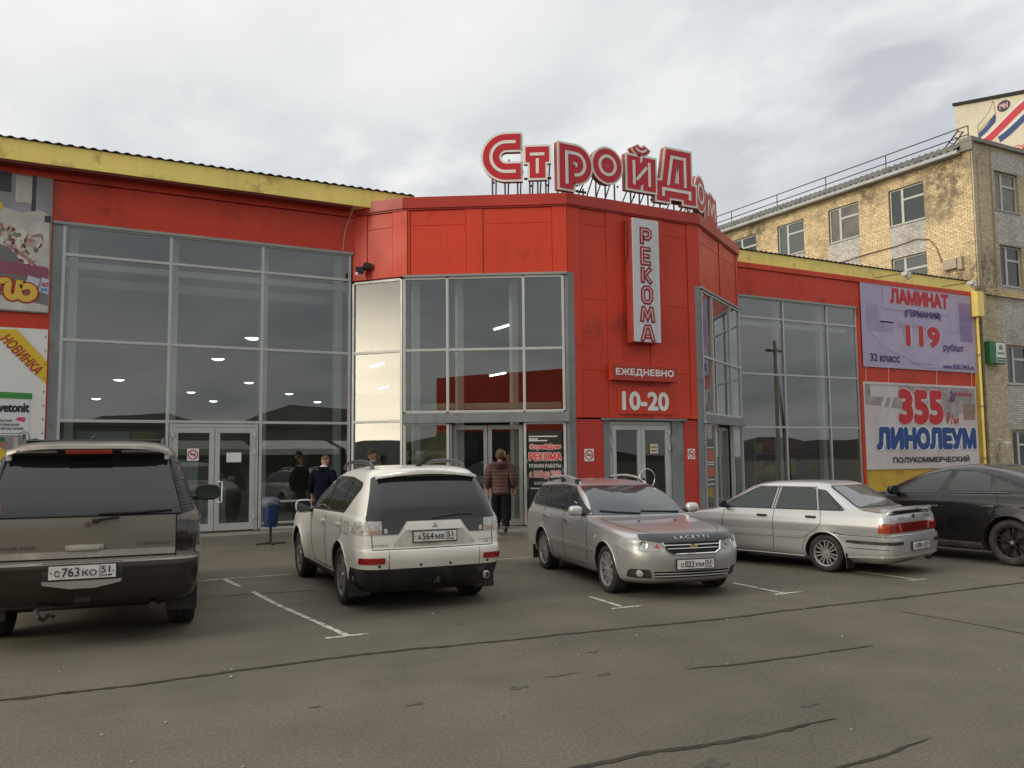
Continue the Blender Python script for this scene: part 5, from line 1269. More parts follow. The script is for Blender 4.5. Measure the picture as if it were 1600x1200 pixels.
    def mirror(s, x, y, z, lx, ly, lz, mt, sides=(1, -1), glass_back=True):
        for sg in sides:
            bm = bmesh.new(); bmesh.ops.create_uvsphere(bm, u_segments=20, v_segments=12, radius=1)
            for v in bm.verts:
                c = v.co; c.x = math.copysign(abs(c.x)**.8, c.x); c.y = math.copysign(abs(c.y)**.7, c.y); c.z = math.copysign(abs(c.z)**.75, c.z)
                if c.x < -.15: c.x = -.15-(abs(c.x)-.15)*.12
                v.co = Vector((x+c.x*lx, sg*(y+ly)+c.y*ly, z+c.z*lz))
            o = MB().bm(bm).build('side_mirror', mt, s.root, smooth=50)
            mm = MB(); mm.prism([(sg*(y+ly)+p[0]*ly*.82, z+p[1]*lz*.8) for p in rpoly([(-1, -1), (1, -1), (1, 1), (-1, 1)], .5)], 0, .006)
            mm.v = [Vector((x-lx*.28-q.y, q.x, q.z)) for q in mm.v]
            mm.build('mirror_glass', mat('mirror_glass', (.10, .13, .13), .05, metal=.9), o)
            mm = MB(); mm.tube([(x+.02, sg*(y-.12), z-lz*.7), (x, sg*(y+ly*.5), z-lz*.5)], [.045, .03], 8); mm.build('mirror_arm', mat('mirror_arm', (.015, .015, .016), .5), o, smooth=50)
    def plate(s, front, x, yc, z, txt, reg, tilt=0, w=.52, h=.112, framec=None):
        M = frame((x, yc-.26 if front else yc+.26, z), (0, 1 if front else -1, 0))
        if tilt: M = M @ Matrix.Rotation(R(tilt), 4, 'X')
        b = MB(M).rbox(-.012, .532, -.008, .012, -.012, h+.012, .004).build('number_plate', framec or blackm, s.root)
        MB(M).box(0, .52, -.012, -.007, 0, h).build('plate_face', mat('plate_white', (.66, .66, .64), .4, dirt=((.40, .37, .32), 6, .5, .75)), b)
        m = MB(M); a, d3, bb = txt
        text(m, a, .045, .085, .022, .075, -.015, .02); text(m, d3, .102, .236, .020, .095, -.015, .006); text(m, bb, .258, .37, .022, .075, -.015, .01)
        text(m, reg, .405, .475, .042, .100, -.015, .015); text(m, 'RUS', .405, .455, .014, .030, -.015, .03); m.box(.392, .396, -.015, -.012, .004, h-.004)
        m.box(.460, .49, -.0145, -.012, .016, .028); m.cyl((.018, -.0115, h/2), (.018, -.015, h/2), .006, n=8); m.cyl((.50, -.0115, h/2), (.50, -.015, h/2), .006, n=8)
        m.build('plate_lettering', ink, b); return b
    def lips(s, mt):
        for xw in (0, s.wb):
            r = s.arch+.012
            P = [(xw+r*math.cos(R(a)), s.Rw+r*math.sin(R(a))) for a in range(-8, 189, 7)]
            P = [p for p in P if p[1] > .30]
            s.line('arch_lip', 'L', [P], .013, mt, -.002, mirror=True, n=8)
    def underside(s, z0, z1, xa, xb, w):
        m = MB(); m.rbox(xa, xb, -w, w, z0, z1, .03); m.cyl((.0, -w-.1, s.Rw*.95), (0, w+.1, s.Rw*.95), .04, n=8); m.cyl((s.wb, -w-.1, s.Rw*.95), (s.wb, w+.1, s.Rw*.95), .035, n=8)
        m.build('underbody', mat('under_black', (.012, .011, .010), .8), s.root)
# ------------------------------------------------------------------ the five parked cars
cglass = mat('car_glass', (.012, .014, .015), .03, spec=.6, coat=.3)
cglass2 = mat('car_glass_grey', (.035, .045, .046), .03, spec=.6, coat=.3)
trim = mat('black_trim', (.014, .014, .015), .5, dirt=((.07, .062, .05), 4, .45, .75))
gap = mat('panel_gap', (.006, .006, .006), .9)
chrome = mat('chrome', (.75, .75, .75), .12, metal=1)
lred = mat('lamp_red', (.30, .008, .008), .12, coat=.6, spec=.6)
lamb = mat('lamp_amber', (.38, .055, .010), .15, coat=.6)
lclr = mat('lamp_clear', (.46, .45, .42), .12, coat=.8, var=(22, .45), bump=(26, .5, .01))
lhead = mat('headlamp', (.34, .35, .345), .32, coat=.15, metal=.1, var=(30, .2))
ldark = mat('lamp_smoked', (.018, .015, .014), .06, coat=.8)
alloy = mat('alloy_silver', (.42, .42, .41), .35, metal=.6, dirt=((.12, .10, .08), 4, .5, .8))
alloyg = mat('alloy_grey', (.24, .235, .22), .45, metal=.4, dirt=((.10, .085, .07), 4, .45, .75))
badge = mat('badge_chrome', (.5, .5, .49), .25, metal=.7)
def dlo(c, poly, panes, gm=None, **k):
    f = c.shell('window_frame', 'L', poly, trim, .004, .012, .06, mirror=True, **k)
    for side, fr in zip('LR', f):
        for p in panes: c.shell('side_window', side, p, gm or cglass, .009, .012, .06, parent=None)
def doors(c, lines, handles, hm, hw=.085, kind='L'):
    c.line('door_gap', 'L', lines, .0045, gap, 0, mirror=True)
    for x, z in handles:
        for side in 'LR':
            p, n = c.hit(side, x, z); sg = 1 if side == 'L' else -1
            m = MB(); m.rbox(x-hw, x+hw, min(p.y-sg*.01, p.y+sg*.035), max(p.y-sg*.01, p.y+sg*.035), z-.017, z+.017, .011); m.build('door_handle', hm, c.root, smooth=50)

def outlander():
    paint = mat('white_car_paint', (.76, .75, .68), .28, coat=.8, dirt=((.36, .31, .23), 1.8, .25, .95, .30, .90, .08))
    # z, front, rear, half width, front corner len, frac, rear corner len, frac
    rows = [(.20, 3.30, -.66, .74, .4, .4, .3, .35), (.33, 3.50, -.86, .855, .5, .5, .32, .32), (.50, 3.60, -.94, .885, .55, .5, .34, .30), (.62, 3.62, -.965, .895, .6, .5, .34, .28), (.70, 3.62, -.955, .897, .6, .5, .34, .28),
            (.73, 3.61, -.925, .895, .6, .5, .32, .26), (.86, 3.56, -.915, .893, .65, .5, .32, .26), (.95, 3.42, -.905, .892, .7, .45, .32, .26), (1.02, 3.0, -.895, .888, .7, .4, .32, .26), (1.06, 2.45, -.885, .878, .6, .4, .32, .28),
            (1.09, 2.18, -.875, .855, .6, .4, .30, .28), (1.15, 2.05, -.86, .835, .55, .4, .30, .28), (1.30, 1.75, -.79, .785, .5, .4, .30, .28), (1.45, 1.38, -.70, .725, .45, .4, .30, .28), (1.54, 1.08, -.64, .685, .4, .4, .30, .28),
            (1.60, .80, -.58, .64, .4, .45, .3, .3), (1.64, .52, -.45, .55, .4, .5, .3, .4), (1.66, .30, -.25, .38, .2, .5, .2, .5), (1.665, .16, -.05, .15, .1, .5, .1, .5)]
    c = Car('parked_car', 'white SUV seen from behind with black lower bumper and plate А564МВ', (4.16, 10.4, 0), 85.9, 1.02, paint, rows, 2.67, .352, .405, .028)
    c.body([('lower_bumper', trim, lambda p: p.z < .50 and p.x < -.50), ('sill', trim, lambda p: p.z < .33)])
    c.underside(.20, .40, -.5, 3.2, .62)
    c.lips(paint)
    c.wheels(.225, .245, 1.555, 6, alloyg, 'wide', 0, cap=badge)
    w = c.shell('rear_window', 'B', rpoly([(-.80, 1.03), (.80, 1.03), (.655, 1.535), (-.655, 1.535)], .04), cglass, .006)
    for s in (1, -1):
        c.shell('tail_lamp', 'B', [(s*.625, .885), (s*.875, .885), (s*.86, 1.035), (s*.625, 1.035)], lclr, .010, res=.03)
        lo = c.shell('lamp_lens', 'B', [(s*.64, .895), (s*.76, .895), (s*.76, .935), (s*.64, .935)], mat('lens_orange', (.40, .26, .18), .2), .013, res=.03)
        c.shell('tail_lamp', 'L' if s > 0 else 'R', [(-.86, .885), (-.56, .90), (-.66, 1.03), (-.86, 1.035)], lclr, .009, res=.03)
        c.shell('tail_lamp', 'B', [(s*.435, .885), (s*.622, .885), (s*.622, 1.033), (s*.33, 1.033)], ldark, .009, res=.03)
        c.shell('lamp_lens', 'B', [(s*.56, .90), (s*.60, .90), (s*.60, .95), (s*.56, .95)], lclr, .012, res=.03)
        c.shell('reflector', 'B', rpoly([(s*.60, .565), (s*.865, .56), (s*.865, .63), (s*.60, .63)], .015), lred, .010, res=.03)
        c.line('bumper_gap', 'B', [[(s*.55, .50), (s*.55, .705)]], .004, gap)
        c.line('tailgate_gap', 'B', [[(s*.735, .735), (s*.74, .885)]], .005, gap)
        for q in (.66, .18): 
            p, n = c.hit('B', s*q, .535); MB().cyl(p-n*.01, p+n*.004, .016, n=12).build('parking_sensor', blackm, c.root)
        m = MB(); m.rbox(-.52, -.49, s*.78-.13, s*.78+.13, .16, .46, .006); m.build('mud_flap', trim, c.root)
    c.line('tailgate_gap', 'B', [[(-.74, .718), (.74, .718)]], .007, gap)
    g = c.shell('tailgate_garnish', 'B', rpoly([(-.36, .925), (.36, .925), (.33, 1.005), (-.33, 1.005)], .02), paint, .020, res=.03)
    for a in (90, 210, 330):
        p, n = c.hit('B', 0, .97); q = R(a); cx, cz = .022*math.cos(q), .022*math.sin(q); m = MB(); M = frame(p+n*.021, (0, -1, 0))
        rh = [(0, 0), (.5, -.29), (1, 0), (.5, .29)]
        m.M = M; m.prism([(x*.04*math.cos(q)-z*.04*math.sin(q), x*.04*math.sin(q)+z*.04*math.cos(q)) for x, z in rh], -.006, 0); m.build('emblem', badge, c.root)
    p, n = c.hit('B', 0, .85)
    c.shell('plate_recess', 'B', rpoly([(-.52, .745), (.52, .745), (.37, .915), (-.37, .915)], .05), mat('white_recess_shade', (.55, .54, .47), .4, coat=.3, dirt=((.28, .24, .17), 4, .42, .75)), .004, .010, .05)  # body white darkened to paint in the shade of the hollow round the plate
    c.plate(False, p.x-.012, 0, .795, ('А', '564', 'МВ'), '51')
    c.lettering('B', 'MITSUBISHI', .72, .56, .755, .775, ink, bold=.05); c.lettering('B', 'OUTLANDER', -.56, -.71, .775, .792, ink, bold=.03); c.lettering('B', 'XL', -.62, -.69, .748, .766, ink, bold=.03)
    # spoiler, rails, aerial
    m = MB(); vs = []
    for i in range(13):
        y = -.62+1.24*i/12; e = .05*(abs(y)/.62)**2
        vs += [(-.42+e*.2, y, 1.628-e*.9), (-.73+e, y, 1.590-e), (-.73+e, y, 1.565-e), (-.55, y, 1.548-e)]
    m.add(vs, [(4*i+j, 4*i+(j+1) % 4, 4*i+4+(j+1) % 4, 4*i+4+j) for i in range(12) for j in range(4)] + [(0, 1, 2, 3), (51, 50, 49, 48)]); sp = m.build('roof_spoiler', paint, c.root, smooth=35)
    m = MB(); m.rbox(-.722, -.705, -.2, .2, 1.548, 1.563, .003); m.build('brake_lamp', ldark, sp)
    for s in (1, -1):
        m = MB(); m.tube(curve([(-.34, s*.585, 1.60), (-.24, s*.585, 1.68), (.3, s*.575, 1.715), (.9, s*.57, 1.69), (1.1, s*.58, 1.62)]), .026, 8); m.build('roof_rail', mat('rail_grey', (.06, .06, .065), .3), c.root, smooth=60)
    m = MB(); m.rbox(-.36, -.28, -.03, .03, 1.655, 1.685, .01); m.cyl((-.31, 0, 1.68), (-.44, 0, 1.80), .006, n=6); m.build('aerial', blackm, c.root)
    c.line('rear_wiper', 'B', [[(.02, 1.05), (-.30, 1.09), (-.48, 1.085)]], .011, blackm, .016)
    m = MB(); m.lathe([(.034, 0), (.045, .002), (.048, .03), (.045, .2)], (-.975, -.62, .375), (1, 0, 0), 18); m.lathe([(.001, .03), (.036, .03)], (-.975, -.62, .375), (1, 0, 0), 18); m.build('exhaust', chrome, c.root, smooth=50)
    m = MB(); m.rbox(-.95, -.80, -.06, .0, .31, .36, .01); m.cyl((-.96, -.03, .33), (-.96, -.03, .39), .02, n=10); m.build('tow_hook', trim, c.root)
    dlo(c, rpoly([(1.83, 1.06), (-.02, 1.095), (-.46, 1.40), (-.42, 1.47), (.1, 1.525), (.75, 1.53), (1.15, 1.44)], .05),
        [[(1.60, 1.095), (.93, 1.105), (.86, 1.49), (1.05, 1.455)], [(.84, 1.11), (.22, 1.12), (.05, 1.46), (.12, 1.49), (.77, 1.50)], [(.16, 1.125), (.02, 1.13), (-.37, 1.41), (-.02, 1.44)]])
    doors(c, [[(1.78, 1.04), (1.76, .7), (1.62, .36)], [(.87, 1.06), (.86, .6), (.86, .36)], [(-.02, 1.06), (-.02, .86), (.38, .56), (.44, .36)], [(1.62, .37), (.44, .37)]], [(1.02, .945), (.14, .955)], paint)
    c.line('fuel_flap', 'L', [[(-.36, .86), (-.20, .86), (-.20, 1.0), (-.36, 1.0), (-.36, .86)]], .003, gap)
    c.mirror(1.70, .90, 1.10, .075, .115, .095, paint)
    c.shell('windscreen', 'F', rpoly([(-.78, 1.12), (.78, 1.12), (.62, 1.52), (-.62, 1.52)], .05), cglass, .006)
    for s in (1, -1): c.shell('headlight', 'F', [(s*.40, .74), (s*.82, .78), (s*.85, .90), (s*.5, .86)], lclr, .008)
    c.shell('grille', 'F', [(-.36, .5), (.36, .5), (.42, .82), (-.42, .82)], trim, .008)
outlander()

def lacetti():
    paint = mat('silver_car_paint', (.47, .475, .47), .30, metal=.6, coat=.8, dirt=((.22, .195, .16), 1.6, .25, 1.0, .20, .90, .06))
    rows = [(.18, 3.26, -.82, .70, .45, .5, .3, .35), (.24, 3.42, -.95, .79, .6, .55, .32, .35), (.36, 3.48, -1.03, .835, .65, .55, .34, .32), (.50, 3.51, -1.07, .852, .68, .55, .34, .30), (.60, 3.50, -1.075, .858, .68, .55, .34, .28), (.66, 3.47, -1.06, .860, .68, .55, .32, .28),
            (.74, 3.445, -1.05, .860, .72, .52, .32, .28), (.795, 3.39, -1.05, .858, .75, .5, .32, .28), (.845, 3.20, -1.045, .853, .75, .45, .32, .28), (.89, 2.82, -1.04, .848, .7, .4, .32, .28), (.925, 2.42, -1.03, .838, .6, .35, .32, .28), (.955, 2.14, -1.02, .822, .55, .3, .32, .28),
            (.99, 2.02, -1.01, .80, .5, .3, .32, .28), (1.10, 1.84, -.97, .765, .45, .3, .30, .28), (1.22, 1.60, -.90, .715, .42, .3, .30, .28), (1.32, 1.34, -.82, .665, .4, .32, .3, .3), (1.39, 1.08, -.73, .615, .4, .36, .3, .3), (1.43, .82, -.60, .53, .4, .42, .3, .4), (1.452, .56, -.40, .38, .25, .5, .2, .5), (1.458, .3, -.1, .15, .1, .5, .1, .5)]
    c = Car('parked_car', 'silver estate car facing the viewer with a black bonnet guard and plate С022КМ', (7.86, 11.77, 0), -101.75, .975, paint, rows, 2.60, .315, .365, .025, bow=(.12, .05))
    c.body([])
    c.underside(.17, .34, -.6, 3.0, .58)
    c.lips(paint)
    c.wheels(.205, .225, 1.50, 10, alloy, 'y', 0)
    c.shell('windscreen', 'F', rpoly([(-.745, .985), (.745, .985), (.605, 1.375), (-.605, 1.375)], .05), cglass2, .006)
    c.line('wiper', 'F', [[(.60, .995), (.1, 1.015), (-.02, 1.02)], [(-.05, .99), (-.4, 1.012), (-.62, 1.035)]], .010, blackm, .018)
    m = MB()
    for y in (-.28, .28):
        p, n = c.hit('T', 2.45, y); m.rbox(p.x-.02, p.x+.02, y-.015, y+.015, p.z-.005, p.z+.014, .005)
    m.build('washer_nozzle', blackm, c.root)
    c.line('bonnet_gap', 'T', [[(2.1, .70), (2.6, .695), (3.05, .60), (3.32, .42)], [(2.1, -.70), (2.6, -.695), (3.05, -.60), (3.32, -.42)]], .0045, gap)
    c.shell('bonnet_guard', 'F', rpoly([(-.68, .755), (-.45, .725), (.45, .725), (.68, .755), (.66, .83), (.35, .825), (-.35, .825), (-.66, .83)], .02), mat('guard_black', (.012, .012, .014), .15, coat=.5), .022, .02, .04)
    c.lettering('F', 'L A C E T T I', -.24, .24, .755, .782, mat('guard_letter', (.6, .6, .6), .4), .026, .03)
    for s in (1, -1):
        hl = c.shell('headlight', 'F', rpoly([(s*.40, .655), (s*.46, .615), (s*.80, .615), (s*.845, .68), (s*.83, .765), (s*.66, .785), (s*.48, .73)], .03), lhead, .010, res=.025)
        c.shell('headlight', 'L' if s > 0 else 'R', rpoly([(2.95, .675), (3.22, .625), (3.26, .745), (3.02, .765)], .03), lhead, .009, res=.03)
        p, n = c.hit('F', s*.64, .685); MB().lathe([(.001, .004), (.030, .008), (.050, .016), (.058, .017), (.062, .008)], p, n, 18).build('headlight_lens', chrome, hl, smooth=60)
        p, n = c.hit('F', s*.50, .665); MB().lathe([(.001, .012), (.028, .010), (.036, .012)], p, n, 14).build('indicator_lens', lamb, hl, smooth=60)
        c.shell('fog_recess', 'F', rpoly([(s*.54, .275), (s*.78, .28), (s*.78, .39), (s*.58, .39)], .03), trim, .006, res=.03)
        p, n = c.hit('F', s*.68, .333); MB().lathe([(.001, .010), (.04, .012), (.05, .004)], p, n, 16).build('fog_lamp', lclr, c.root, smooth=60)
        c.line('bumper_gap', 'L' if s > 0 else 'R', [[(3.0, .655), (2.99, .55)]], .004, gap)
    g = c.shell('grille', 'F', rpoly([(-.37, .62), (-.30, .58), (.30, .58), (.37, .62), (.40, .72), (-.40, .72)], .02), gap, .006, res=.03)
    c.line('grille_rim', 'F', [[(-.41, .722), (-.375, .615), (-.30, .575), (.30, .575), (.375, .615), (.41, .722)]], .014, chrome, .010, parent=g)
    c.line('grille_bar', 'F', [[(-.36, .642), (.36, .642)]], .009, chrome, .012, parent=g); c.line('grille_bar', 'F', [[(-.385, .688), (.385, .688)]], .011, chrome, .012, parent=g)
    p, n = c.hit('F', 0, .665); M = frame(p+n*.02, (0, 1, 0))
    MB(M).prism([(-.055, -.018), (-.018, -.018), (-.014, -.030), (.026, -.030), (.022, -.018), (.06, -.018), (.055, .014), (.018, .014), (.014, .028), (-.026, .028), (-.022, .014), (-.06, .014)], -.008, .006).build('emblem', mat('emblem_gold', (.62, .42, .10), .25, metal=.7), c.root)
    it = c.shell('air_intake', 'F', rpoly([(-.50, .275), (.50, .275), (.54, .36), (-.54, .36)], .015), gap, .006, res=.03)
    c.line('intake_bar', 'F', [[(-.51, .302), (.51, .302)]], .010, paint, .010, parent=it); c.line('intake_bar', 'F', [[(-.53, .336), (.53, .336)]], .008, paint, .010, parent=it)
    p, n = c.hit('F', 0, .46); c.plate(True, p.x+.016, .0, .395, ('С', '022', 'КМ'), '51')
    dlo(c, rpoly([(1.93, .985), (-.62, 1.03), (-.80, 1.09), (-.74, 1.27), (-.55, 1.345), (.45, 1.385), (.98, 1.37)], .05),
        [[(1.68, 1.01), (.98, 1.02), (.90, 1.345), (.99, 1.345)], [(.90, 1.025), (.05, 1.04), (.0, 1.32), (.84, 1.35)], [(-.03, 1.045), (-.60, 1.055), (-.73, 1.12), (-.69, 1.25), (-.54, 1.32), (-.08, 1.325)]])
    c.line('window_seal', 'L', [[(1.9, .985), (-.62, 1.03)]], .008, mat('seal_chrome', (.35, .35, .34), .25, metal=.8), .008, mirror=True)
    doors(c, [[(1.90, .97), (1.95, .6), (1.85, .30)], [(.93, 1.0), (.96, .6), (.95, .28)], [(.0, 1.02), (.02, .82), (.28, .60), (.42, .42), (.44, .28)], [(1.85, .29), (.44, .28)]], [(1.10, .86), (.16, .875)], chrome, .09)
    c.shell('side_moulding', 'L', [rpoly([(2.12, .50), (.98, .50), (.98, .56), (2.12, .555)], .01), rpoly([(.93, .50), (.42, .505), (.36, .56), (.93, .56)], .01)], paint, .016, .02, .08, mirror=True)
    c.shell('side_repeater', 'L', rpoly([(2.22, .70), (2.29, .70), (2.29, .735), (2.22, .735)], .01), lclr, .009, .012, .03, mirror=True)
    c.mirror(1.72, .84, 1.045, .085, .105, .075, mat('silver_mirror', (.55, .55, .53), .3, metal=.4, coat=.6))
    for s in (1, -1):
        m = MB(); m.tube(curve([(-.54, s*.555, 1.39), (-.42, s*.555, 1.47), (.2, s*.55, 1.51), (.75, s*.545, 1.47), (.97, s*.55, 1.39)]), .018, 8); rl = m.build('roof_rail', mat('rail_silver', (.50, .49, .46), .35, metal=.5), c.root, smooth=60)
        m = MB()
        for x in (-.42, .2, .84): m.rbox(x-.07, x+.07, s*.555-.022, s*.555+.022, 1.38, 1.475, .012)
        m.build('rail_foot', blackm, rl)
    c.shell('rear_window', 'B', rpoly([(-.66, 1.0), (.66, 1.0), (.55, 1.33), (-.55, 1.33)], .05), cglass, .006)
    for s in (1, -1): c.shell('tail_lamp', 'B', [(s*.60, .70), (s*.84, .70), (s*.80, 1.0), (s*.68, 1.0)], lred, .009)
    for s in (1, -1): m = MB(); m.rbox(-.46, -.44, s*.77-.11, s*.77+.11, .13, .36, .005); m.build('mud_flap', trim, c.root)
    p, n = c.hit('B', 0, .8); c.plate(False, p.x-.012, 0, .76, ('С', '022', 'КМ'), '51')
lacetti()

def lada():
    paint = mat('pale_silver_paint', (.50, .505, .495), .28, metal=.5, coat=.8, dirt=((.30, .27, .22), 1.5, .25, 1.05, .20, .75, .04))
    rows = [(.18, 3.02, -.90, .66, .35, .4, .2, .3), (.26, 3.18, -1.04, .775, .45, .4, .22, .28), (.36, 3.23, -1.09, .805, .48, .4, .24, .26), (.50, 3.25, -1.10, .806, .48, .4, .24, .24), (.575, 3.25, -1.09, .813, .48, .4, .24, .24), (.60, 3.24, -1.045, .812, .45, .36, .16, .16), (.64, 3.22, -1.035, .818, .45, .36, .14, .14), (.72, 3.18, -1.035, .824, .45, .3, .13, .13),
            (.78, 3.05, -1.03, .813, .4, .25, .12, .12), (.83, 2.70, -1.025, .802, .4, .22, .12, .12), (.87, 2.36, -1.015, .79, .4, .2, .12, .12), (.905, 2.16, -1.0, .776, .4, .2, .12, .12), (.925, 2.11, -.97, .768, .4, .2, .12, .12), (.945, 2.07, -.78, .760, .4, .2, .12, .12), (.965, 2.03, -.60, .752, .38, .2, .14, .14), (1.0, 1.97, -.49, .735, .36, .2, .16, .16),
            (1.12, 1.76, -.31, .69, .34, .22, .2, .2), (1.24, 1.53, -.13, .64, .32, .24, .22, .22), (1.31, 1.38, -.02, .605, .3, .26, .22, .24), (1.352, 1.22, .08, .55, .3, .32, .22, .3), (1.378, 1.02, .22, .42, .2, .4, .2, .4), (1.386, .80, .36, .18, .1, .5, .1, .5)]
    c = Car('parked_car', 'pale silver saloon parked nose-in with a wide red tail-lamp band and boot spoiler', (11.19, 9.43, 0), 101.7, .98, paint, rows, 2.46, .288, .325, .018, bow=(.06, .03))
    c.body([])
    c.underside(.16, .32, -.7, 2.9, .55)
    c.lips(paint)
    c.wheels(.175, .195, 1.42, 7, alloy, 'y', 0)
    rw = c.shell('rear_window', 'B', rpoly([(-.64, .985), (.64, .985), (.545, 1.315), (-.545, 1.315)], .05), trim, .004)
    c.shell('rear_window_glass', 'B', rpoly([(-.61, 1.0), (.61, 1.0), (.525, 1.30), (-.525, 1.30)], .05), mat('car_glass_sky', (.06, .065, .07), .03, spec=.8, coat=.5), .009, parent=rw)
    # lamp band
    c.shell('tail_lamp', 'B', rpoly([(-.815, .645), (.815, .645), (.815, .785), (-.815, .785)], .012), lred, .008, res=.04)
    c.shell('centre_garnish', 'B', rpoly([(-.36, .655), (.36, .655), (.36, .775), (-.36, .775)], .01), mat('garnish_red', (.14, .007, .008), .2, coat=.5), .013, res=.05)
    for s in (1, -1):
        c.shell('tail_lamp', 'L' if s > 0 else 'R', rpoly([(-1.005, .645), (-.87, .65), (-.89, .775), (-1.005, .785)], .01), lamb, .009, res=.03)
        c.shell('reversing_lens', 'B', [(s*.42, .66), (s*.46, .66), (s*.50, .77), (s*.46, .77)], mat('lens_pink', (.46, .16, .14), .2), .012, res=.03)
        c.shell('bumper_strip', 'L' if s > 0 else 'R', rpoly([(-1.05, .475), (-.46, .475), (-.42, .52), (-1.05, .52)], .015), trim, .010, .014, .06)
        c.shell('bumper_strip', 'B', rpoly([(s*.50, .475), (s*.81, .475), (s*.81, .52), (s*.50, .52)], .012), trim, .009, .014, .04)
        m = MB(); m.rbox(-.37, -.355, s*.71-.12, s*.71+.12, .09, .32, .004); m.build('mud_flap', trim, c.root)
    c.line('bumper_gap', 'B', [[(-.82, .592), (.82, .592)]], .007, gap); c.line('bumper_gap', 'L', [[(-1.04, .592), (-.36, .592)]], .005, gap, mirror=True)
    c.line('boot_gap', 'T', [[(-.55, .64), (-.97, .66)], [(-.55, -.64), (-.97, -.66)], [(-.56, .64), (-.56, -.64)]], .004, gap); c.line('boot_gap', 'B', [[(.66, .80), (.655, .93)], [(-.66, .80), (-.655, .93)]], .004, gap)
    c.line('bumper_lip', 'B', [[(-.78, .30), (.78, .30)]], .016, paint, .004); c.line('bumper_lip', 'L', [[(-1.02, .30), (-.34, .26)]], .014, paint, .004, mirror=True); c.line('bumper_crease', 'L', [[(-1.05, .405), (-.38, .405)]], .006, trim, -.001, mirror=True); c.line('bumper_crease', 'B', [[(-.8, .58), (.8, .58)]], .010, paint, .004)
    # boot spoiler on feet
    m = MB(); vs = []
    for i in range(15):
        y = -.66+1.32*i/14; e = .06*(abs(y)/.66)**3; zz = 1.005-.03*(abs(y)/.66)**6
        vs += [(-.82, y, zz-.008), (-1.06+e, y, zz+.012), (-1.065+e, y, zz-.012), (-.84, y, zz-.025)]
    m.add(vs, [(4*i+j, 4*i+(j+1) % 4, 4*i+4+(j+1) % 4, 4*i+4+j) for i in range(14) for j in range(4)] + [(0, 1, 2, 3), (59, 58, 57, 56)])
    for y in (-.62, .62): m.rbox(-1.0, -.84, y-.035, y+.035, .92, .985, .01)
    sp = m.build('boot_spoiler', paint, c.root, smooth=35)
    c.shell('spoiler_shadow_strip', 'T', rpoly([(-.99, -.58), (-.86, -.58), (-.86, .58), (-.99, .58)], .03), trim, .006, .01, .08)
    p, n = c.hit('B', 0, .45); c.plate(False, p.x-.014, 0, .385, ('С', '439', 'ЕХ'), '51')
    c.lettering('B', 'LADA', .48, .30, .84, .87, ink, bold=.05); c.lettering('B', 'SAMARA', -.34, -.56, .845, .87, ink, bold=.04)
    p, n = c.hit('B', 0, .865); MB(Matrix.Translation(p+n*.006)).lathe([(.001, .006), (.03, .006), (.034, 0)], (0, 0, 0), (-1, 0, 0), 16).build('emblem', mat('badge_dark', (.05, .05, .06), .3), c.root)
    dlo(c, rpoly([(1.98, .925), (-.30, .945), (-.33, .965), (.03, 1.25), (.35, 1.29), (1.20, 1.285), (1.34, 1.25)], .03),
        [rpoly([(1.84, .94), (.96, .948), (.91, 1.265), (1.20, 1.262), (1.32, 1.225)], .03), rpoly([(.84, .95), (.13, .955), (.21, 1.26), (.79, 1.268)], .03), rpoly([(.04, .958), (-.25, .965), (.02, 1.225), (.12, 1.255)], .03)], mat('car_glass_green', (.03, .04, .034), .03, spec=.6, coat=.3))
    for P in ([(.925, .94), (.87, 1.275)], [(.88, .94), (.82, 1.275)], [(.105, .945), (.185, 1.27)], [(1.97, .93), (1.38, 1.27), (1.22, 1.298), (.2, 1.298)]): c.line('window_pillar', 'L', [P], .016, paint, .004, mirror=True)
    doors(c, [[(1.86, .90), (1.88, .6), (1.84, .24)], [(.89, .93), (.90, .6), (.90, .24)], [(.07, .945), (.05, .75), (.10, .68), (.28, .56), (.36, .42), (.38, .25)], [(1.76, .235), (.38, .235)]], [(1.10, .83), (.22, .84)], blackm, .085)
    c.shell('side_moulding', 'L', [rpoly([(2.05, .50), (.93, .50), (.93, .545), (2.05, .545)], .008), rpoly([(.87, .50), (.36, .505), (.33, .55), (.87, .55)], .008)], paint, .014, .018, .08, mirror=True)
    c.shell('side_skirt', 'L', rpoly([(2.0, .165), (.36, .165), (.36, .235), (2.0, .235)], .01), paint, .022, .02, .1, mirror=True)
    c.mirror(1.80, .80, .985, .06, .085, .06, blackm)
    m = MB(); vs = [(-.05-.02*i, .80, .60) for i in range(3)]
    c.shell('rust_patch', 'L', [[(-.10, .615), (.12, .60), (.16, .612), (.02, .628)], [(-.30, .60), (-.16, .605), (-.18, .625)]], mat('rust', (.08, .035, .02), .9, var=(20, .4)), .004, .005, .03)
    m = MB(); m.cyl((-1.02, -.5, .21), (-.8, -.5, .23), .022, n=10); m.build('exhaust', mat('exhaust_rust', (.08, .05, .035), .8), c.root)
    m = MB(); m.tube([(-1.06, -.48, .26), (-1.04, -.48, .19), (-.98, -.48, .19), (-.96, -.48, .26)], .012, 6); m.build('tow_eye', trim, c.root)
    c.shell('windscreen', 'F', rpoly([(-.70, .95), (.70, .95), (.58, 1.30), (-.58, 1.30)], .05), cglass, .006)
    for s in (1, -1): c.shell('headlight', 'F', [(s*.42, .58), (s*.76, .60), (s*.78, .70), (s*.45, .70)], lclr, .008)
lada()

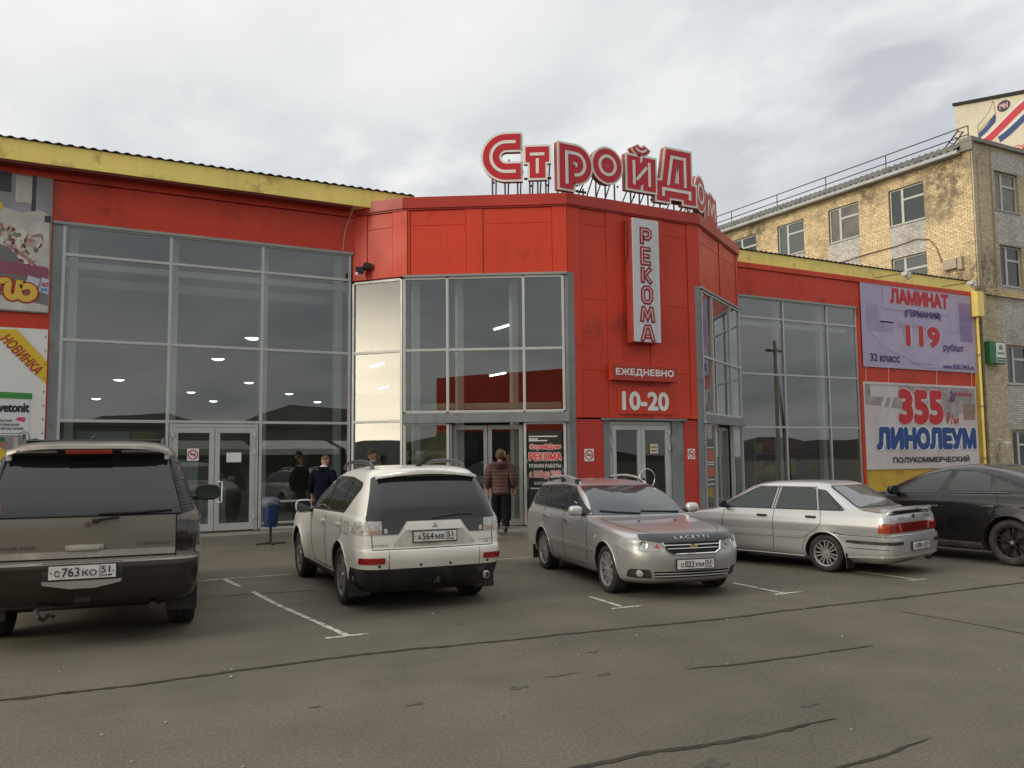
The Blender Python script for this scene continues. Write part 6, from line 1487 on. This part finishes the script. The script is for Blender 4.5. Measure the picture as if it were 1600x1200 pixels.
def bmw():
    paint = mat('black_car_paint', (.006, .006, .007), .25, coat=.8, spec=.3, dirt=((.028, .024, .019), 1.5, .25, 1.0, .2, .8, .06))
    rows = [(.20, 3.45, -.80, .78, .5, .5, .35, .4), (.30, 3.66, -.95, .90, .6, .5, .4, .4), (.45, 3.76, -1.02, .955, .7, .5, .42, .36), (.62, 3.80, -1.04, .978, .75, .5, .45, .36), (.80, 3.79, -1.03, .988, .75, .48, .48, .36), (.95, 3.66, -1.02, .988, .75, .42, .48, .36), (1.05, 3.30, -1.02, .978, .75, .38, .48, .36), (1.10, 2.80, -1.035, .966, .7, .35, .48, .36), (1.14, 2.60, -1.02, .948, .6, .32, .45, .36),
            (1.18, 2.42, -.96, .92, .55, .3, .42, .36), (1.25, 2.28, -.82, .89, .5, .3, .42, .38), (1.38, 2.00, -.52, .835, .48, .3, .45, .4), (1.50, 1.70, -.18, .775, .45, .32, .45, .42), (1.59, 1.38, .16, .71, .40, .34, .40, .44), (1.64, 1.12, .44, .62, .28, .4, .28, .46), (1.664, .92, .62, .46, .12, .45, .12, .5), (1.670, .82, .72, .2, .04, .5, .04, .5)]
    c = Car('parked_car', 'black coupe-roofed SUV with black alloy wheels cut by the right edge', (14.28, 8.27, 0), 94.5, .95, paint, rows, 2.933, .38, .432, .045, bow=(.1, .08), fl_w=.16)
    c.body([('sill', trim, lambda p: p.z < .30)])
    c.underside(.2, .42, -.6, 3.3, .68)
    c.lips(paint)
    c.wheels(.285, .265, 1.68, 5, mat('alloy_black', (.014, .014, .015), .35, coat=.4, var=(3, .3)), 'y', 0, cap=badge)
    dlo(c, rpoly([(2.14, 1.155), (.0, 1.195), (-.26, 1.225), (-.16, 1.30), (.18, 1.455), (.60, 1.56), (1.10, 1.575), (1.52, 1.475)], .04),
        [rpoly([(1.96, 1.185), (1.22, 1.195), (1.05, 1.545), (1.15, 1.54), (1.50, 1.45)], .04), rpoly([(1.06, 1.20), (.30, 1.212), (.36, 1.47), (.62, 1.535), (.93, 1.545)], .04), rpoly([(.22, 1.218), (-.14, 1.235), (-.06, 1.30), (.27, 1.435)], .03)], mat('car_glass_smoke', (.035, .038, .038), .03, spec=.6, coat=.4))
    doors(c, [[(1.95, 1.14), (2.0, .7), (1.9, .36)], [(1.14, 1.19), (1.12, .8), (1.12, .36)], [(.22, 1.2), (.16, .98), (.42, .72), (.5, .5), (.52, .36)], [(1.9, .36), (.52, .36)]], [(1.32, .935), (.34, .965)], mat('handle_dark', (.05, .05, .05), .15, coat=1), .11)
    c.line('window_seal', 'L', [[(1.95, 1.15), (1.0, 1.17), (.0, 1.19)]], .009, mat('seal_black', (.04, .04, .04), .12, coat=1), .008, mirror=True)
    c.shell('side_skirt', 'L', rpoly([(2.45, .25), (.50, .25), (.50, .34), (2.45, .34)], .01), mat('skirt_grey', (.10, .095, .085), .5, dirt=((.2, .18, .15), 3, .4, .7)), .02, .03, .1, mirror=True)
    c.mirror(2.0, .97, 1.20, .10, .115, .085, paint)
    c.shell('rear_window', 'B', rpoly([(-.72, 1.22), (.72, 1.22), (.60, 1.52), (-.60, 1.52)], .05), cglass, .006)
    c.shell('windscreen', 'F', rpoly([(-.82, 1.2), (.82, 1.2), (.66, 1.58), (-.66, 1.58)], .05), cglass, .006)
    for s in (1, -1):
        c.shell('tail_lamp', 'B', [(s*.50, .93), (s*.92, .93), (s*.90, 1.06), (s*.5, 1.08)], lred, .009); c.shell('tail_lamp', 'L' if s > 0 else 'R', [(-.95, .93), (-.62, .99), (-.62, 1.04), (-.95, 1.06)], lred, .009)
        c.shell('headlight', 'F', [(s*.42, .72), (s*.82, .74), (s*.86, .86), (s*.5, .84)], lclr, .008)
    m = MB(); m.rbox(-.12, .10, -.04, .04, 1.57, 1.64, .02); m.build('roof_fin', paint, c.root)
    c.shell('grille', 'F', [(-.3, .5), (.3, .5), (.32, .8), (-.32, .8)], trim, .008)
bmw()

def trailblazer():
    paint = mat('pewter_car_paint', (.165, .150, .122), .36, metal=.35, coat=.5, dirt=((.15, .13, .10), 1.8, .25, .9, .45, 1.3, .5))
    paint2 = mat('pewter_strip', (.30, .275, .235), .4, metal=.2, var=(2, .1), dirt=((.46, .42, .36), 3, .5, .72))
    bump = mat('dark_chrome_bumper', (.055, .049, .040), .10, metal=.9, dirt=((.030, .026, .021), 1.6, .30, 1.0))
    rows = [(.30, 3.55, -.70, .76, .4, .4, .3, .3), (.40, 3.72, -1.0, .90, .5, .45, .3, .24), (.52, 3.78, -1.055, .935, .5, .45, .32, .22), (.64, 3.80, -1.07, .942, .5, .45, .32, .20), (.735, 3.80, -1.06, .944, .5, .45, .3, .20), (.75, 3.80, -.995, .940, .5, .42, .16, .13), (.80, 3.79, -.985, .942, .5, .42, .15, .13), (.95, 3.75, -.975, .945, .5, .4, .15, .13), (1.06, 3.60, -.965, .942, .5, .36, .15, .13),
            (1.12, 3.10, -.955, .935, .5, .32, .15, .13), (1.15, 2.55, -.945, .922, .5, .3, .15, .13), (1.18, 2.32, -.935, .905, .45, .3, .15, .14), (1.25, 2.18, -.905, .875, .42, .3, .16, .15), (1.40, 1.90, -.83, .825, .4, .3, .17, .16), (1.56, 1.58, -.74, .765, .4, .32, .18, .17), (1.68, 1.30, -.67, .715, .4, .34, .18, .18), (1.74, 1.05, -.61, .67, .4, .4, .18, .22), (1.785, .80, -.50, .56, .4, .45, .2, .3), (1.805, .55, -.3, .38, .2, .5, .15, .4), (1.81, .3, -.1, .15, .1, .5, .1, .5)]
    c = Car('parked_car', 'large dusty pewter SUV seen from behind at the left edge with plate С763КО', (.5, 10.43, 0), 82.7, 1.11, paint, rows, 2.87, .372, .43, .02, bow=(.06, .045))
    c.body([('rear_bumper', bump, lambda p: p.z < .735 and p.x < -.42), ('bumper_step', paint2, lambda p: p.z < .752 and p.x < -.42)])
    c.underside(.28, .5, -.6, 3.3, .62)
    c.wheels(.245, .235, 1.60, 6, alloyg, 'wide', 0)
    c.shell('rear_window', 'B', rpoly([(-.775, 1.135), (.775, 1.135), (.645, 1.665), (-.645, 1.665)], .03), cglass, .008, res=.05)
    ver = mat('louvre_black', (.02, .02, .021), .4)
    for s in (1, -1):
        lv = c.shell('louvre_panel', 'B', [(s*.79, 1.135), (s*.895, 1.16), (s*.745, 1.66), (s*.66, 1.66)], ver, .007, res=.03)
        c.line('louvre', 'B', [[(s*(.80-.135*(z-1.14)/.53), z), (s*(.885-.155*(z-1.14)/.53), z+.012)] for z in [1.17+.032*q for q in range(15)]], .007, blackm, .010, parent=lv)
        tl = c.shell('tail_lamp', 'B', rpoly([(s*.745, .80), (s*.935, .80), (s*.925, 1.065), (s*.745, 1.085)], .03), ldark, .010, res=.03)
        c.shell('tail_lamp', 'L' if s > 0 else 'R', rpoly([(-.905, .80), (-.83, .81), (-.84, 1.06), (-.895, 1.065)], .02), ldark, .009, res=.03)
        for z in (.845, .925, 1.01): c.shell('lamp_lens', 'B', ell(s*.828, z, .072, .034, 18), mat('lamp_lens_dark', (.03, .018, .017), .1, coat=.8), .016, res=.02, parent=tl)
        c.line('tailgate_gap', 'B', [[(s*.742, .76), (s*.742, 1.12), (s*.785, 1.14), (s*.655, 1.67)]], .006, gap)
        m = MB(); m.rbox(-.50, -.475, s*.80-.14, s*.80+.14, .20, .52, .008); m.build('mud_flap', trim, c.root)
    c.line('tailgate_gap', 'B', [[(-.74, .775), (.74, .775)]], .006, gap); c.line('tailgate_gap', 'B', [[(-.785, 1.135), (.785, 1.135)]], .007, gap, .006)
    c.shell('tailgate_strip', 'B', rpoly([(-.735, .782), (.735, .782), (.735, .838), (-.735, .838)], .006), paint2, .014, .02, .06)
    m = MB(); p, n = c.hit('B', 0, .87); m.rbox(p.x-.022, p.x+.01, -.155, .155, .838, .895, .02); m.build('handle_surround', paint2, c.root, smooth=40); m = MB(); m.rbox(p.x-.032, p.x-.012, -.125, .125, .842, .882, .012); m.build('tailgate_handle', mat('handle_pale', (.36, .34, .29), .4), c.root, smooth=40)
    c.lettering('B', 'CHEVROLET', -.42, -.70, .868, .895, ink, bold=.03); c.lettering('B', 'TRAILBLAZER', .70, .38, .868, .892, ink, bold=.03, shear=.2)
    p, n = c.hit('B', -.015, 1.065); MB().lathe([(.001, .008), (.022, .008), (.026, -.004)], p, n, 16).build('lock_cap', mat('lock_brown', (.10, .06, .04), .6), c.root)
    p, n = c.hit('B', -.08, 1.095); wm = MB(); wm.rbox(p.x-.045, p.x, -.11, -.05, 1.075, 1.115, .012); wm.build('wiper_motor', blackm, c.root)
    c.line('rear_wiper', 'B', [[(-.09, 1.095), (-.27, 1.115)]], .013, blackm, .030); c.line('rear_wiper', 'B', [[(-.10, 1.145), (-.40, 1.150), (-.70, 1.165)]], .010, blackm, .022)
    # spoiler with brake lamp
    m = MB(); vs = []
    for i in range(17):
        y = -.66+1.32*i/16; e = .10*(abs(y)/.66)**4; d = .055*(abs(y)/.66)**5
        vs += [(-.48, y, 1.782-d), (-.84+e, y, 1.755-d), (-.85+e, y, 1.728-d), (-.62, y, 1.708-d)]
    m.add(vs, [(4*i+j, 4*i+(j+1) % 4, 4*i+4+(j+1) % 4, 4*i+4+j) for i in range(16) for j in range(4)] + [(0, 1, 2, 3), (67, 66, 65, 64)]); sp = m.build('roof_spoiler', paint2, c.root, smooth=35)
    m = MB(); m.rbox(-.835, -.75, -.19, .19, 1.682, 1.724, .012); m.build('brake_lamp', lred, sp)
    for s in (1, -1): m = MB(); m.rbox(-.80, -.70, s*.42-.16, s*.42+.16, 1.692, 1.718, .008); m.build('spoiler_vent', mat('vent_grey', (.22, .22, .21), .3), sp); m = MB(); m.rbox(-.74, -.66, s*.645-.02, s*.645+.02, 1.625, 1.72, .008); m.build('spoiler_foot', mat('foot_pale', (.5, .5, .48), .4), sp)
    MB().ball((-.42, .0, 1.835), (.02, .02, .02), 8).build('washer_nozzle', blackm, c.root)
    for s in (1, -1):
        m = MB(); m.tube([(-.30, s*.60, 1.74), (-.22, s*.60, 1.80), (.4, s*.595, 1.83), (1.0, s*.59, 1.79), (1.12, s*.6, 1.72)], [.022]*5, 8); m.build('roof_rail', blackm, c.root, smooth=60)
    m = MB(); m.tube([(-.15, -.58, 1.81), (-.15, .58, 1.81)], .014, 6); m.build('cross_bar', blackm, c.root)
    # plate in the bumper with the pale step lip under it
    c.shell('plate_recess', 'B', rpoly([(-.31, .60), (.31, .60), (.31, .742), (-.31, .742)], .012), blackm, .006, res=.06)
    p, n = c.hit('B', 0, .66); c.plate(False, p.x-.016, 0, .615, ('С', '763', 'КО'), '51')
    M = frame((p.x-.035, 0, 0), (0, -1, 0)); MB(M).prism([(-.30, .575), (-.1, .535), (.1, .535), (.30, .575), (.31, .598), (-.31, .598)], -.02, .06).build('step_lip', mat('lip_pale', (.34, .32, .29), .35, metal=.3), c.root)
    m = MB(); m.rbox(-1.03, -.75, -.06, .06, .40, .47, .01); m.tube([(-1.0, .36, .36), (-1.04, .33, .30), (-1.0, .30, .27), (-.98, .26, .31), (-1.03, .22, .30)], .018, 6); m.tube([(-1.0, .36, .36), (-.96, .1, .37), (-.95, -.2, .40)], .014, 6); m.build('tow_bar', trim, c.root)
    m = MB(); m.cyl((-.97, -.56, .33), (-.6, -.56, .36), .032, n=12); m.build('exhaust', trim, c.root)
    c.shell('window_sticker', 'B', [(.66, 1.16), (.74, 1.16), (.735, 1.23), (.665, 1.23)], mat('sticker_red', (.42, .07, .05), .5, var=(30, .5)), .012, res=.03)
    dlo(c, rpoly([(2.0, 1.19), (-.70, 1.19), (-.48, 1.66), (1.15, 1.66)], .05), [[(1.75, 1.22), (1.0, 1.22), (.95, 1.62), (1.12, 1.62)], [(.92, 1.22), (.10, 1.22), (.05, 1.62), (.88, 1.62)], [(.02, 1.22), (-.60, 1.22), (-.42, 1.62), (-.02, 1.62)]])
    doors(c, [[(1.90, 1.15), (1.9, .5)], [(.96, 1.17), (.96, .45)], [(.04, 1.17), (.06, .9), (.40, .62), (.46, .45)], [(1.9, .46), (.46, .46)]], [(1.1, 1.02), (.2, 1.02)], paint)
    c.shell('side_moulding', 'L', rpoly([(2.4, .60), (.5, .60), (.5, .70), (2.4, .70)], .01), paint2, .016, .02, .1, mirror=True)
    c.shell('rear_quarter_moulding', 'L', rpoly([(-.42, .78), (-.92, .78), (-.92, .84), (-.40, .84)], .01), paint2, .018, .02, .08, mirror=True)
    c.mirror(1.82, .95, 1.22, .08, .145, .095, blackm)
    c.shell('windscreen', 'F', rpoly([(-.80, 1.22), (.80, 1.22), (.66, 1.68), (-.66, 1.68)], .05), cglass, .006)
    for s in (1, -1): c.shell('headlight', 'F', [(s*.45, .80), (s*.86, .80), (s*.86, .98), (s*.45, .98)], lclr, .008)
    c.shell('grille', 'F', [(-.42, .70), (.42, .70), (.42, 1.0), (-.42, 1.0)], trim, .008)
trailblazer()
# ------------------------------------------------------------------ people
skin = mat('skin', (.44, .24, .16), .55, var=(14, .08))
def grow(J, bones, levels=2, root=None):
    """skin surface over a skeleton: J name -> (pos, radius or (rx, ry))"""
    names = list(J); me = bpy.data.meshes.new('s'); me.from_pydata([J[n][0] for n in names], [(names.index(a), names.index(b)) for a, b in bones], [])
    o = bpy.data.objects.new('s', me); col.objects.link(o)
    md = o.modifiers.new('k', 'SKIN'); md.use_smooth_shade = True; md.branch_smoothing = .6
    for i, n in enumerate(names):
        r = J[n][1]; me.skin_vertices[0].data[i].radius = r if isinstance(r, tuple) else (r, r)
        me.skin_vertices[0].data[i].use_root = (n == (root or names[0]))
    s = o.modifiers.new('u', 'SUBSURF'); s.levels = s.render_levels = levels
    bpy.context.view_layer.update()
    r = bpy.data.meshes.new_from_object(o.evaluated_get(bpy.context.evaluated_depsgraph_get()))
    V = [v.co.copy() for v in r.vertices]; F = [list(p.vertices) for p in r.polygons]
    col.objects.unlink(o); bpy.data.objects.remove(o); bpy.data.meshes.remove(me); bpy.data.meshes.remove(r)
    return V, F
def head(mb, c, yaw=0, pitch=0, s=1, eyes=True):
    """face looks along +y before turning"""
    M = Matrix.Translation(c) @ Matrix.Rotation(yaw, 4, 'Z') @ Matrix.Rotation(pitch, 4, 'X')
    bm = bmesh.new(); bmesh.ops.create_uvsphere(bm, u_segments=28, v_segments=20, radius=1)
    for v in bm.verts:
        x, y, z = v.co
        jaw = max(0, -z); wx = .076*(1-.28*jaw**1.5); wy = .094*(1-.12*jaw)
        X, Y, Z_ = x*wx, y*wy+(.012*jaw if y > 0 else -.0), z*.115
        if y > 0:
            n = math.exp(-(X/.014)**2)*math.exp(-((Z_+.012)/.024)**2); Y += .024*n
            for e in (-1, 1): Y -= .010*math.exp(-((X-e*.030)/.015)**2)*math.exp(-((Z_-.012)/.013)**2)
            Y += .006*math.exp(-(X/.024)**2)*math.exp(-((Z_+.055)/.010)**2); Y -= .005*math.exp(-(X/.024)**2)*math.exp(-((Z_+.043)/.005)**2)
            Y += .008*math.exp(-(X/.026)**2)*math.exp(-((Z_+.092)/.016)**2)
        v.co = M @ Vector((X, Y, Z_))*1 if s == 1 else M @ (Vector((X, Y, Z_))*s)
    mb.bm(bm)
    for e in (-1, 1):
        bm = bmesh.new(); bmesh.ops.create_uvsphere(bm, u_segments=10, v_segments=8, radius=1)
        for v in bm.verts: v.co = M @ Vector((e*.077+v.co.x*.010, -.005+v.co.y*.018, -.006+v.co.z*.030))
        mb.bm(bm)
    return M
def hand(J, bones, side, w, d, prefix):
    """palm, four curled fingers and a thumb added to the skeleton, from wrist joint w; d = direction of the hand"""
    d = Vector(d).normalized(); f = Vector((0, 1, 0)); f = (f-d*f.dot(d)).normalized(); inn = Vector((-side, 0, 0))
    p0 = Vector(w)+d*.045; J[prefix+'palm'] = (p0, (.034, .017)); bones.append((prefix+'wrist', prefix+'palm'))
    p1 = Vector(w)+d*.085; J[prefix+'knuckle'] = (p1, (.036, .014)); bones.append((prefix+'palm', prefix+'knuckle'))
    for k, (off, ln) in enumerate(((.030, .068), (.010, .078), (-.010, .072), (-.029, .056))):
        a = p1+f*off+d*.012; b = a+d*ln*.5+inn*.008; c = b+d*ln*.42+inn*.028
        for q, pt, r in ((0, a, .0095), (1, b, .0085), (2, c, .007)): J[f'{prefix}f{k}{q}'] = (pt, r)
        bones += [(prefix+'knuckle', f'{prefix}f{k}0'), (f'{prefix}f{k}0', f'{prefix}f{k}1'), (f'{prefix}f{k}1', f'{prefix}f{k}2')]
    a = p0+f*.036+inn*.006; b = a+d*.030+f*.016+inn*.010; c = b+d*.026+f*.002+inn*.006
    for q, pt, r in ((0, a, .012), (1, b, .0105), (2, c, .0085)): J[f'{prefix}t{q}'] = (pt, r)
    bones += [(prefix+'palm', prefix+'t0'), (prefix+'t0', prefix+'t1'), (prefix+'t1', prefix+'t2')]
def person(label, loc, rotz, H, jacket, trousers, shoes, hair, hairstyle='short', lean=0, headyaw=0, headpitch=0, stride=.0, armL=None, armR=None, coat=.78, bulk=1.0, extra=None, group=None):
    t = thing('person', label, 'person', loc, rotz, H/1.75, group, local=True)
    up = lambda z: Vector((0, lean*max(0, z-.95)**1.3, 0))
    S = stride
    P = {'pelvis': Vector((0, 0, .96)), 'belly': Vector((0, .0, 1.10)), 'chest': Vector((0, -.005, 1.32)), 'neckb': Vector((0, -.02, 1.46)), 'neck': Vector((0, .0, 1.535))}
    for k in ('belly', 'chest', 'neckb', 'neck'): P[k] += up(P[k].z)
    hc = Vector((0, .03, 1.645)) + up(1.645)
    A = {'L': armL or [(-.20, -.01, 1.425), (-.265, -.03, 1.14), (-.275, .07, .90)], 'R': armR or [(.20, -.01, 1.425), (.265, -.03, 1.14), (.275, .07, .90)]}
    G = {'L': [(-.095, 0, .93), (-.105, .03+S*.12, .50), (-.105, -.02+S*.30 if S >= 0 else -.02+S*.30, .085), (-.115, .13+S*.30, .035)], 'R': [(.095, 0, .93), (.105, .03-S*.10, .50), (.105, -.02-S*.34, .085+abs(S)*.10), (.115, .12-S*.34, .035+abs(S)*.03)]}
    J = {'pelvis': (P['pelvis'], (.135*bulk, .10)), 'belly': (P['belly'], (.135*bulk, .105)), 'chest': (P['chest'], (.155, .105)), 'neckb': (P['neckb'], (.07, .065)), 'neck': (P['neck'], .05), 'skull': (hc-Vector((0, .02, .03)), .055)}
    B = [('pelvis', 'belly'), ('belly', 'chest'), ('chest', 'neckb'), ('neckb', 'neck'), ('neck', 'skull')]
    for s, sg in (('L', -1), ('R', 1)):
        a = [Vector(q)+up(q[2]) if i == 0 or (armL is None and armR is None) else Vector(q) for i, q in enumerate(A[s])]
        A[s] = a
        for n, q, r in zip(('sh', 'el', 'wrist'), a, (.046, .042, .031)): J[s+n] = (q, r)
        B += [('chest', s+'sh'), (s+'sh', s+'el'), (s+'el', s+'wrist')]
        hand(J, B, sg, a[2], a[2]-a[1], s)
        for n, q, r in zip(('hip', 'knee', 'ankle', 'toe'), G[s], (.088, .058, .040, .034)): J[s+n] = (Vector(q), r)
        B += [('pelvis', s+'hip'), (s+'hip', s+'knee'), (s+'knee', s+'ankle'), (s+'ankle', s+'toe')]
    V, F = grow(J, B, 2, 'pelvis'); m = MB(); m.add(V, F)
    HM = head(m, hc, headyaw, headpitch); m.build('body', skin, t, smooth=70)
    mm = MB()
    for e in (-1, 1):
        bm = bmesh.new(); bmesh.ops.create_uvsphere(bm, u_segments=8, v_segments=6, radius=1)
        for v in bm.verts: v.co = HM @ Vector((e*.030+v.co.x*.012, .080+v.co.y*.006, .012+v.co.z*.006))
        mm.bm(bm)
        mm.add([HM @ Vector(q) for q in ((e*.016, .091, .030), (e*.044, .083, .032), (e*.044, .082, .036), (e*.016, .090, .035))], [(0, 1, 2, 3)])
    mm.build('eye', mat('eye_dark', (.03, .02, .015), .2), t)
    mm = MB(); mm.add([HM @ Vector(q) for q in ((-.022, .093, -.044), (0, .098, -.046), (.022, .093, -.044), (.018, .094, -.050), (0, .099, -.053), (-.018, .094, -.050))], [(0, 1, 4, 5), (1, 2, 3, 4)]); mm.build('mouth', mat('lip', (.32, .11, .09), .5), t)
    # jacket
    K = {'hem': (Vector((0, 0, coat+.0)) , (.205*bulk, .155*bulk)), 'waist': (P['belly']-Vector((0, 0, .06)), (.178*bulk, .142*bulk)), 'breast': (P['chest'], (.185*bulk, .140*bulk)), 'collar': (P['neckb']+Vector((0, 0, -.01)), (.105, .098))}
    KB = [('hem', 'waist'), ('waist', 'breast'), ('breast', 'collar')]
    for s in 'LR':
        a = A[s]
        for n, q, r in zip(('sh', 'el', 'cuff'), (a[0]+Vector((0, 0, -.005)), a[1], a[1].lerp(a[2], .92)), (.104*bulk, .078*bulk, .056)): K[s+n] = (q, r)
        KB += [('breast', s+'sh'), (s+'sh', s+'el'), (s+'el', s+'cuff')]
    V, F = grow(K, KB, 2, 'waist'); m = MB(); m.add(V, F); m.build('jacket', jacket, t, smooth=70)
    m = MB(); c0 = P['neckb']+Vector((0, .0, -.01)); m.lathe([(.118, -.02), (.112, .02), (.100, .055), (.092, .06), (.085, .03), (.08, -.02)], c0, (0, .10, 1), 20); m.build('collar', jacket, t, smooth=70)
    K = {'waist': (Vector((0, 0, 1.0)), (.150*bulk, .115)), 'seat': (Vector((0, -.01, .90)), (.150*bulk, .118))}; KB = [('waist', 'seat')]
    for s in 'LR':
        for n, q, r in zip(('hip', 'knee', 'hem'), G[s][:3], (.112*bulk**.5, .092, .078)): K[s+n] = (Vector(q) if n != 'hem' else Vector(q)+Vector((0, 0, .03)), r)
        KB += [('seat', s+'hip'), (s+'hip', s+'knee'), (s+'knee', s+'hem')]
    V, F = grow(K, KB, 2, 'seat'); m = MB(); m.add(V, F); m.build('trousers', trousers, t, smooth=70)
    for s in 'LR':
        an, to = Vector(G[s][2]), Vector(G[s][3])
        K = {'heel': (an+Vector((0, -.035, -.045)), (.040, .040)), 'mid': (an.lerp(to, .5)+Vector((0, 0, -.012)), (.043, .044)), 'tip': (to+Vector((0, .05, .0)), (.038, .030)), 'top': (an+Vector((0, 0, .05)), .050)}
        V, F = grow(K, [('heel', 'mid'), ('mid', 'tip'), ('heel', 'top')], 2, 'mid'); m = MB(); m.add(V, F); m.build('shoe', shoes, t, smooth=70)
    # hair or cap
    if hairstyle != 'none':
        bm = bmesh.new(); bmesh.ops.create_uvsphere(bm, u_segments=24, v_segments=18, radius=1); rnd = random.Random(int(H*1000)); kill = []
        for v in bm.verts:
            x, y, z = v.co; lim = {'short': .05, 'bob': -.75, 'cap': .12}[hairstyle]
            front = .45 if hairstyle != 'cap' else .1
            if (y > .25 and z < front) or (y <= .25 and z < lim - .35*max(0, -y)): kill.append(v)
            g = 1+rnd.uniform(-.03, .03); ww = .085+(.022*max(0, -z)+.012 if hairstyle == 'bob' else 0); q = .0 if hairstyle != 'bob' else .020
            v.co = HM @ Vector((x*ww*g, y*(.103+q)*g-.006, z*(.126)*g+.004))
        bmesh.ops.delete(bm, geom=kill, context='VERTS'); m = MB(); m.bm(bm); h = m.build('cap' if hairstyle == 'cap' else 'hair', hair, t, smooth=80)
        if hairstyle == 'cap':
            mm = MB(); pts = [(.072*math.cos(R(a)), .070+.075*math.sin(R(a)), .030-.012*math.sin(R(a))) for a in range(0, 181, 15)]
            n = len(pts); mm.add([HM @ Vector(p) for p in pts]+[HM @ (Vector(p)+Vector((0, 0, .010))) for p in pts], [list(range(n)), list(range(2*n-1, n-1, -1))]+[(i, (i+1) % n, (i+1) % n+n, i+n) for i in range(n)]); mm.build('peak', hair, h)
    if extra: extra(t, P, HM)
    return t
def people():
    black = mat('black_cloth', (.010, .010, .012), .9, spec=.1, bump=(30, .3, .004)); shoe = mat('black_leather', (.012, .011, .01), .4)
    navy = mat('navy_cloth', (.005, .006, .014), .9, spec=.1, bump=(16, .4, .008)); olive = mat('olive_cloth', (.055, .053, .043), .9, spec=.1, bump=(14, .5, .01))
    brown = mat('quilted_brown', (.088, .045, .038), .6, spec=.25, wave=(4.2, .45, 'Z'), bump=(9, .4, .01))
    fair = mat('fair_hair', (.105, .062, .034), .8, spec=.2, var=(24, .4), bump=(40, .8, .01)); ginger = mat('short_brown_hair', (.12, .065, .035), .7, var=(40, .3)); grey = mat('grey_hair', (.22, .20, .18), .7, var=(30, .3)); capm = mat('cap_dark', (.02, .017, .014), .8)
    def hood(t, P, HM):
        m = MB(); c = P['neckb']+Vector((0, -.055, .0)); m.lathe([(.15, .10), (.170, .06), (.155, -.01), (.11, -.07), (.05, -.12), (.001, -.14)], c, (0, -.55, 1), 22); m.build('hood', brown, t, smooth=70)
    person('woman in a brown quilted jacket with fair hair walking up to the sliding doors', (8.74, 16.62, .13), R(-30), 1.80, brown, black, shoe, fair, 'bob', stride=.22, coat=.78, bulk=1.24, extra=hood)
    person('person in a black coat at the sliding doors just ahead of the woman', (9.32, 17.6, .13), R(-30), 1.78, black, black, shoe, grey, 'short', stride=-.3, coat=.66)
    person('person in a blue top standing just inside the sliding doors', (10.05, 18.6, .14), R(160), 1.72, mat('blue_cloth', (.02, .016, .10), .8, bump=(14, .4, .008)), mat('pale_trousers', (.26, .26, .25), .8), shoe, ginger, 'short', coat=.92)
    def coll(t, P, HM):
        m = MB(); m.lathe([(.082, .0), (.078, .03), (.072, .03)], P['neckb']+Vector((0, .005, .045)), (0, .15, 1), 18); m.build('shirt_collar', white, t, smooth=70)
    person('man in a dark navy jacket bending his head towards the left shop window', (5.62, 19.45, 0), R(-38), 1.84, navy, black, shoe, ginger, 'short', lean=.16, headyaw=R(-28), headpitch=R(-26), coat=.80, bulk=1.1, extra=coll)
    person('man in a dark cap and olive jacket half hidden behind the white SUV', (6.14, 17.5, .13), R(118), 1.84, olive, black, shoe, capm, 'cap', headpitch=R(-8), coat=.80, bulk=1.1)
people()
